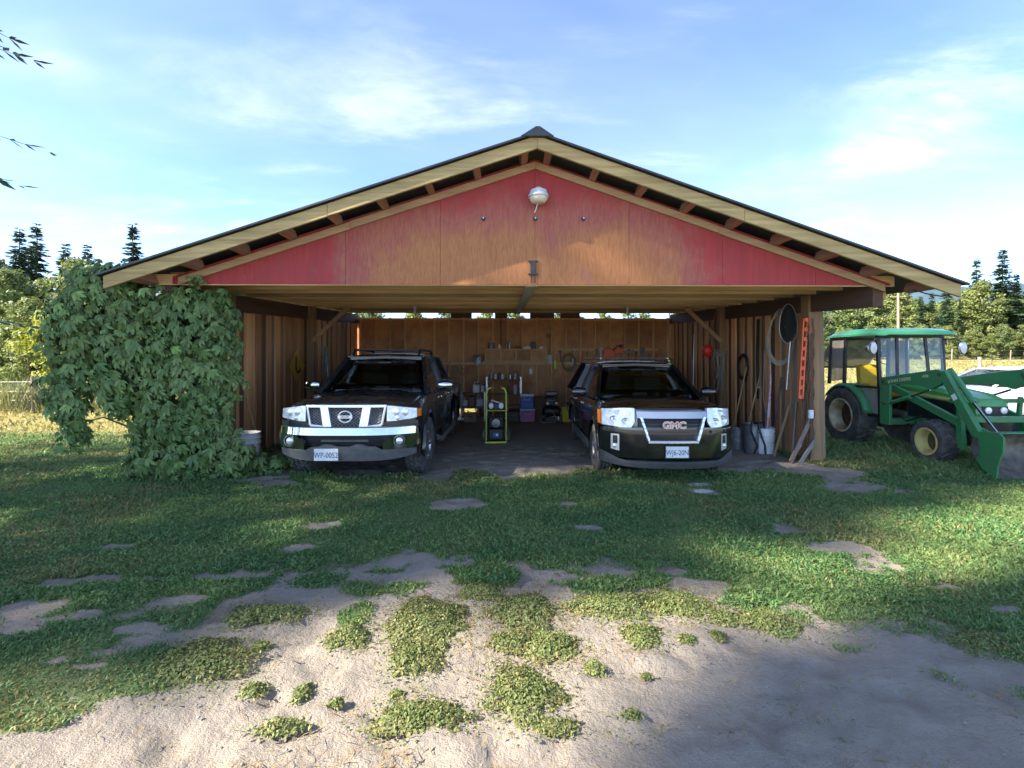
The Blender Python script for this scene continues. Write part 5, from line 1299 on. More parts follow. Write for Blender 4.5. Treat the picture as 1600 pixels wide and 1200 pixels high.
def twheel(tm, rad, wid, rim, x, y, sg, rmat, steer=0.0):
    w = put('wheel', tm, tr, (x, y, rad), (0, 0, steer))
    mb = MB(); o = sg * wid / 2
    mb.lathe([(rim + .012, o * .86), (rim + .014, o * .98), (rim - .012, o * .97), (rim - .035, o * .5), (rim - .045, o * -.25), (rim - .05, o * -.30)], 36, axis='x', caps=False)
    r_ = mb.build('rim', rmat, w, 40)
    MB().lathe([(rim - .03, o * -.22), (rim * .62, o * -.26), (rim * .55, o * -.05), (.09, o * .0), (.08, o * .15), (0, o * .17)], 30, axis='x', caps=False).build('wheel_disc', M_hub, r_, 40)
    h = MB(); h.lathe([(0, o * .30), (.055, o * .30), (.065, o * .0), (.11, o * -.05), (0, o * -.05)], 16, axis='x')
    for k in range(6):
        a = k * math.pi / 3; h.lathe([(0, o * .1), (.012, o * .1), (.012, o * -.12), (0, o * -.12)], 8, (0, math.cos(a) * rim * .4, math.sin(a) * rim * .4), 'x')
    h.build('hub', M_hub, r_, 40)
for sg in (-1, 1):
    twheel(rear_t, .56, .38, .315, sg * .60, 0, sg, M_rimw); twheel(front_t, .345, .27, .205, sg * .57, -1.84, sg, M_jdy if sg < 0 else M_jdy, R(-3))
# chassis, axles
MB().box((0, -.9, .52), (.36, 2.3, .34)).build('transmission', M_hub, tr, bevel=.03)
MB().tube([(-.5, 0, .56), (.5, 0, .56)], .12, 12).build('rear_axle', M_hub, tr, 40); MB().box((0, -1.84, .36), (.95, .16, .16)).build('front_axle', M_hub, tr, bevel=.02)
MB().box((0, -1.5, .62), (.42, 1.3, .16)).build('frame_rail', M_jd, tr, bevel=.01)
MB().box((0, -2.24, .55), (.44, .10, .42)).build('front_weight', M_hub, tr, bevel=.02)
# bonnet: dark engine sides, sloped lid in sunlit green, yellow stripe
MB().box((0, -1.55, .83), (.50, 1.20, .36)).build('engine_side', M_blackp, tr, bevel=.02)
rings = []
for y, w, z0, z1 in ((-2.24, .20, .80, .98), (-2.20, .25, .78, 1.06), (-2.0, .275, .95, 1.13), (-1.6, .285, .99, 1.19), (-1.0, .29, 1.02, 1.24), (-.80, .29, 1.02, 1.25)):
    rings.append([(-w, y, z0), (-w * 1.0, y, z1 - .07), (-w * .75, y, z1 - .012), (0, y, z1), (w * .75, y, z1 - .012), (w, y, z1 - .07), (w, y, z0)])
hd = MB().loft(rings).build('hood', M_jdl, tr, 35)
for sg in (-1, 1):
    MB().prism([(-2.02, .985), (-.95, 1.055), (-.95, 1.105), (-2.02, 1.03)], sg * .292, sg * .298, 'x').build('stripe', M_jdy, hd)
MB().panel(np.linspace(-.2, .2, 3), lambda x: .60, lambda x: .94, lambda x, z: -2.255, .03).build('radiator_grille', M_blackp, tr)
for sg in (-1, 1): MB().lathe([(0, -.012), (.05, -.01), (.055, .02), (0, .02)], 16, (sg * .12, -2.262, .88), 'y').build('headlight', M_clear, tr, 40)
# fenders and cab
for sg in (-1, 1):
    a = np.linspace(.15, 2.55, 14); vs = []
    for q in a:
        c, s_ = math.cos(q), math.sin(q)
        for xx, dr in ((.40, .0), (.72, 0), (.77, -.05)): vs.append((sg * xx, -c * (.63 + dr), .56 + s_ * (.63 + dr)))
    fd = MB().add(vs, [(i * 3 + j, i * 3 + j + 1, i * 3 + j + 4, i * 3 + j + 3) for i in range(13) for j in range(2)]).build('fender', M_jd, tr, 50)
    so = fd.modifiers.new('s', 'SOLIDIFY'); so.thickness = .015
cx, cz = .64, 2.10
MB().box((0, -.28, .62), (1.02, .95, .05)).build('cab_floor', M_blackp, tr)
def cpost(name, a, b, w=.055):
    MB().bar(a, b, w, w, up=(0, 1, 0)).build(name, M_blackp, tr, bevel=.008)
for sg in (-1, 1):
    cpost('cab_post', (sg * .60, -.80, .60), (sg * .60, -.72, cz)); cpost('cab_post', (sg * .64, .08, 1.1), (sg * .62, .06, cz)); cpost('cab_post', (sg * .62, .55, 1.15), (sg * .60, .50, cz))
    cpost('door_sill', (sg * .61, -.78, .62), (sg * .62, -.42, .62), .05); cpost('door_rail', (sg * .62, -.78, 1.14), (sg * .64, .08, 1.14), .045); cpost('cab_rail', (sg * .60, -.74, cz - .02), (sg * .60, .5, cz - .02), .05)
    quad_pane('door_glass', [(sg * .605, -.76, .66), (sg * .615, -.36, .66), (sg * .63, -.30, 1.10), (sg * .605, -.76, 1.10)], .006 * sg, M_dusty, tr)
    if sg > 0: quad_pane('side_glass', [(sg * .61, -.72, 1.17), (sg * .635, .04, 1.17), (sg * .615, .03, cz - .06), (sg * .60, -.68, cz - .06)], .006, M_cabg, tr)
    quad_pane('quarter_glass', [(sg * .64, .11, 1.25), (sg * .62, .52, 1.20), (sg * .60, .47, cz - .06), (sg * .62, .09, cz - .06)], .006 * sg, M_dusty, tr)
quad_pane('front_glass', [(-.57, -.81, 1.20), (.57, -.81, 1.20), (.57, -.74, cz - .05), (-.57, -.74, cz - .05)], .006, M_cabg, tr)
cpost('cab_cross', (-.6, -.80, 1.18), (.6, -.80, 1.18), .05); cpost('cab_cross', (-.6, -.73, cz - .02), (.6, -.73, cz - .02), .06); cpost('cab_cross', (-.6, .5, cz - .02), (.6, .5, cz - .02), .05)
for sg in (-1, 1): MB().bar((sg * .30, -.80, 1.2), (sg * .26, -.745, cz - .04), .05, .03, up=(0, 1, 0)).build('wind_post', M_blackp, tr)
rw = quad_pane('rear_glass', [(-.58, .56, cz - .04), (.58, .56, cz - .04), (.56, 1.02, 1.50), (-.56, 1.02, 1.50)], .008, M_dusty, tr); rw['label'] = 'dusty rear window swung open'
for sg in (-1, 1): cpost('window_stay', (sg * .57, .54, 1.55), (sg * .56, .86, 1.66), .02)
MB().tube([(-.56, 1.03, 1.49), (.56, 1.03, 1.49)], .02, 6).build('window_bar', M_blackp, tr)
rings = []
for y, w, z0, z1 in ((-.98, .58, 2.10, 2.13), (-.95, .65, 2.08, 2.17), (-.7, .69, 2.10, 2.23), (-.2, .70, 2.10, 2.25), (.35, .69, 2.10, 2.22), (.60, .63, 2.09, 2.17), (.66, .55, 2.10, 2.13)):
    rings.append([(-w, y, z0), (-w, y, z0 + .035), (-w * .88, y, z1 - .015), (-w * .4, y, z1), (w * .4, y, z1), (w * .88, y, z1 - .015), (w, y, z0 + .035), (w, y, z0)])
MB().loft(rings).build('cab_roof', M_jdroof, tr, 40)
# seat, wheel, column
st = MB().prism([(.16, 1.02), (.20, 1.50), (.26, 1.56), (.34, 1.53), (.30, 1.0)], -.23, .23, 'x').build('seat', M_seaty, tr, bevel=.035)
MB().box((0, -.04, 1.0), (.46, .46, .12)).build('cushion', M_seaty, st, bevel=.03); MB().box((0, .05, .82), (.3, .3, .28)).build('seat_base', M_blackp, st)
for sg in (-1, 1): MB().box((sg * .27, .02, 1.16), (.06, .3, .05)).build('armrest', M_seaty, st, bevel=.015)
MB().tube([(0, -.72, .9), (0, -.50, 1.22)], .03, 8).build('steering_column', M_blackp, tr)
MB().tube([(.18 * math.cos(a), -.49 + .09 * math.sin(a), 1.24 + .14 * math.sin(a)) for a in np.linspace(0, 6.283, 21)], .014, 6, caps=False).build('steering_wheel', M_blackp, tr, 50)
# mirror and round work lamps on stalks
for sg in (-1, 1):
    mr = MB(); mr.tube([(sg * .60, -.76, 2.02), (sg * .74, -.84, 2.03), (sg * .80, -.88, 1.98)], .012, 6); mo = mr.build('mirror_stalk', M_blackp, tr, 50)
    MB().lathe([(0, -.02), (.075, -.018), (.09, .0), (.075, .03), (0, .045)], 20, (sg * .82, -.90, 1.86), 'y', sx=1.35, sy=.8).build('mirror', M_alloy, mo, 40)
MB().tube([(-.62, -.70, 1.80), (-.72, -.66, 1.84)], .012, 6).build('lamp_stalk', M_blackp, tr); MB().lathe([(0, -.04), (.055, -.03), (.06, .02), (.03, .05), (0, .05)], 16, (-.72, -.68, 1.86), 'y').build('work_lamp', M_alloy, tr, 40)
# loader
def plate_arm(x, poly, th, name, mat=M_jd, par=None):
    return MB().prism(poly, x - th / 2, x + th / 2, 'x').build(name, mat, par or tr, bevel=.008)
for sg in (-1, 1):
    x = sg * .66
    plate_arm(x, [(-1.10, .50), (-.88, .50), (-.88, 1.30), (-.96, 1.33), (-1.10, 1.28)], .05, 'loader_mast')
    MB().box((sg * .45, -.99, .56), (.45, .2, .1)).build('mast_bracket', M_jd, tr, bevel=.01)
    arm = plate_arm(x, [(-.90, 1.22), (-.90, 1.33), (-1.05, 1.35), (-2.02, 1.50), (-2.16, 1.46), (-2.16, 1.30), (-1.92, 1.18), (-1.70, 1.24)], .075, 'loader_arm')
    MB().bar((x, -2.10, 1.46), (x, -2.66, .55), .085, .13, up=(0, 1, 0)).build('arm_drop', M_jd, arm, bevel=.01)
    MB().bar((x, -2.66, .58), (x, -2.74, .40), .09, .10, up=(0, 1, 0)).build('arm_toe', M_jd, arm, bevel=.01)
    MB().tube([(x + sg * .0, -.98, .86), (x, -1.5, 1.03)], .034, 10).build('lift_cylinder', M_jd, tr, 40); MB().tube([(x, -1.5, 1.03), (x, -1.86, 1.17)], .018, 8).build('lift_rod', M_chrome, tr, 40)
    MB().bar((sg * .56, -1.02, 1.16), (sg * .52, -2.20, .70), .06, .12, up=(0, 1, 0)).build('brace_frame', M_jd, tr, bevel=.008)
    MB().bar((sg * .50, -2.20, .78), (sg * .48, -2.22, .30), .07, .10, up=(0, 1, 0)).build('brace_leg', M_jd, tr, bevel=.008)
    MB().bar((sg * .47, -2.14, .62), (sg * .47, -2.18, 1.08), .05, .05, up=(0, 1, 0)).build('guard_post', M_jd, tr, bevel=.006)
    MB().tube([(x - sg * .08, -2.12, 1.50), (x - sg * .08, -2.50, 1.02)], .04, 10).build('bucket_cylinder', M_jd, tr, 40); MB().tube([(x - sg * .08, -2.50, 1.02), (x - sg * .08, -2.86, .60)], .02, 8).build('bucket_rod', M_chrome, tr, 40)
    MB().tube([(x - sg * .03, -2.04, 1.42), (x - sg * .03, -2.40, .86), (x - sg * .03, -2.62, .62)], .010, 6).build('hose', M_blackp, tr, 40)
    MB().bar((x - sg * .05, -2.62, .66), (x - sg * .05, -2.88, .56), .03, .05, up=(0, 1, 0)).build('tilt_link', M_jd, tr)
    for py, pz in ((-.97, 1.27), (-2.08, 1.42), (-2.70, .44), (-.98, .88)): MB().lathe([(0, -.055), (.028, -.055), (.028, .055), (0, .055)], 12, (x, py, pz), 'x').build('pivot_pin', M_hub, tr, 40)
    arm_txt = (R(90), 0, R(-90)) if sg < 0 else (R(90), 0, R(90))
    M_ylet = pm('pale_lettering', (.62, .60, .38), .5)
    if sg < 0:
        sl_ = math.atan((1.50 - 1.35) / .97)
        e = Euler((R(90), 0, R(-90))).to_matrix() @ Matrix.Rotation(sl_, 3, 'Z')
        add_text('JOHN DEERE', .072, .001, M_ylet, arm, (x - .040, -1.32, 1.300), e.to_euler(), .001, squeeze=1.15)
        add_text('430', .062, .001, M_ylet, arm, (x - .040, -1.83, 1.385), e.to_euler(), .001, squeeze=1.2)
        MB().box((x - .05, -2.33, 1.09), (.004, .07, .09), Matrix.Rotation(-.55, 3, 'X')).build('decal', M_plate, arm)
MB().bar((-.62, -2.18, 1.02), (.62, -2.18, 1.02), .06, .06).build('cross_tube', M_jd, tr, bevel=.006)
MB().bar((-.66, -2.52, .78), (.66, -2.52, .78), .09, .09).build('cross_tube', M_jd, tr, bevel=.01)
MB().bar((-.5, -2.22, .72), (.5, -2.22, .72), .05, .05).build('guard_bar', M_jd, tr)
# bucket, tipped forward onto its edge
prof = [(-2.98, .02), (-2.80, .12), (-2.69, .26), (-2.64, .42), (-2.68, .57), (-2.76, .64), (-3.02, .66)]
ins = [(p[0] - .022, p[1] + (.012 if i < 3 else -.012)) for i, p in enumerate(prof)]
b0, b1 = -.74, .90
bk = MB(); bk.prism(prof + ins[::-1], b0, b1, 'x'); bko = bk.build('bucket', [M_jd], tr)
bi = MB(); vs = [(xx, p[0] - .026, p[1] + (.014 if i < 3 else -.016)) for xx in (b0 + .03, b1 - .03) for i, p in enumerate(prof)]
bi.add(vs, [(i, i + 1, i + 8, i + 7) for i in range(6)]).build('bucket_lining', M_worn, bko, 50)
for xx in (b0, b1 - .016):
    MB().prism(prof[:] + [(-3.08, .60), (-3.07, .42), (-3.00, .20)], xx - .014, xx + .014, 'x').build('bucket_side', M_jd, bko, bevel=.003)
    MB().prism([(-2.68, .24), (-2.635, .42), (-2.67, .57), (-2.75, .55), (-2.76, .30)], xx - .02, xx - .0145, 'x').build('worn_edge', M_worn, bko)
MB().prism([(-3.03, .0), (-2.96, .035), (-2.90, .07), (-2.90, .05), (-2.97, .01)], b0 - .02, b1 + .02, 'x').build('cutting_edge', M_worn, bko)
# hoses by the step
MB().tube([(-.52, -.82, .70), (-.60, -.95, .50), (-.58, -1.1, .46), (-.45, -1.25, .55)], .012, 6).build('hose', M_blackp, tr, 50)
MB().tube([(-.48, -1.05, .66), (-.55, -1.3, .60), (-.5, -1.55, .72)], .014, 6).build('hose', M_blackp, tr, 50)
MB().box((-.62, -.55, .36), (.22, .34, .03)).build('step', M_worn, tr); MB().bar((-.56, -.40, .36), (-.52, -.40, .62), .03, .03).build('step_hanger', M_worn, tr)

# ================================================================ things kept in the barn
M_pail = pm('white_pail', (0.84, 0.84, 0.82), .45, c2=(0.72, 0.72, 0.69), scale=9)
M_ink = pm('black_ink', (0.03, 0.03, 0.035), .6)
M_galvp = pm('grey_pail_metal', (0.30, 0.31, 0.32), .45, metal=.6, c2=(0.2, 0.2, 0.2), scale=8)
M_handle = pm('ash_handle', (0.46, 0.30, 0.14), .6, c2=(0.36, 0.22, 0.10), scale=5, stretch=(3, 3, .4))
M_steel = pm('tool_steel', (0.20, 0.20, 0.20), .4, metal=.8, c2=(0.13, 0.11, 0.10), scale=12)
M_orange = pm('orange_plastic', (0.80, 0.13, 0.03), .45, c2=(0.70, 0.10, 0.03), scale=6)
M_red = pm('red_plastic', (0.68, 0.03, 0.02), .4, c2=(0.55, 0.03, 0.02), scale=7)
M_rope = pm('grey_rope', (0.33, 0.29, 0.22), .9, c2=(0.22, 0.19, 0.15), scale=30)
M_net = pm('dark_netting', (0.02, 0.022, 0.02), .9)
M_lime = pm('lime_frame', (0.62, 0.72, 0.08), .35, c2=(0.5, 0.6, 0.08), scale=8)
M_blue = pm('blue_plastic', (0.03, 0.10, 0.36), .45); M_pink = pm('plum_plastic', (0.34, 0.09, 0.26), .45)
M_paleblue = pm('pale_plastic', (0.42, 0.48, 0.55), .5); M_yel = pm('yellow_plastic', (0.62, 0.50, 0.03), .5, c2=(0.5, 0.38, 0.03), scale=5)
M_sign = pm('road_sign_yellow', (0.62, 0.34, 0.02), .5, c2=(0.5, 0.25, 0.02), scale=5)
M_brass = pm('brass', (0.5, 0.36, 0.10), .35, metal=.8)

def pail(label, x, y, r, h, mat, bail=True, cat='bucket', group=None, marks=False):
    t = thing('pail', label, cat, (x, y, gz(x, y) - .005), rt.uniform(-.2, .2), group)
    MB().lathe([(0, .004), (r * .84, .0), (r * .86, .01), (r * .95, h * .70), (r * 1.01, h * .705), (r * 1.01, h * .735), (r * .96, h * .74), (r * .97, h * .84), (r * 1.03, h * .845), (r * 1.03, h * .875), (r * .98, h * .88), (r, h * .985), (r * 1.03, h), (r * .96, h), (r * .93, h * .9), (r * .8, .02), (0, .02)], 28).build('shell', mat, t, 35)
    if bail: MB().tube([(r * 1.02 * math.cos(a), r * 1.02 * -abs(math.sin(a)) * .9, h * .86 - .42 * h * abs(math.sin(a))) for a in np.linspace(0, math.pi, 13)], .004, 5).build('bail_handle', M_wire, t, 50)
    if marks:
        sq = random.Random(6); mk = MB()                            # illegible marker scrawl running up the pail
        for line in range(2):
            pts = []
            for i in range(34):
                zz = h * (.22 + .40 * i / 33) - .06 * line; a = -math.pi / 2 + .15 + line * .36 + .11 * math.sin(i * 1.9 + line) + sq.uniform(-.05, .05)
                rr = r * (.86 + .09 * zz / (h * .7)) + .004; pts.append((rr * math.cos(a), rr * math.sin(a), zz))
            mk.tube(pts[:15], .0045, 4); mk.tube(pts[17:], .0045, 4)
        mk.build('scrawl', M_ink, t)
        for zz in (.10, .14): MB().tube([((r * .875 + .003) * math.cos(a), (r * .875 + .003) * math.sin(a), h * zz) for a in np.linspace(-2.6, -.5, 12)], .004, 4).build('stripe', M_ink, t)
    return t
pail('white pail with black handwriting beside the creeper', -3.98, 7.42, .20, .54, M_pail, False, marks=True)
pail('white pail with wire handle by the leaning lumber', 4.58, 8.42, .165, .46, M_pail)
pail('dented grey pail next to the black utility vehicle', 4.30, 8.85, .17, .38, M_galvp)
p_ = pail('grey pail with black straps hanging over its rim', 4.40, 8.50, .16, .52, M_galvp, False)
for k in range(3):
    a = -2.2 + k * .7
    MB().tube([(.05 * math.cos(a), .05 * math.sin(a), .53), (.17 * math.cos(a), .17 * math.sin(a), .55), (.21 * math.cos(a), .21 * math.sin(a), .40), (.20 * math.cos(a + .4), .24 * math.sin(a + .2), .16), (.26 * math.cos(a + .2), .28 * math.sin(a), .02)], .016, 6).build('strap', M_blackp, p_, 50)
# sticks, boards
def stick(name, label, cat, pts, r, mat, n=8, group=None):
    o = Vector(pts[0]); return tag(MB().tube([Vector(p) - o for p in pts], r, n).build(name, mat, None, 50, loc=o), label, cat, group)
stick('broom_handle', 'pale wooden broom handle leaning on the left wall', 'handle', [(-3.98, 7.95, .0), (-4.13, 7.85, .75), (-4.29, 7.80, 1.40)], .014, M_handle)
stick('hockey_stick', 'white and plum curved stick standing in the white pail', 'stick', [(4.58, 8.40, .05), (4.66, 8.42, .9), (4.70, 8.45, 1.30), (4.69, 8.45, 1.64)], [.022, .02, .016, .010], pm('pink_white', (0.72, 0.55, 0.60), .5, c2=(0.36, 0.06, 0.14), scale=2, lo=.45, hi=.55))
for lab, a, b, w_, h_, mt in (('grey weathered batten crossing the leaning lumber', (4.60, 7.65, .02), (4.86, 7.95, .95), .02, .09, W_grey),
        ('thin pale lath leaning against the right wall', (4.50, 8.0, .02), (4.80, 8.05, .90), .02, .04, W_postg),
        ('grey board slanting down from the wall to the post foot', (4.52, 7.55, .03), (4.90, 7.62, .74), .02, .07, W_grey),
        ('galvanised angle iron lying against the post foot', (4.60, 7.45, .02), (4.92, 7.58, .36), .02, .07, M_galv),
        ('short white lath end lying among the lumber', (4.62, 7.7, .06), (4.84, 7.75, .34), .02, .06, M_pail),
        ('dark rod leaning behind the white pail', (4.62, 8.30, .02), (4.84, 8.35, 1.35), .025, .025, M_steel)):
    c = (Vector(a) + Vector(b)) / 2
    tag(MB().bar(Vector(a) - c, Vector(b) - c, w_, h_).build('scrap_board', mt, None, loc=c, bevel=.002), lab, 'board')
# orange slotted bar
t = thing('orange_bar', 'long orange slotted plastic bar leaning by the right post', 'bar', (4.72, 7.62, 1.03))
ob = MB(); ob.bar((-.03, 0, 0), (.06, .02, 1.28), .025, .030); ob.bar((.03, 0, 0), (.12, .02, 1.28), .025, .030); ob.build('rail', M_orange, t, bevel=.004)
for k in range(9): MB().bar((-.02 + .09 * (k / 8), .0, .02 + k * .155), (.03 + .09 * (k / 8), .0, .02 + k * .155), .012, .06).build('web', M_orange, t)
MB().tube([(.12 + .03 * math.cos(a), -.01, 1.12 + .07 * math.sin(a)) for a in np.linspace(0, 6.283, 13)], .005, 5, caps=False).build('cord_loop', M_orange, t)
# chains on the post
def chain(label, x, y, z0, z1, wob, seed):
    rr = random.Random(seed); mb = MB(); z = z0; k = 0; px_ = x
    while z > z1:
        px_ = x + wob * math.sin(k * .7 + seed) ; 
        pts = [((.013 * math.cos(a) if k % 2 else 0) , (0 if k % 2 else .013 * math.cos(a)), .024 * math.sin(a)) for a in np.linspace(0, 6.283, 9)]
        mb.tube([(px_ - x + p[0], p[1], z - z1 + p[2]) for p in pts], .0055, 4, caps=False); z -= .036; k += 1
    tag(mb.build('chain', M_rust, None, 60, loc=(x, y, z1)), label, 'chain', 'chains on the right post')
for k, (cx_, cy_, a, b) in enumerate(((4.80, 7.66, 2.30, .03), (4.83, 7.62, 2.22, .05), (4.87, 7.595, 2.05, .02), (4.815, 7.69, 2.0, .10), (4.91, 7.60, 2.28, .30))):
    chain('rusty chain hanging down the right door post', cx_, cy_, a, b, .012, k)
# landing net and rope coil
t = thing('landing_net', 'landing net with dark bag hanging on the right wall', 'net', (4.70, 7.98, 1.15))
hoop = [(.02 + .155 * math.cos(a) * (1 - .15 * math.sin(a)), -.03, 1.10 + .33 * math.sin(a)) for a in np.linspace(0, 6.283, 25)]
MB().tube(hoop, .009, 6, caps=False).build('hoop', M_galv, t, 50)
MB().tube([(.0, -.01, 0), (.05, -.03, .80)], .013, 8).build('pole', M_galv, t, 50)
nb = MB()
for k in range(12):
    a = k * math.pi / 6; e = Vector((.02 + .15 * math.cos(a), -.03, 1.10 + .32 * math.sin(a))); b = Vector((.03, .07, .98))
    nb.tube([e, e.lerp(b, .5) + Vector((0, .05, -.04)), b], .004, 4, caps=False)
for q in (.3, .5, .7, .9): nb.tube([(.02 + .15 * q * math.cos(a), -.03 + .1 * (1 - q), 1.10 + .32 * q * math.sin(a) - .05 * (1 - q)) for a in np.linspace(0, 6.283, 17)], .004, 4, caps=False)
vs = [(.02 + .145 * q * math.cos(a), .0 + .08 * (1 - q), 1.10 + .31 * q * math.sin(a) - .05 * (1 - q)) for q in (.05, .4, .8, 1) for a in np.linspace(0, 5.76, 12)]
nb.add(vs, [(r_ * 12 + c, r_ * 12 + (c + 1) % 12, (r_ + 1) * 12 + (c + 1) % 12, (r_ + 1) * 12 + c) for r_ in range(3) for c in range(12)])
nb.build('net_bag', M_net, t)
rc = MB()
for k in range(6):
    a = np.linspace(0, 6.283, 29); dx, dz, s_ = rt.uniform(-.015, .015), rt.uniform(-.03, .03), rt.uniform(.9, 1.06)
    rc.tube([(.22 * s_ * math.cos(q) + dx + .03 * math.sin(q), rt.uniform(-.008, .008), .45 * s_ * math.sin(q) + dz) for q in a], .007, 5, caps=False)
tag(rc.build('rope_coil', M_rope, None, 50, loc=(4.66, 8.06, 2.04)), 'large loose rope coil hanging round the landing net', 'rope')
# red buoy and rope bundle on the middle post
t = thing('red_buoy', 'red float ball hanging on the middle post by the rope bundle', 'buoy', (4.42, 10.45, 1.85))
MB().lathe([(0, .13), (.03, .125), (.09, .09), (.118, .0), (.10, -.07), (.055, -.12), (.03, -.15), (0, -.155)], 22).build('ball', M_red, t, 60)
MB().tube([(0, 0, .12), (.1, .06, .45), (.25, .12, .9)], .006, 5).build('cord', M_rope, t)
rp = MB()
for k in range(14):
    x0 = rt.uniform(-.12, .12); l_ = rt.uniform(.25, .75)
    rp.tube([(x0, 0, .1), (x0 * 1.3 + rt.uniform(-.05, .05), -.05, -.05), (x0 * .8, -.06, -.1 - l_ * .5), (x0 + rt.uniform(-.08, .05), -.03, -.1 - l_)], .009, 5)
for k in range(4): rp.tube([(.14 * math.cos(a), -.06 + .03 * math.sin(a), .1 + .05 * math.sin(a * 2 + k) - k * .02) for a in np.linspace(0, 6.283, 13)], .011, 5, caps=False)
tag(rp.build('rope_bundle', M_rope, None, 50, loc=(4.72, 10.55, 1.72)), 'tangled bundle of grey ropes tied to the middle post', 'rope')
stick('long_pole', 'thin pale pole standing against the right wall behind the red float', 'pole', [(4.3, 11.0, .3), (4.38, 11.1, 2.25)], .012, M_galv)
for k, (x_, y_, z_, r_, lab) in enumerate(((4.20, 12.2, 1.62, .085, 'large round brass pan hanging on the right wall'), (4.05, 12.1, 1.60, .055, 'small round copper pan hanging beside the brass pan'))):
    t = thing('brass_pan', lab, 'pan', (x_, y_, z_))
    MB().lathe([(0, -.03), (r_ * .6, -.025), (r_, .0), (r_ * .97, .012), (0, .012)], 20, axis='y').build('dish', M_brass if k == 0 else M_rust, t, 50); MB().tube([(0, .02, .0), (.03, .05, .5), (.1, .08, 1.2)], .004, 4).build('hook_wire', M_wire, t)
stick('cup_on_wall', 'small white cup fixed at the foot of the orange bar', 'cup', [(4.86, 7.58, .72), (4.86, 7.58, .85)], .04, M_pail, 14)
stick('insulator', 'small white insulator on the right wall', 'insulator', [(4.82, 9.06, 1.13), (4.77, 9.04, 1.13)], .025, M_pail, 10)
stick('black_strip', 'black hanging harness strap on the right wall', 'strap', [(4.80, 9.06, 2.42), (4.78, 9.05, 1.7), (4.80, 9.07, .9)], [.03, .035, .02], M_net, 6)
# road sign on the left wall
t = thing('road_sign', 'yellow diamond road sign with black turn arrow on the left wall', 'sign', (XL + .03, 10.02, 1.52))
MB().add([(0, 0, .37), (0, .37, 0), (0, 0, -.37), (0, -.37, 0), (.006, 0, .37), (.006, .37, 0), (.006, 0, -.37), (.006, -.37, 0)], [(0, 1, 2, 3), (7, 6, 5, 4), (0, 4, 5, 1), (1, 5, 6, 2), (2, 6, 7, 3), (3, 7, 4, 0)]).build('panel', M_sign, t, bevel=.002)
ar = MB()
pth = [(-.06, .20), (-.06, .02), (-.05, -.08), (.0, -.13), (.07, -.13), (.12, -.10)]
for a, b in zip(pth[:-1], pth[1:]): ar.bar((.0075, a[0], a[1]), (.0075, b[0], b[1]), .058, .003, up=(1, 0, 0))
ar.add([(.0072, .10, -.02), (.0072, .21, -.10), (.0072, .08, -.16), (.0095, .10, -.02), (.0095, .21, -.10), (.0095, .08, -.16)], [(0, 1, 2), (3, 5, 4), (0, 3, 4, 1), (1, 4, 5, 2), (2, 5, 3, 0)])
ar.build('arrow', M_ink, t)
# tools on the left wall by the middle post
for lab, pts, r_, mt in (('long steel bar leaning on the left wall past the sign', [(-4.05, 10.95, .0), (-4.2, 11.0, 2.05)], .014, M_steel), ('grey pipe leaning on the left wall past the sign', [(-4.0, 11.2, .0), (-4.22, 11.3, 1.9)], .016, M_galv)):
    stick('leaning_bar', lab, 'bar', pts, r_, mt)
nb = MB()
for k in range(7): nb.tube([(rt.uniform(-.06, .06), -.02 * k, .35), (rt.uniform(-.1, .1), -.02 * k, 0), (rt.uniform(-.08, .08), -.02 * k, -.42)], .010, 5)
tag(nb.build('strap_bundle', M_rope, None, 50, loc=(-4.14, 11.15, 1.62)), 'hank of grey cords hanging on the left wall past the sign', 'cord')

# ---------------------------------------------------------------- back wall
YW = YB - .09
def tool(name, label, x, z_top, L, head, mat=M_handle):
    t = thing(name, label, 'tool', (x, YW - .03, z_top - L))
    MB().tube([(0, 0, .0), (0, 0, L)], .014, 7).build('handle', mat, t, 50)
    if head == 'shovel': MB().add([(-.10, 0, .02), (.10, 0, .02), (.11, -.02, -.20), (0, -.03, -.29), (-.11, -.02, -.20), (0, -.035, -.08)], [(0, 1, 5), (1, 2, 5), (2, 3, 5), (3, 4, 5), (4, 0, 5)]).build('blade', M_steel, t)
    if head == 'd': 
        MB().add([(-.09, 0, .02), (.09, 0, .02), (.09, -.02, -.26), (-.09, -.02, -.26)], [(0, 1, 2, 3)]).build('blade', M_steel, t)
        MB().tube([(-.05, 0, L + .1), (-.045, 0, L + .02), (0, 0, L - .02), (.045, 0, L + .02), (.05, 0, L + .1), (-.05, 0, L + .1)], .012, 6).build('grip', M_blackp, t)
    if head == 'rake':
        r_ = MB().bar((-.2, 0, 0), (.2, 0, 0), .025, .025)
        for k in range(11): r_.bar((-.19 + k * .038, 0, 0), (-.19 + k * .038, -.03, -.09), .008, .008)
        r_.build('tines', M_steel, t)
    if head == 'saw': MB().add([(-.03, 0, 0), (.03, 0, 0), (.09, 0, -.45), (.02, 0, -.47)], [(0, 1, 2, 3)]).build('blade', M_steel, t)
    return t
tool('shovel', 'round point shovel hanging left of the wall cabinet', -.83, 2.72, .95, 'shovel')
tool('rod_pole', 'long thin fishing rod standing above the wall cabinet', -.14, 2.9, .85, '', M_blackp)
tool('spade', 'spade with black grip hanging right of the wall cabinet', 1.27, 2.30, .52, 'd')
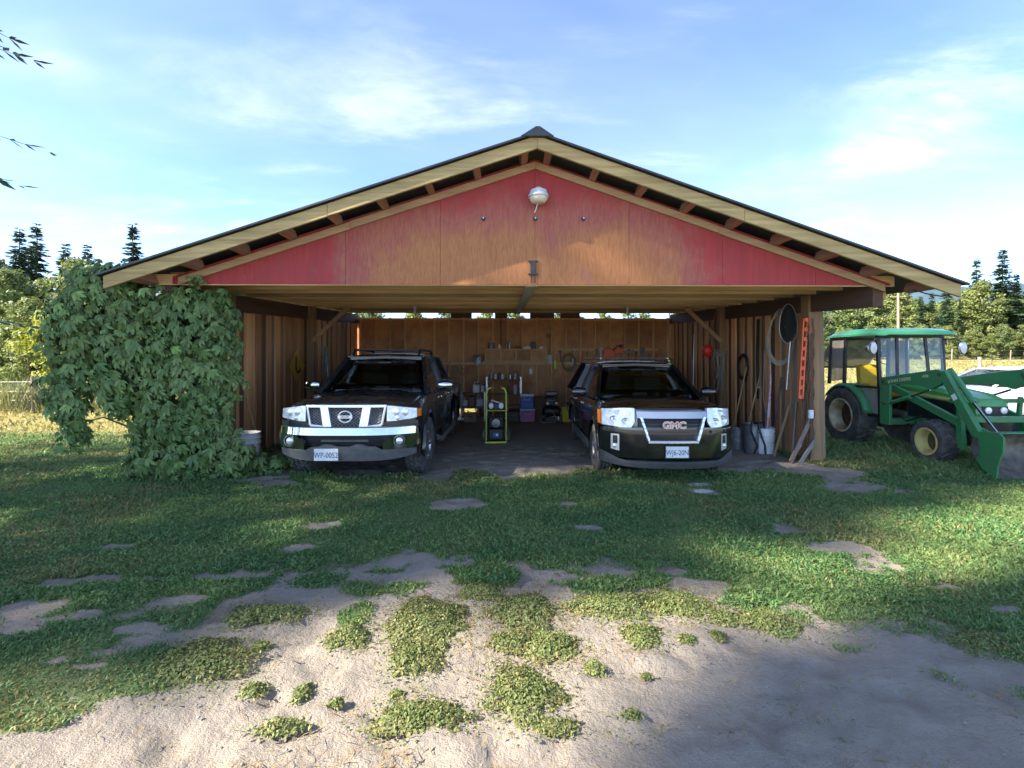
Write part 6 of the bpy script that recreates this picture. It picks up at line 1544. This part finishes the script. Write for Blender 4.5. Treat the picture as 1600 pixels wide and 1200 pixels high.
for k, (x_, h_, lab) in enumerate(((2.05, 'rake', 'steel rake hanging right of the hose coil'), (2.42, 'saw', 'hand saw hanging beside the steel rake'), (3.75, 'shovel', 'shovel hanging past the red can on the rail'), (4.1, 'rake', 'rake hanging in the right back corner'), (-3.2, 'rake', 'rake hanging on the back wall behind the pickup'), (-1.35, 'saw', 'old saw hanging low left of the shelves'), (-1.62, 'rake', 'garden rake hanging between pickup and shelves'))):
    tool('hanging_tool', lab, x_, 1.98 if x_ > 0 else 1.62, .5, h_)
tool('hanging_tool', 'short spade hanging on the rail beside the red can', 3.42, 1.98, .35, 'd')
# wall cabinet
t = thing('wall_cabinet', 'low wooden wall cabinet with four plain doors on the back wall', 'cabinet', (.30, YW - .13, 1.60))
MB().box((0, 0, .18), (1.80, .26, .37)).build('carcass', W_stud, t)
for k in range(4):
    d = MB().box((-.665 + k * .443, -.138, .18), (.40, .012, .31)).build('door', W_sheath, t, bevel=.004)
    MB().lathe([(0, -.02), (.012, -.02), (.012, 0), (0, 0)], 10, (-.50 + k * .443, -.146, .18), 'y').build('knob', M_iron, d)
MB().box((.0, 0, -.02), (1.95, .28, .03)).build('shelf', W_stud, t)
def bottle(label, x, y, z, r, h, mat, cap=M_blackp, cat='bottle', group=None, sx=1.0):
    t = thing('bottle', label, cat, (x, y, z), 0, group)
    MB().lathe([(0, .0), (r, .0), (r, h * .62), (r * .9, h * .70), (r * .35, h * .82), (r * .32, h * .92), (0, h * .92)], 14, sx=sx).build('flask', mat, t, 40)
    MB().lathe([(0, h * .9), (r * .4, h * .9), (r * .4, h), (0, h)], 12).build('cap', cap, t, 40)
zc = 1.97
bottle('pale bottle on the wall cabinet next to the tin', -.18, YW - .1, zc, .035, .17, M_pail)
bottle('grey spray bottle on the wall cabinet before the rod', .02, YW - .12, zc, .035, .22, M_galvp)
bottle('slim silver can on the wall cabinet beside the grey spray bottle', .12, YW - .1, zc, .03, .24, M_galv)
t = thing('paint_tin', 'dark tin at the end of the wall cabinet', 'tin', (-.42, YW - .1, zc)); MB().lathe([(0, 0), (.09, 0), (.09, .15), (.085, .16), (0, .16)], 18).build('shell', M_galvp, t, 40); MB().lathe([(0, .155), (.06, .155), (.06, .17), (0, .17)], 16).build('lid', M_steel, t, 40)
for lab, x_, d, mt in (('folded pale cloth on the wall cabinet', .62, (.22, .12, .05), M_pail), ('black cordless drill case on the wall cabinet', .80, (.14, .12, .19), M_blackp), ('small tan box on the wall cabinet by the drill case', .93, (.10, .1, .09), M_handle), ('white tool roll on the wall cabinet', 1.04, (.12, .1, .05), M_pail), ('flat dark case at the right end of the wall cabinet', .36, (.18, .1, .07), M_rust)):
    tag(MB().box((0, 0, d[2] / 2), d).prism([(-d[0] * .3, d[2] + .0), (d[0] * .3, d[2]), (d[0] * .2, d[2] + .02), (-d[0] * .2, d[2] + .02)], -d[1] * .3, d[1] * .3).build('cabinet_item', mt, None, bevel=.008, loc=(x_, YW - .12, zc)), lab, 'box')
# tall pipe shelf and low rack
def rack(label, x0, x1, y0, y1, zs, ztop):
    t = thing('shelf_rack', label, 'shelf', ((x0 + x1) / 2, (y0 + y1) / 2, gz((x0 + x1) / 2, (y0 + y1) / 2)))
    w_, d_ = x1 - x0, y1 - y0
    for sx in (-1, 1):
        for sy in (-1, 1): MB().bar((sx * w_ / 2, sy * d_ / 2, -.03), (sx * w_ / 2, sy * d_ / 2, ztop), .035, .035).build('upright', M_alloy, t)
    for z in zs: MB().box((0, 0, z), (w_, d_, .025)).build('shelf_board', W_grey, t)
    return t
rack('tall metal shelf rack with bottles at the back wall', -.52, .42, 13.15, 13.55, (.12, .45, .76, 1.17), 1.24)
rack('low metal shelf rack with jugs left of the tall rack', -1.22, -.58, 13.2, 13.6, (.13, .42, .80), .84)
g0_ = gz(-.05, 13.35)
for k, (x_, r_, h_, mt, lab) in enumerate(((-.40, .045, .24, M_galvp, 'tall grey spray can at the end of the top rack shelf'), (-.28, .035, .16, M_pail, 'small white bottle on the top rack shelf'), (-.17, .04, .22, M_darkglass, 'dark bottle on the top rack shelf beside a white one'), (-.09, .05, .15, M_pail, 'squat white tub on the top rack shelf'), (.13, .035, .18, M_galv, 'slim silver can on the top rack shelf'), (.27, .04, .2, M_paleblue, 'pale blue bottle at the right of the top rack shelf'))):
    bottle(lab, x_, 13.3, g0_ + 1.183, r_, h_, mt)
bottle('tall clear bottle on the second rack shelf', .27, 13.3, g0_ + .773, .05, .30, M_paleblue)
bottle('brown bottle on the second rack shelf behind the washer handle', .05, 13.35, g0_ + .773, .05, .24, M_rust)
g1_ = gz(-.9, 13.4)
def jug(label, x, z, w_, h_, mat):
    t = thing('jug', label, 'jug', (x, 13.35, z))
    MB().box((0, 0, h_ * .38), (w_, w_ * .55, h_ * .76)).build('tank', mat, t, bevel=.025)
    MB().tube([(-w_ * .28, 0, h_ * .72), (-w_ * .25, 0, h_ * .95), (w_ * .15, 0, h_ * .98), (w_ * .3, 0, h_ * .72)], .016, 7).build('grip', mat, t, 50); MB().lathe([(0, h_ * .74), (.022, h_ * .74), (.022, h_ * .9), (0, h_ * .9)], 12, (w_ * .36, 0, 0)).build('cap', M_blackp, t, 40)
jug('white jug with a label on the low rack', -.82, g1_ + .813, .19, .30, M_pail); jug('grey jug beside the white jug on the low rack', -.64, g1_ + .813, .13, .28, M_galvp)
jug('small white jug on the middle board of the low rack', -1.12, g1_ + .433, .13, .24, M_pail); jug('pale blue jug on the middle board of the low rack', -.73, g1_ + .433, .2, .28, M_paleblue)
tag(MB().box((0, 0, .13), (.16, .2, .26)).box((0, 0, .265), (.17, .21, .015)).build('carton', W_grey, None, loc=(-.94, 13.35, g1_ + .433), bevel=.004), 'brown carton between the jugs on the low rack', 'box')
# pressure washer on its lime frame
t = thing('pressure_washer', 'black pressure washer on a lime green tube frame with two wheels', 'pressure washer', (-.19, 9.62, gz(-.19, 9.62)))
fr = MB()
for sg in (-1, 1): fr.tube([(sg * .20, -.16, .02), (sg * .20, -.02, .03), (sg * .20, .10, .34), (sg * .20, .13, .98), (sg * .17, .14, 1.06), (sg * .10, .14, 1.08)], .019, 8)
fr.tube([(-.20, -.16, .02), (-.17, -.19, .025), (.17, -.19, .025), (.20, -.16, .02)], .019, 8); fr.tube([(-.20, .11, .62), (.20, .11, .62)], .016, 8)
fr.build('frame', M_lime, t, 50)
MB().box((0, -.03, .17), (.30, .24, .22)).build('pump_base', M_blackp, t, bevel=.03)
en = MB().box((0, .0, .40), (.31, .26, .24)).build('engine', M_blackp, t, bevel=.04)
MB().lathe([(0, -.17), (.085, -.165), (.11, -.13), (.11, -.10), (0, -.10)], 22, (.0, 0, .40), 'y').build('starter_cover', M_steel, en, 40)
MB().box((0, -.155, .17), (.12, .012, .09)).build('front_plate', M_blue, t, bevel=.006); MB().box((.02, -.163, .17), (.04, .006, .04)).build('label_plate', M_pail, t)
MB().box((0, .04, .72), (.34, .16, .14)).build('control_panel', M_blackp, t, bevel=.02)
for x_ in (-.10, .10): MB().lathe([(0, -.02), (.04, -.018), (.05, 0), (0, 0)], 14, (x_, -.04, .73), 'y', sx=1.3).build('dial', M_pail, t, 50)
MB().tube([(-.10, .0, .84), (.08, -.02, .78)], .012, 6).build('spray_wand', M_pail, t)
for sg in (-1, 1): MB().lathe([(0, -.035), (.09, -.035), (.13, -.03), (.14, 0), (.13, .03), (.09, .035), (0, .035)], 22, (sg * .245, .10, .14), 'x').build('wheel', M_rubber, t, 40)
MB().tube([(-.26, .10, .14), (.26, .10, .14)], .012, 8).build('axle', M_steel, t)
# coolers, compressor, crates
def cooler(label, x, y, z, w_, d_, h_, mat, lid):
    t = thing('cool_box', label, 'cooler', (x, y, z))
    MB().box((0, 0, h_ * .42), (w_, d_, h_ * .84)).build('chest', mat, t, bevel=.02); MB().box((0, 0, h_ * .92), (w_ * 1.05, d_ * 1.05, h_ * .16)).build('lid', lid, t, bevel=.015)
    MB().tube([(-w_ * .2, -d_ * .53, h_ * .72), (-w_ * .2, -d_ * .58, h_ * .6), (w_ * .2, -d_ * .58, h_ * .6), (w_ * .2, -d_ * .53, h_ * .72)], .01, 6).build('grip', lid, t, 50)
gc_ = gz(.6, 13.1)
cooler('plum cool box with pale lid under the blue one', .60, 13.1, gc_, .38, .30, .36, M_pink, M_paleblue); cooler('blue cool box with white lid stacked on the plum one', .58, 13.1, gc_ + .36, .36, .28, .40, M_blue, M_pail)
t = thing('grey_funnel', 'grey funnel on top of the blue cool box', 'funnel', (.60, 13.1, gc_ + .758)); MB().lathe([(.07, 0), (.075, .0), (.018, .09), (.014, .14), (.009, .14), (.012, .088)], 16).build('cone', M_galvp, t, 40)
t = thing('compressor', 'black shop compressor with tangled pale hoses by the back wall', 'compressor', (1.23, 12.85, gz(1.23, 12.85)))
MB().lathe([(0, -.25), (.09, -.24), (.14, -.19), (.14, .19), (.09, .24), (0, .25)], 22, (0, 0, .28), 'x').build('tank', M_blackp, t, 40)
MB().box((0, 0, .55), (.30, .22, .26)).build('pump', M_blackp, t, bevel=.03); MB().box((0, -.02, .76), (.34, .2, .12)).build('cover', M_steel, t, bevel=.03)
for x_ in (-.12, .12): MB().lathe([(0, -.015), (.035, -.012), (.04, 0), (0, 0)], 14, (x_, -.13, .50), 'y').build('gauge', M_pail, t, 40)
for x_ in (-.18, .18): MB().lathe([(0, -.025), (.09, -.025), (.1, 0), (.09, .025), (0, .025)], 18, (x_ * 1.35, .05, .10), 'x').build('wheel', M_rubber, t, 40)
MB().box((0, -.1, .07), (.3, .05, .14)).build('foot', M_blackp, t)
for k, pts in enumerate(([(-.1, -.12, .85), (.0, -.14, .95), (.12, -.12, .88), (.25, -.14, .75), (.24, -.18, .62), (.0, -.2, .58), (-.2, -.18, .60)], [(.18, -.1, .86), (.32, -.12, .75), (.36, -.15, .5), (.42, -.15, .3), (.48, -.2, .2)], [(-.15, -.15, .2), (-.3, -.2, .12), (-.32, -.25, .02), (-.1, -.3, .015), (.05, -.28, .02), (.1, -.2, .15), (0, -.2, .3), (-.1, -.2, .34)])):
    MB().tube(pts, .012, 7).build('hose', M_rope, t, 60)
t = thing('yellow_crate', 'yellow plastic tote standing right of the compressor', 'crate', (1.70, 12.95, gz(1.7, 12.95)))
MB().add([(-.17, -.14, 0), (.17, -.14, 0), (.17, .14, 0), (-.17, .14, 0), (-.2, -.17, .40), (.2, -.17, .40), (.2, .17, .40), (-.2, .17, .40)], [(0, 3, 2, 1), (4, 5, 6, 7), (0, 1, 5, 4), (1, 2, 6, 5), (2, 3, 7, 6), (3, 0, 4, 7)]).build('tub', M_yel, t, bevel=.02)
MB().box((0, 0, .46), (.36, .28, .11)).build('contents', M_rust, t, bevel=.02); MB().box((0, 0, .40), (.43, .37, .03)).build('rim', M_yel, t, bevel=.01)
rc = MB()
for k in range(7):
    s_ = rt.uniform(.85, 1.05); rc.tube([(.20 * s_ * math.cos(a) + rt.uniform(-.01, .01), -.02 * k % .07, .25 * s_ * math.sin(a)) for a in np.linspace(0, 6.283, 25)], .017, 6, caps=False)
tag(rc.build('hose_coil', pm('yellow_hose', (0.30, 0.19, 0.06), .6, c2=(0.22, 0.13, 0.04), scale=9), None, 60, loc=(1.86, YW - .08, 1.58)), 'coiled yellow brown hose hanging on the back wall', 'hose')
t = thing('lime_trimmer', 'lime green trimmer head hanging left of the hose coil', 'trimmer', (1.45, YW - .05, 1.50)); MB().lathe([(0, -.12), (.05, -.10), (.06, .02), (.03, .12), (0, .13)], 12).build('motor', M_lime, t, 50); MB().tube([(0, 0, .1), (.05, 0, .35)], .012, 6).build('shaft', M_steel, t)
t = thing('fuel_can', 'red fuel can on the shelf rail above the utility vehicle', 'can', (3.02, YW - .10, 1.72))
MB().prism([(-.17, 0), (.17, 0), (.17, .16), (.08, .24), (-.13, .24), (-.17, .18)], -.07, .07, 'y').build('tank', M_orange, t, bevel=.02); MB().tube([(.1, 0, .2), (.2, 0, .27), (.24, 0, .27)], .018, 8).build('spout', M_blackp, t); MB().tube([(-.1, 0, .235), (-.08, 0, .29), (.03, 0, .29), (.05, 0, .235)], .015, 7).build('grip', M_orange, t)
t = thing('chainsaw', 'orange chainsaw hanging beside the red fuel can', 'chainsaw', (3.32, YW - .08, 1.82))
MB().prism([(-.14, 0), (.12, 0), (.14, .1), (.06, .18), (-.1, .17)], -.06, .06, 'y').build('motor', M_orange, t, bevel=.015); MB().prism([(.1, .03), (.48, .04), (.51, .07), (.48, .10), (.1, .10)], -.006, .006, 'y').build('guide_bar', M_steel, t); MB().tube([(-.1, 0, .16), (-.05, 0, .25), (.05, 0, .25), (.08, 0, .17)], .014, 7).build('grip', M_blackp, t)
MB().box((3.2, YW - .10, 1.70), (1.9, .24, .03)).build('tool_shelf', W_stud, barn)
tag(MB().box((0, 0, 0), (.09, .02, .16)).box((0, -.012, 0), (.03, .006, .06)).build('switch_box', M_pail, None, bevel=.004, loc=(.74, YB - .06, 1.30)), 'white switch box on the back wall above the cool boxes', 'switch')
t = thing('bicycle', 'old dark bicycle standing between the pickup and the low rack', 'bicycle', (-1.45, 12.3, gz(-1.45, 12.3)), R(78))
for x_ in (-.52, .52):
    w = MB().tube([(x_ + .33 * math.cos(a), 0, .34 + .33 * math.sin(a)) for a in np.linspace(0, 6.283, 29)], .018, 6, caps=False).build('wheel', M_rubber, t, 60)
    sp = MB()
    for k in range(10): sp.tube([(x_, 0, .34), (x_ + .31 * math.cos(k * .628), 0, .34 + .31 * math.sin(k * .628))], .002, 3, caps=False)
    sp.build('spokes', M_alloy, w)
bf = MB()
for a, b in (((-.52, .34), (-.12, .80)), ((-.12, .80), (.38, .82)), ((.38, .82), (-.06, .32)), ((-.06, .32), (-.12, .80)), ((-.52, .34), (-.06, .32)), ((.52, .34), (.36, .95))): bf.tube([(a[0], 0, a[1]), (b[0], 0, b[1])], .018, 7)
bf.build('frame', M_iron, t, 50); MB().box((-.14, 0, .88), (.24, .13, .05)).build('saddle', M_blackp, t, bevel=.02); MB().tube([(.34, -.28, .98), (.40, -.1, 1.0), (.40, .1, 1.0), (.34, .28, .98)], .013, 7).build('handlebar', M_chrome, t, 50)

# hand tools and odds and ends that crowd the back and right walls
rh = random.Random(31)
def hand_tool(k):
    mb = MB(); c = k % 5
    if c == 0: mb.bar((0, 0, 0), (0, 0, .26), .022, .02).box((0, -.01, .27), (.11, .03, .035))
    elif c == 1: mb.bar((0, 0, 0), (.02, 0, .24), .025, .008).lathe([(.02, -.006), (.032, -.006), (.032, .006), (.02, .006)], 10, (.02, 0, .26), 'y')
    elif c == 2: mb.bar((-.015, 0, 0), (.012, 0, .16), .016, .012).bar((.015, 0, 0), (-.012, 0, .16), .016, .012).box((0, 0, .18), (.03, .014, .05))
    elif c == 3: mb.add([(-.05, 0, .3), (.05, 0, .3), (.02, 0, 0), (-.01, 0, 0), (-.05, .006, .3), (.05, .006, .3), (.02, .006, 0), (-.01, .006, 0)], [(0, 1, 2, 3), (7, 6, 5, 4), (0, 4, 5, 1), (1, 5, 6, 2), (2, 6, 7, 3), (3, 7, 4, 0)]).box((0, 0, .34), (.11, .03, .09))
    else: mb.tube([(.07 * math.cos(a), .012 * math.sin(3 * a), .1 + .09 * math.sin(a)) for a in np.linspace(0, 6.283, 17)], .012, 6, caps=False)
    return mb.mesh('hand_tool', [M_steel, M_iron, M_red, M_steel, M_rope][c], 40)
HT = [hand_tool(k) for k in range(5)]; HL = ['hammer hung on the back wall rail', 'steel spanner hung on the back wall rail', 'red handled pliers hung on the back wall rail', 'small hand saw hung on the back wall rail', 'loop of cord hung on the back wall rail']
spots = [(-3.6 + .21 * k, 1.24 + rh.uniform(-.06, .04)) for k in range(13)] + [(1.62 + .2 * k, 1.60 + rh.uniform(-.06, .04)) for k in range(15)] + [(2.0 + .23 * k, 1.22 + rh.uniform(-.1, .05)) for k in range(10)]
for k, (x_, z_) in enumerate(spots):
    c = rh.randrange(5); tag(put('hand_tool', HT[c], None, (x_, YW - .022, z_), (0, rh.uniform(-.15, .15), 0), (1.15,) * 3), HL[c], 'tool', 'hand tools along the back wall')
MB().box((-2.72, YB - .068, 1.54), (1.9, .036, .07)).build('girt', W_stud, bw)
MB().box((3.36, YB - .068, 1.50), (2.36, .036, .06)).build('girt', W_stud, bw)
for k, (x_, y_, d, mt, lab) in enumerate(((-.95, 13.0, (.34, .26, .22), W_grey, 'wooden crate on the floor before the low rack'), (.2, 13.0, (.30, .24, .26), M_blackp, 'black tool case on the floor under the tall rack'), (2.15, 13.3, (.36, .30, .42), W_grey, 'tall wooden box on the floor right of the yellow tote'), (1.05, 13.75, (.5, .2, .7), M_rust, 'rusty cabinet standing behind the compressor'), (-2.0, 13.5, (.4, .4, .8), M_galvp, 'grey drum box behind the pickup'))):
    t = thing('storage_box', lab, 'box', (x_, y_, gz(x_, y_))); MB().box((0, 0, d[2] / 2), d).build('carcass', mt, t, bevel=.01); MB().box((0, 0, d[2] + .012), (d[0] * 1.04, d[1] * 1.04, .024)).build('lid', mt, t, bevel=.004); MB().box((0, -d[1] / 2 - .012, d[2] * .7), (d[0] * .3, .02, .03)).build('grip', M_iron, t)
rc = MB()
for k in range(6): rc.tube([(rh.uniform(-.01, .02), .19 * math.cos(a), .24 * math.sin(a) + .01 * k) for a in np.linspace(0, 6.283, 23)], .014, 6, caps=False)
tag(rc.build('hose_coil', M_blackp, None, 60, loc=(XR - .07, 9.72, 1.48)), 'black hose coil hanging on the right wall planks', 'hose')
t = thing('leaning_shovel', 'long handled shovel leaning on the right wall planks', 'shovel', (4.50, 9.45, 0)); MB().tube([(0, 0, .26), (.30, .05, 1.5)], .016, 8).build('handle', M_handle, t, 50); MB().add([(-.06, -.09, .28), (-.06, .09, .28), (-.1, .1, .1), (-.11, 0, .0), (-.1, -.1, .1), (-.04, 0, .15)], [(0, 1, 5), (1, 2, 5), (2, 3, 5), (3, 4, 5), (4, 0, 5)]).build('blade', M_steel, t)
t = thing('leaning_fork', 'garden fork leaning on the right wall behind the grey pails', 'fork', (4.52, 8.95, 0)); MB().tube([(0, 0, .3), (.27, .03, 1.35)], .015, 8).build('handle', M_handle, t, 50)
for q in (-.08, -.03, .03, .08): MB().tube([(0, q * .3, .32), (-.02, q, .24), (-.05, q, .0)], .006, 5).build('tine', M_steel, t)
stick('grey_hose', 'grey garden hose hanging in a long loop on the right wall', 'hose', [(4.80, 8.62, 1.05), (4.80, 8.66, 1.75), (4.80, 8.74, 2.05), (4.80, 8.84, 1.75), (4.79, 8.86, .95), (4.79, 8.76, .62), (4.80, 8.64, .95)], .013, M_rope, 7)
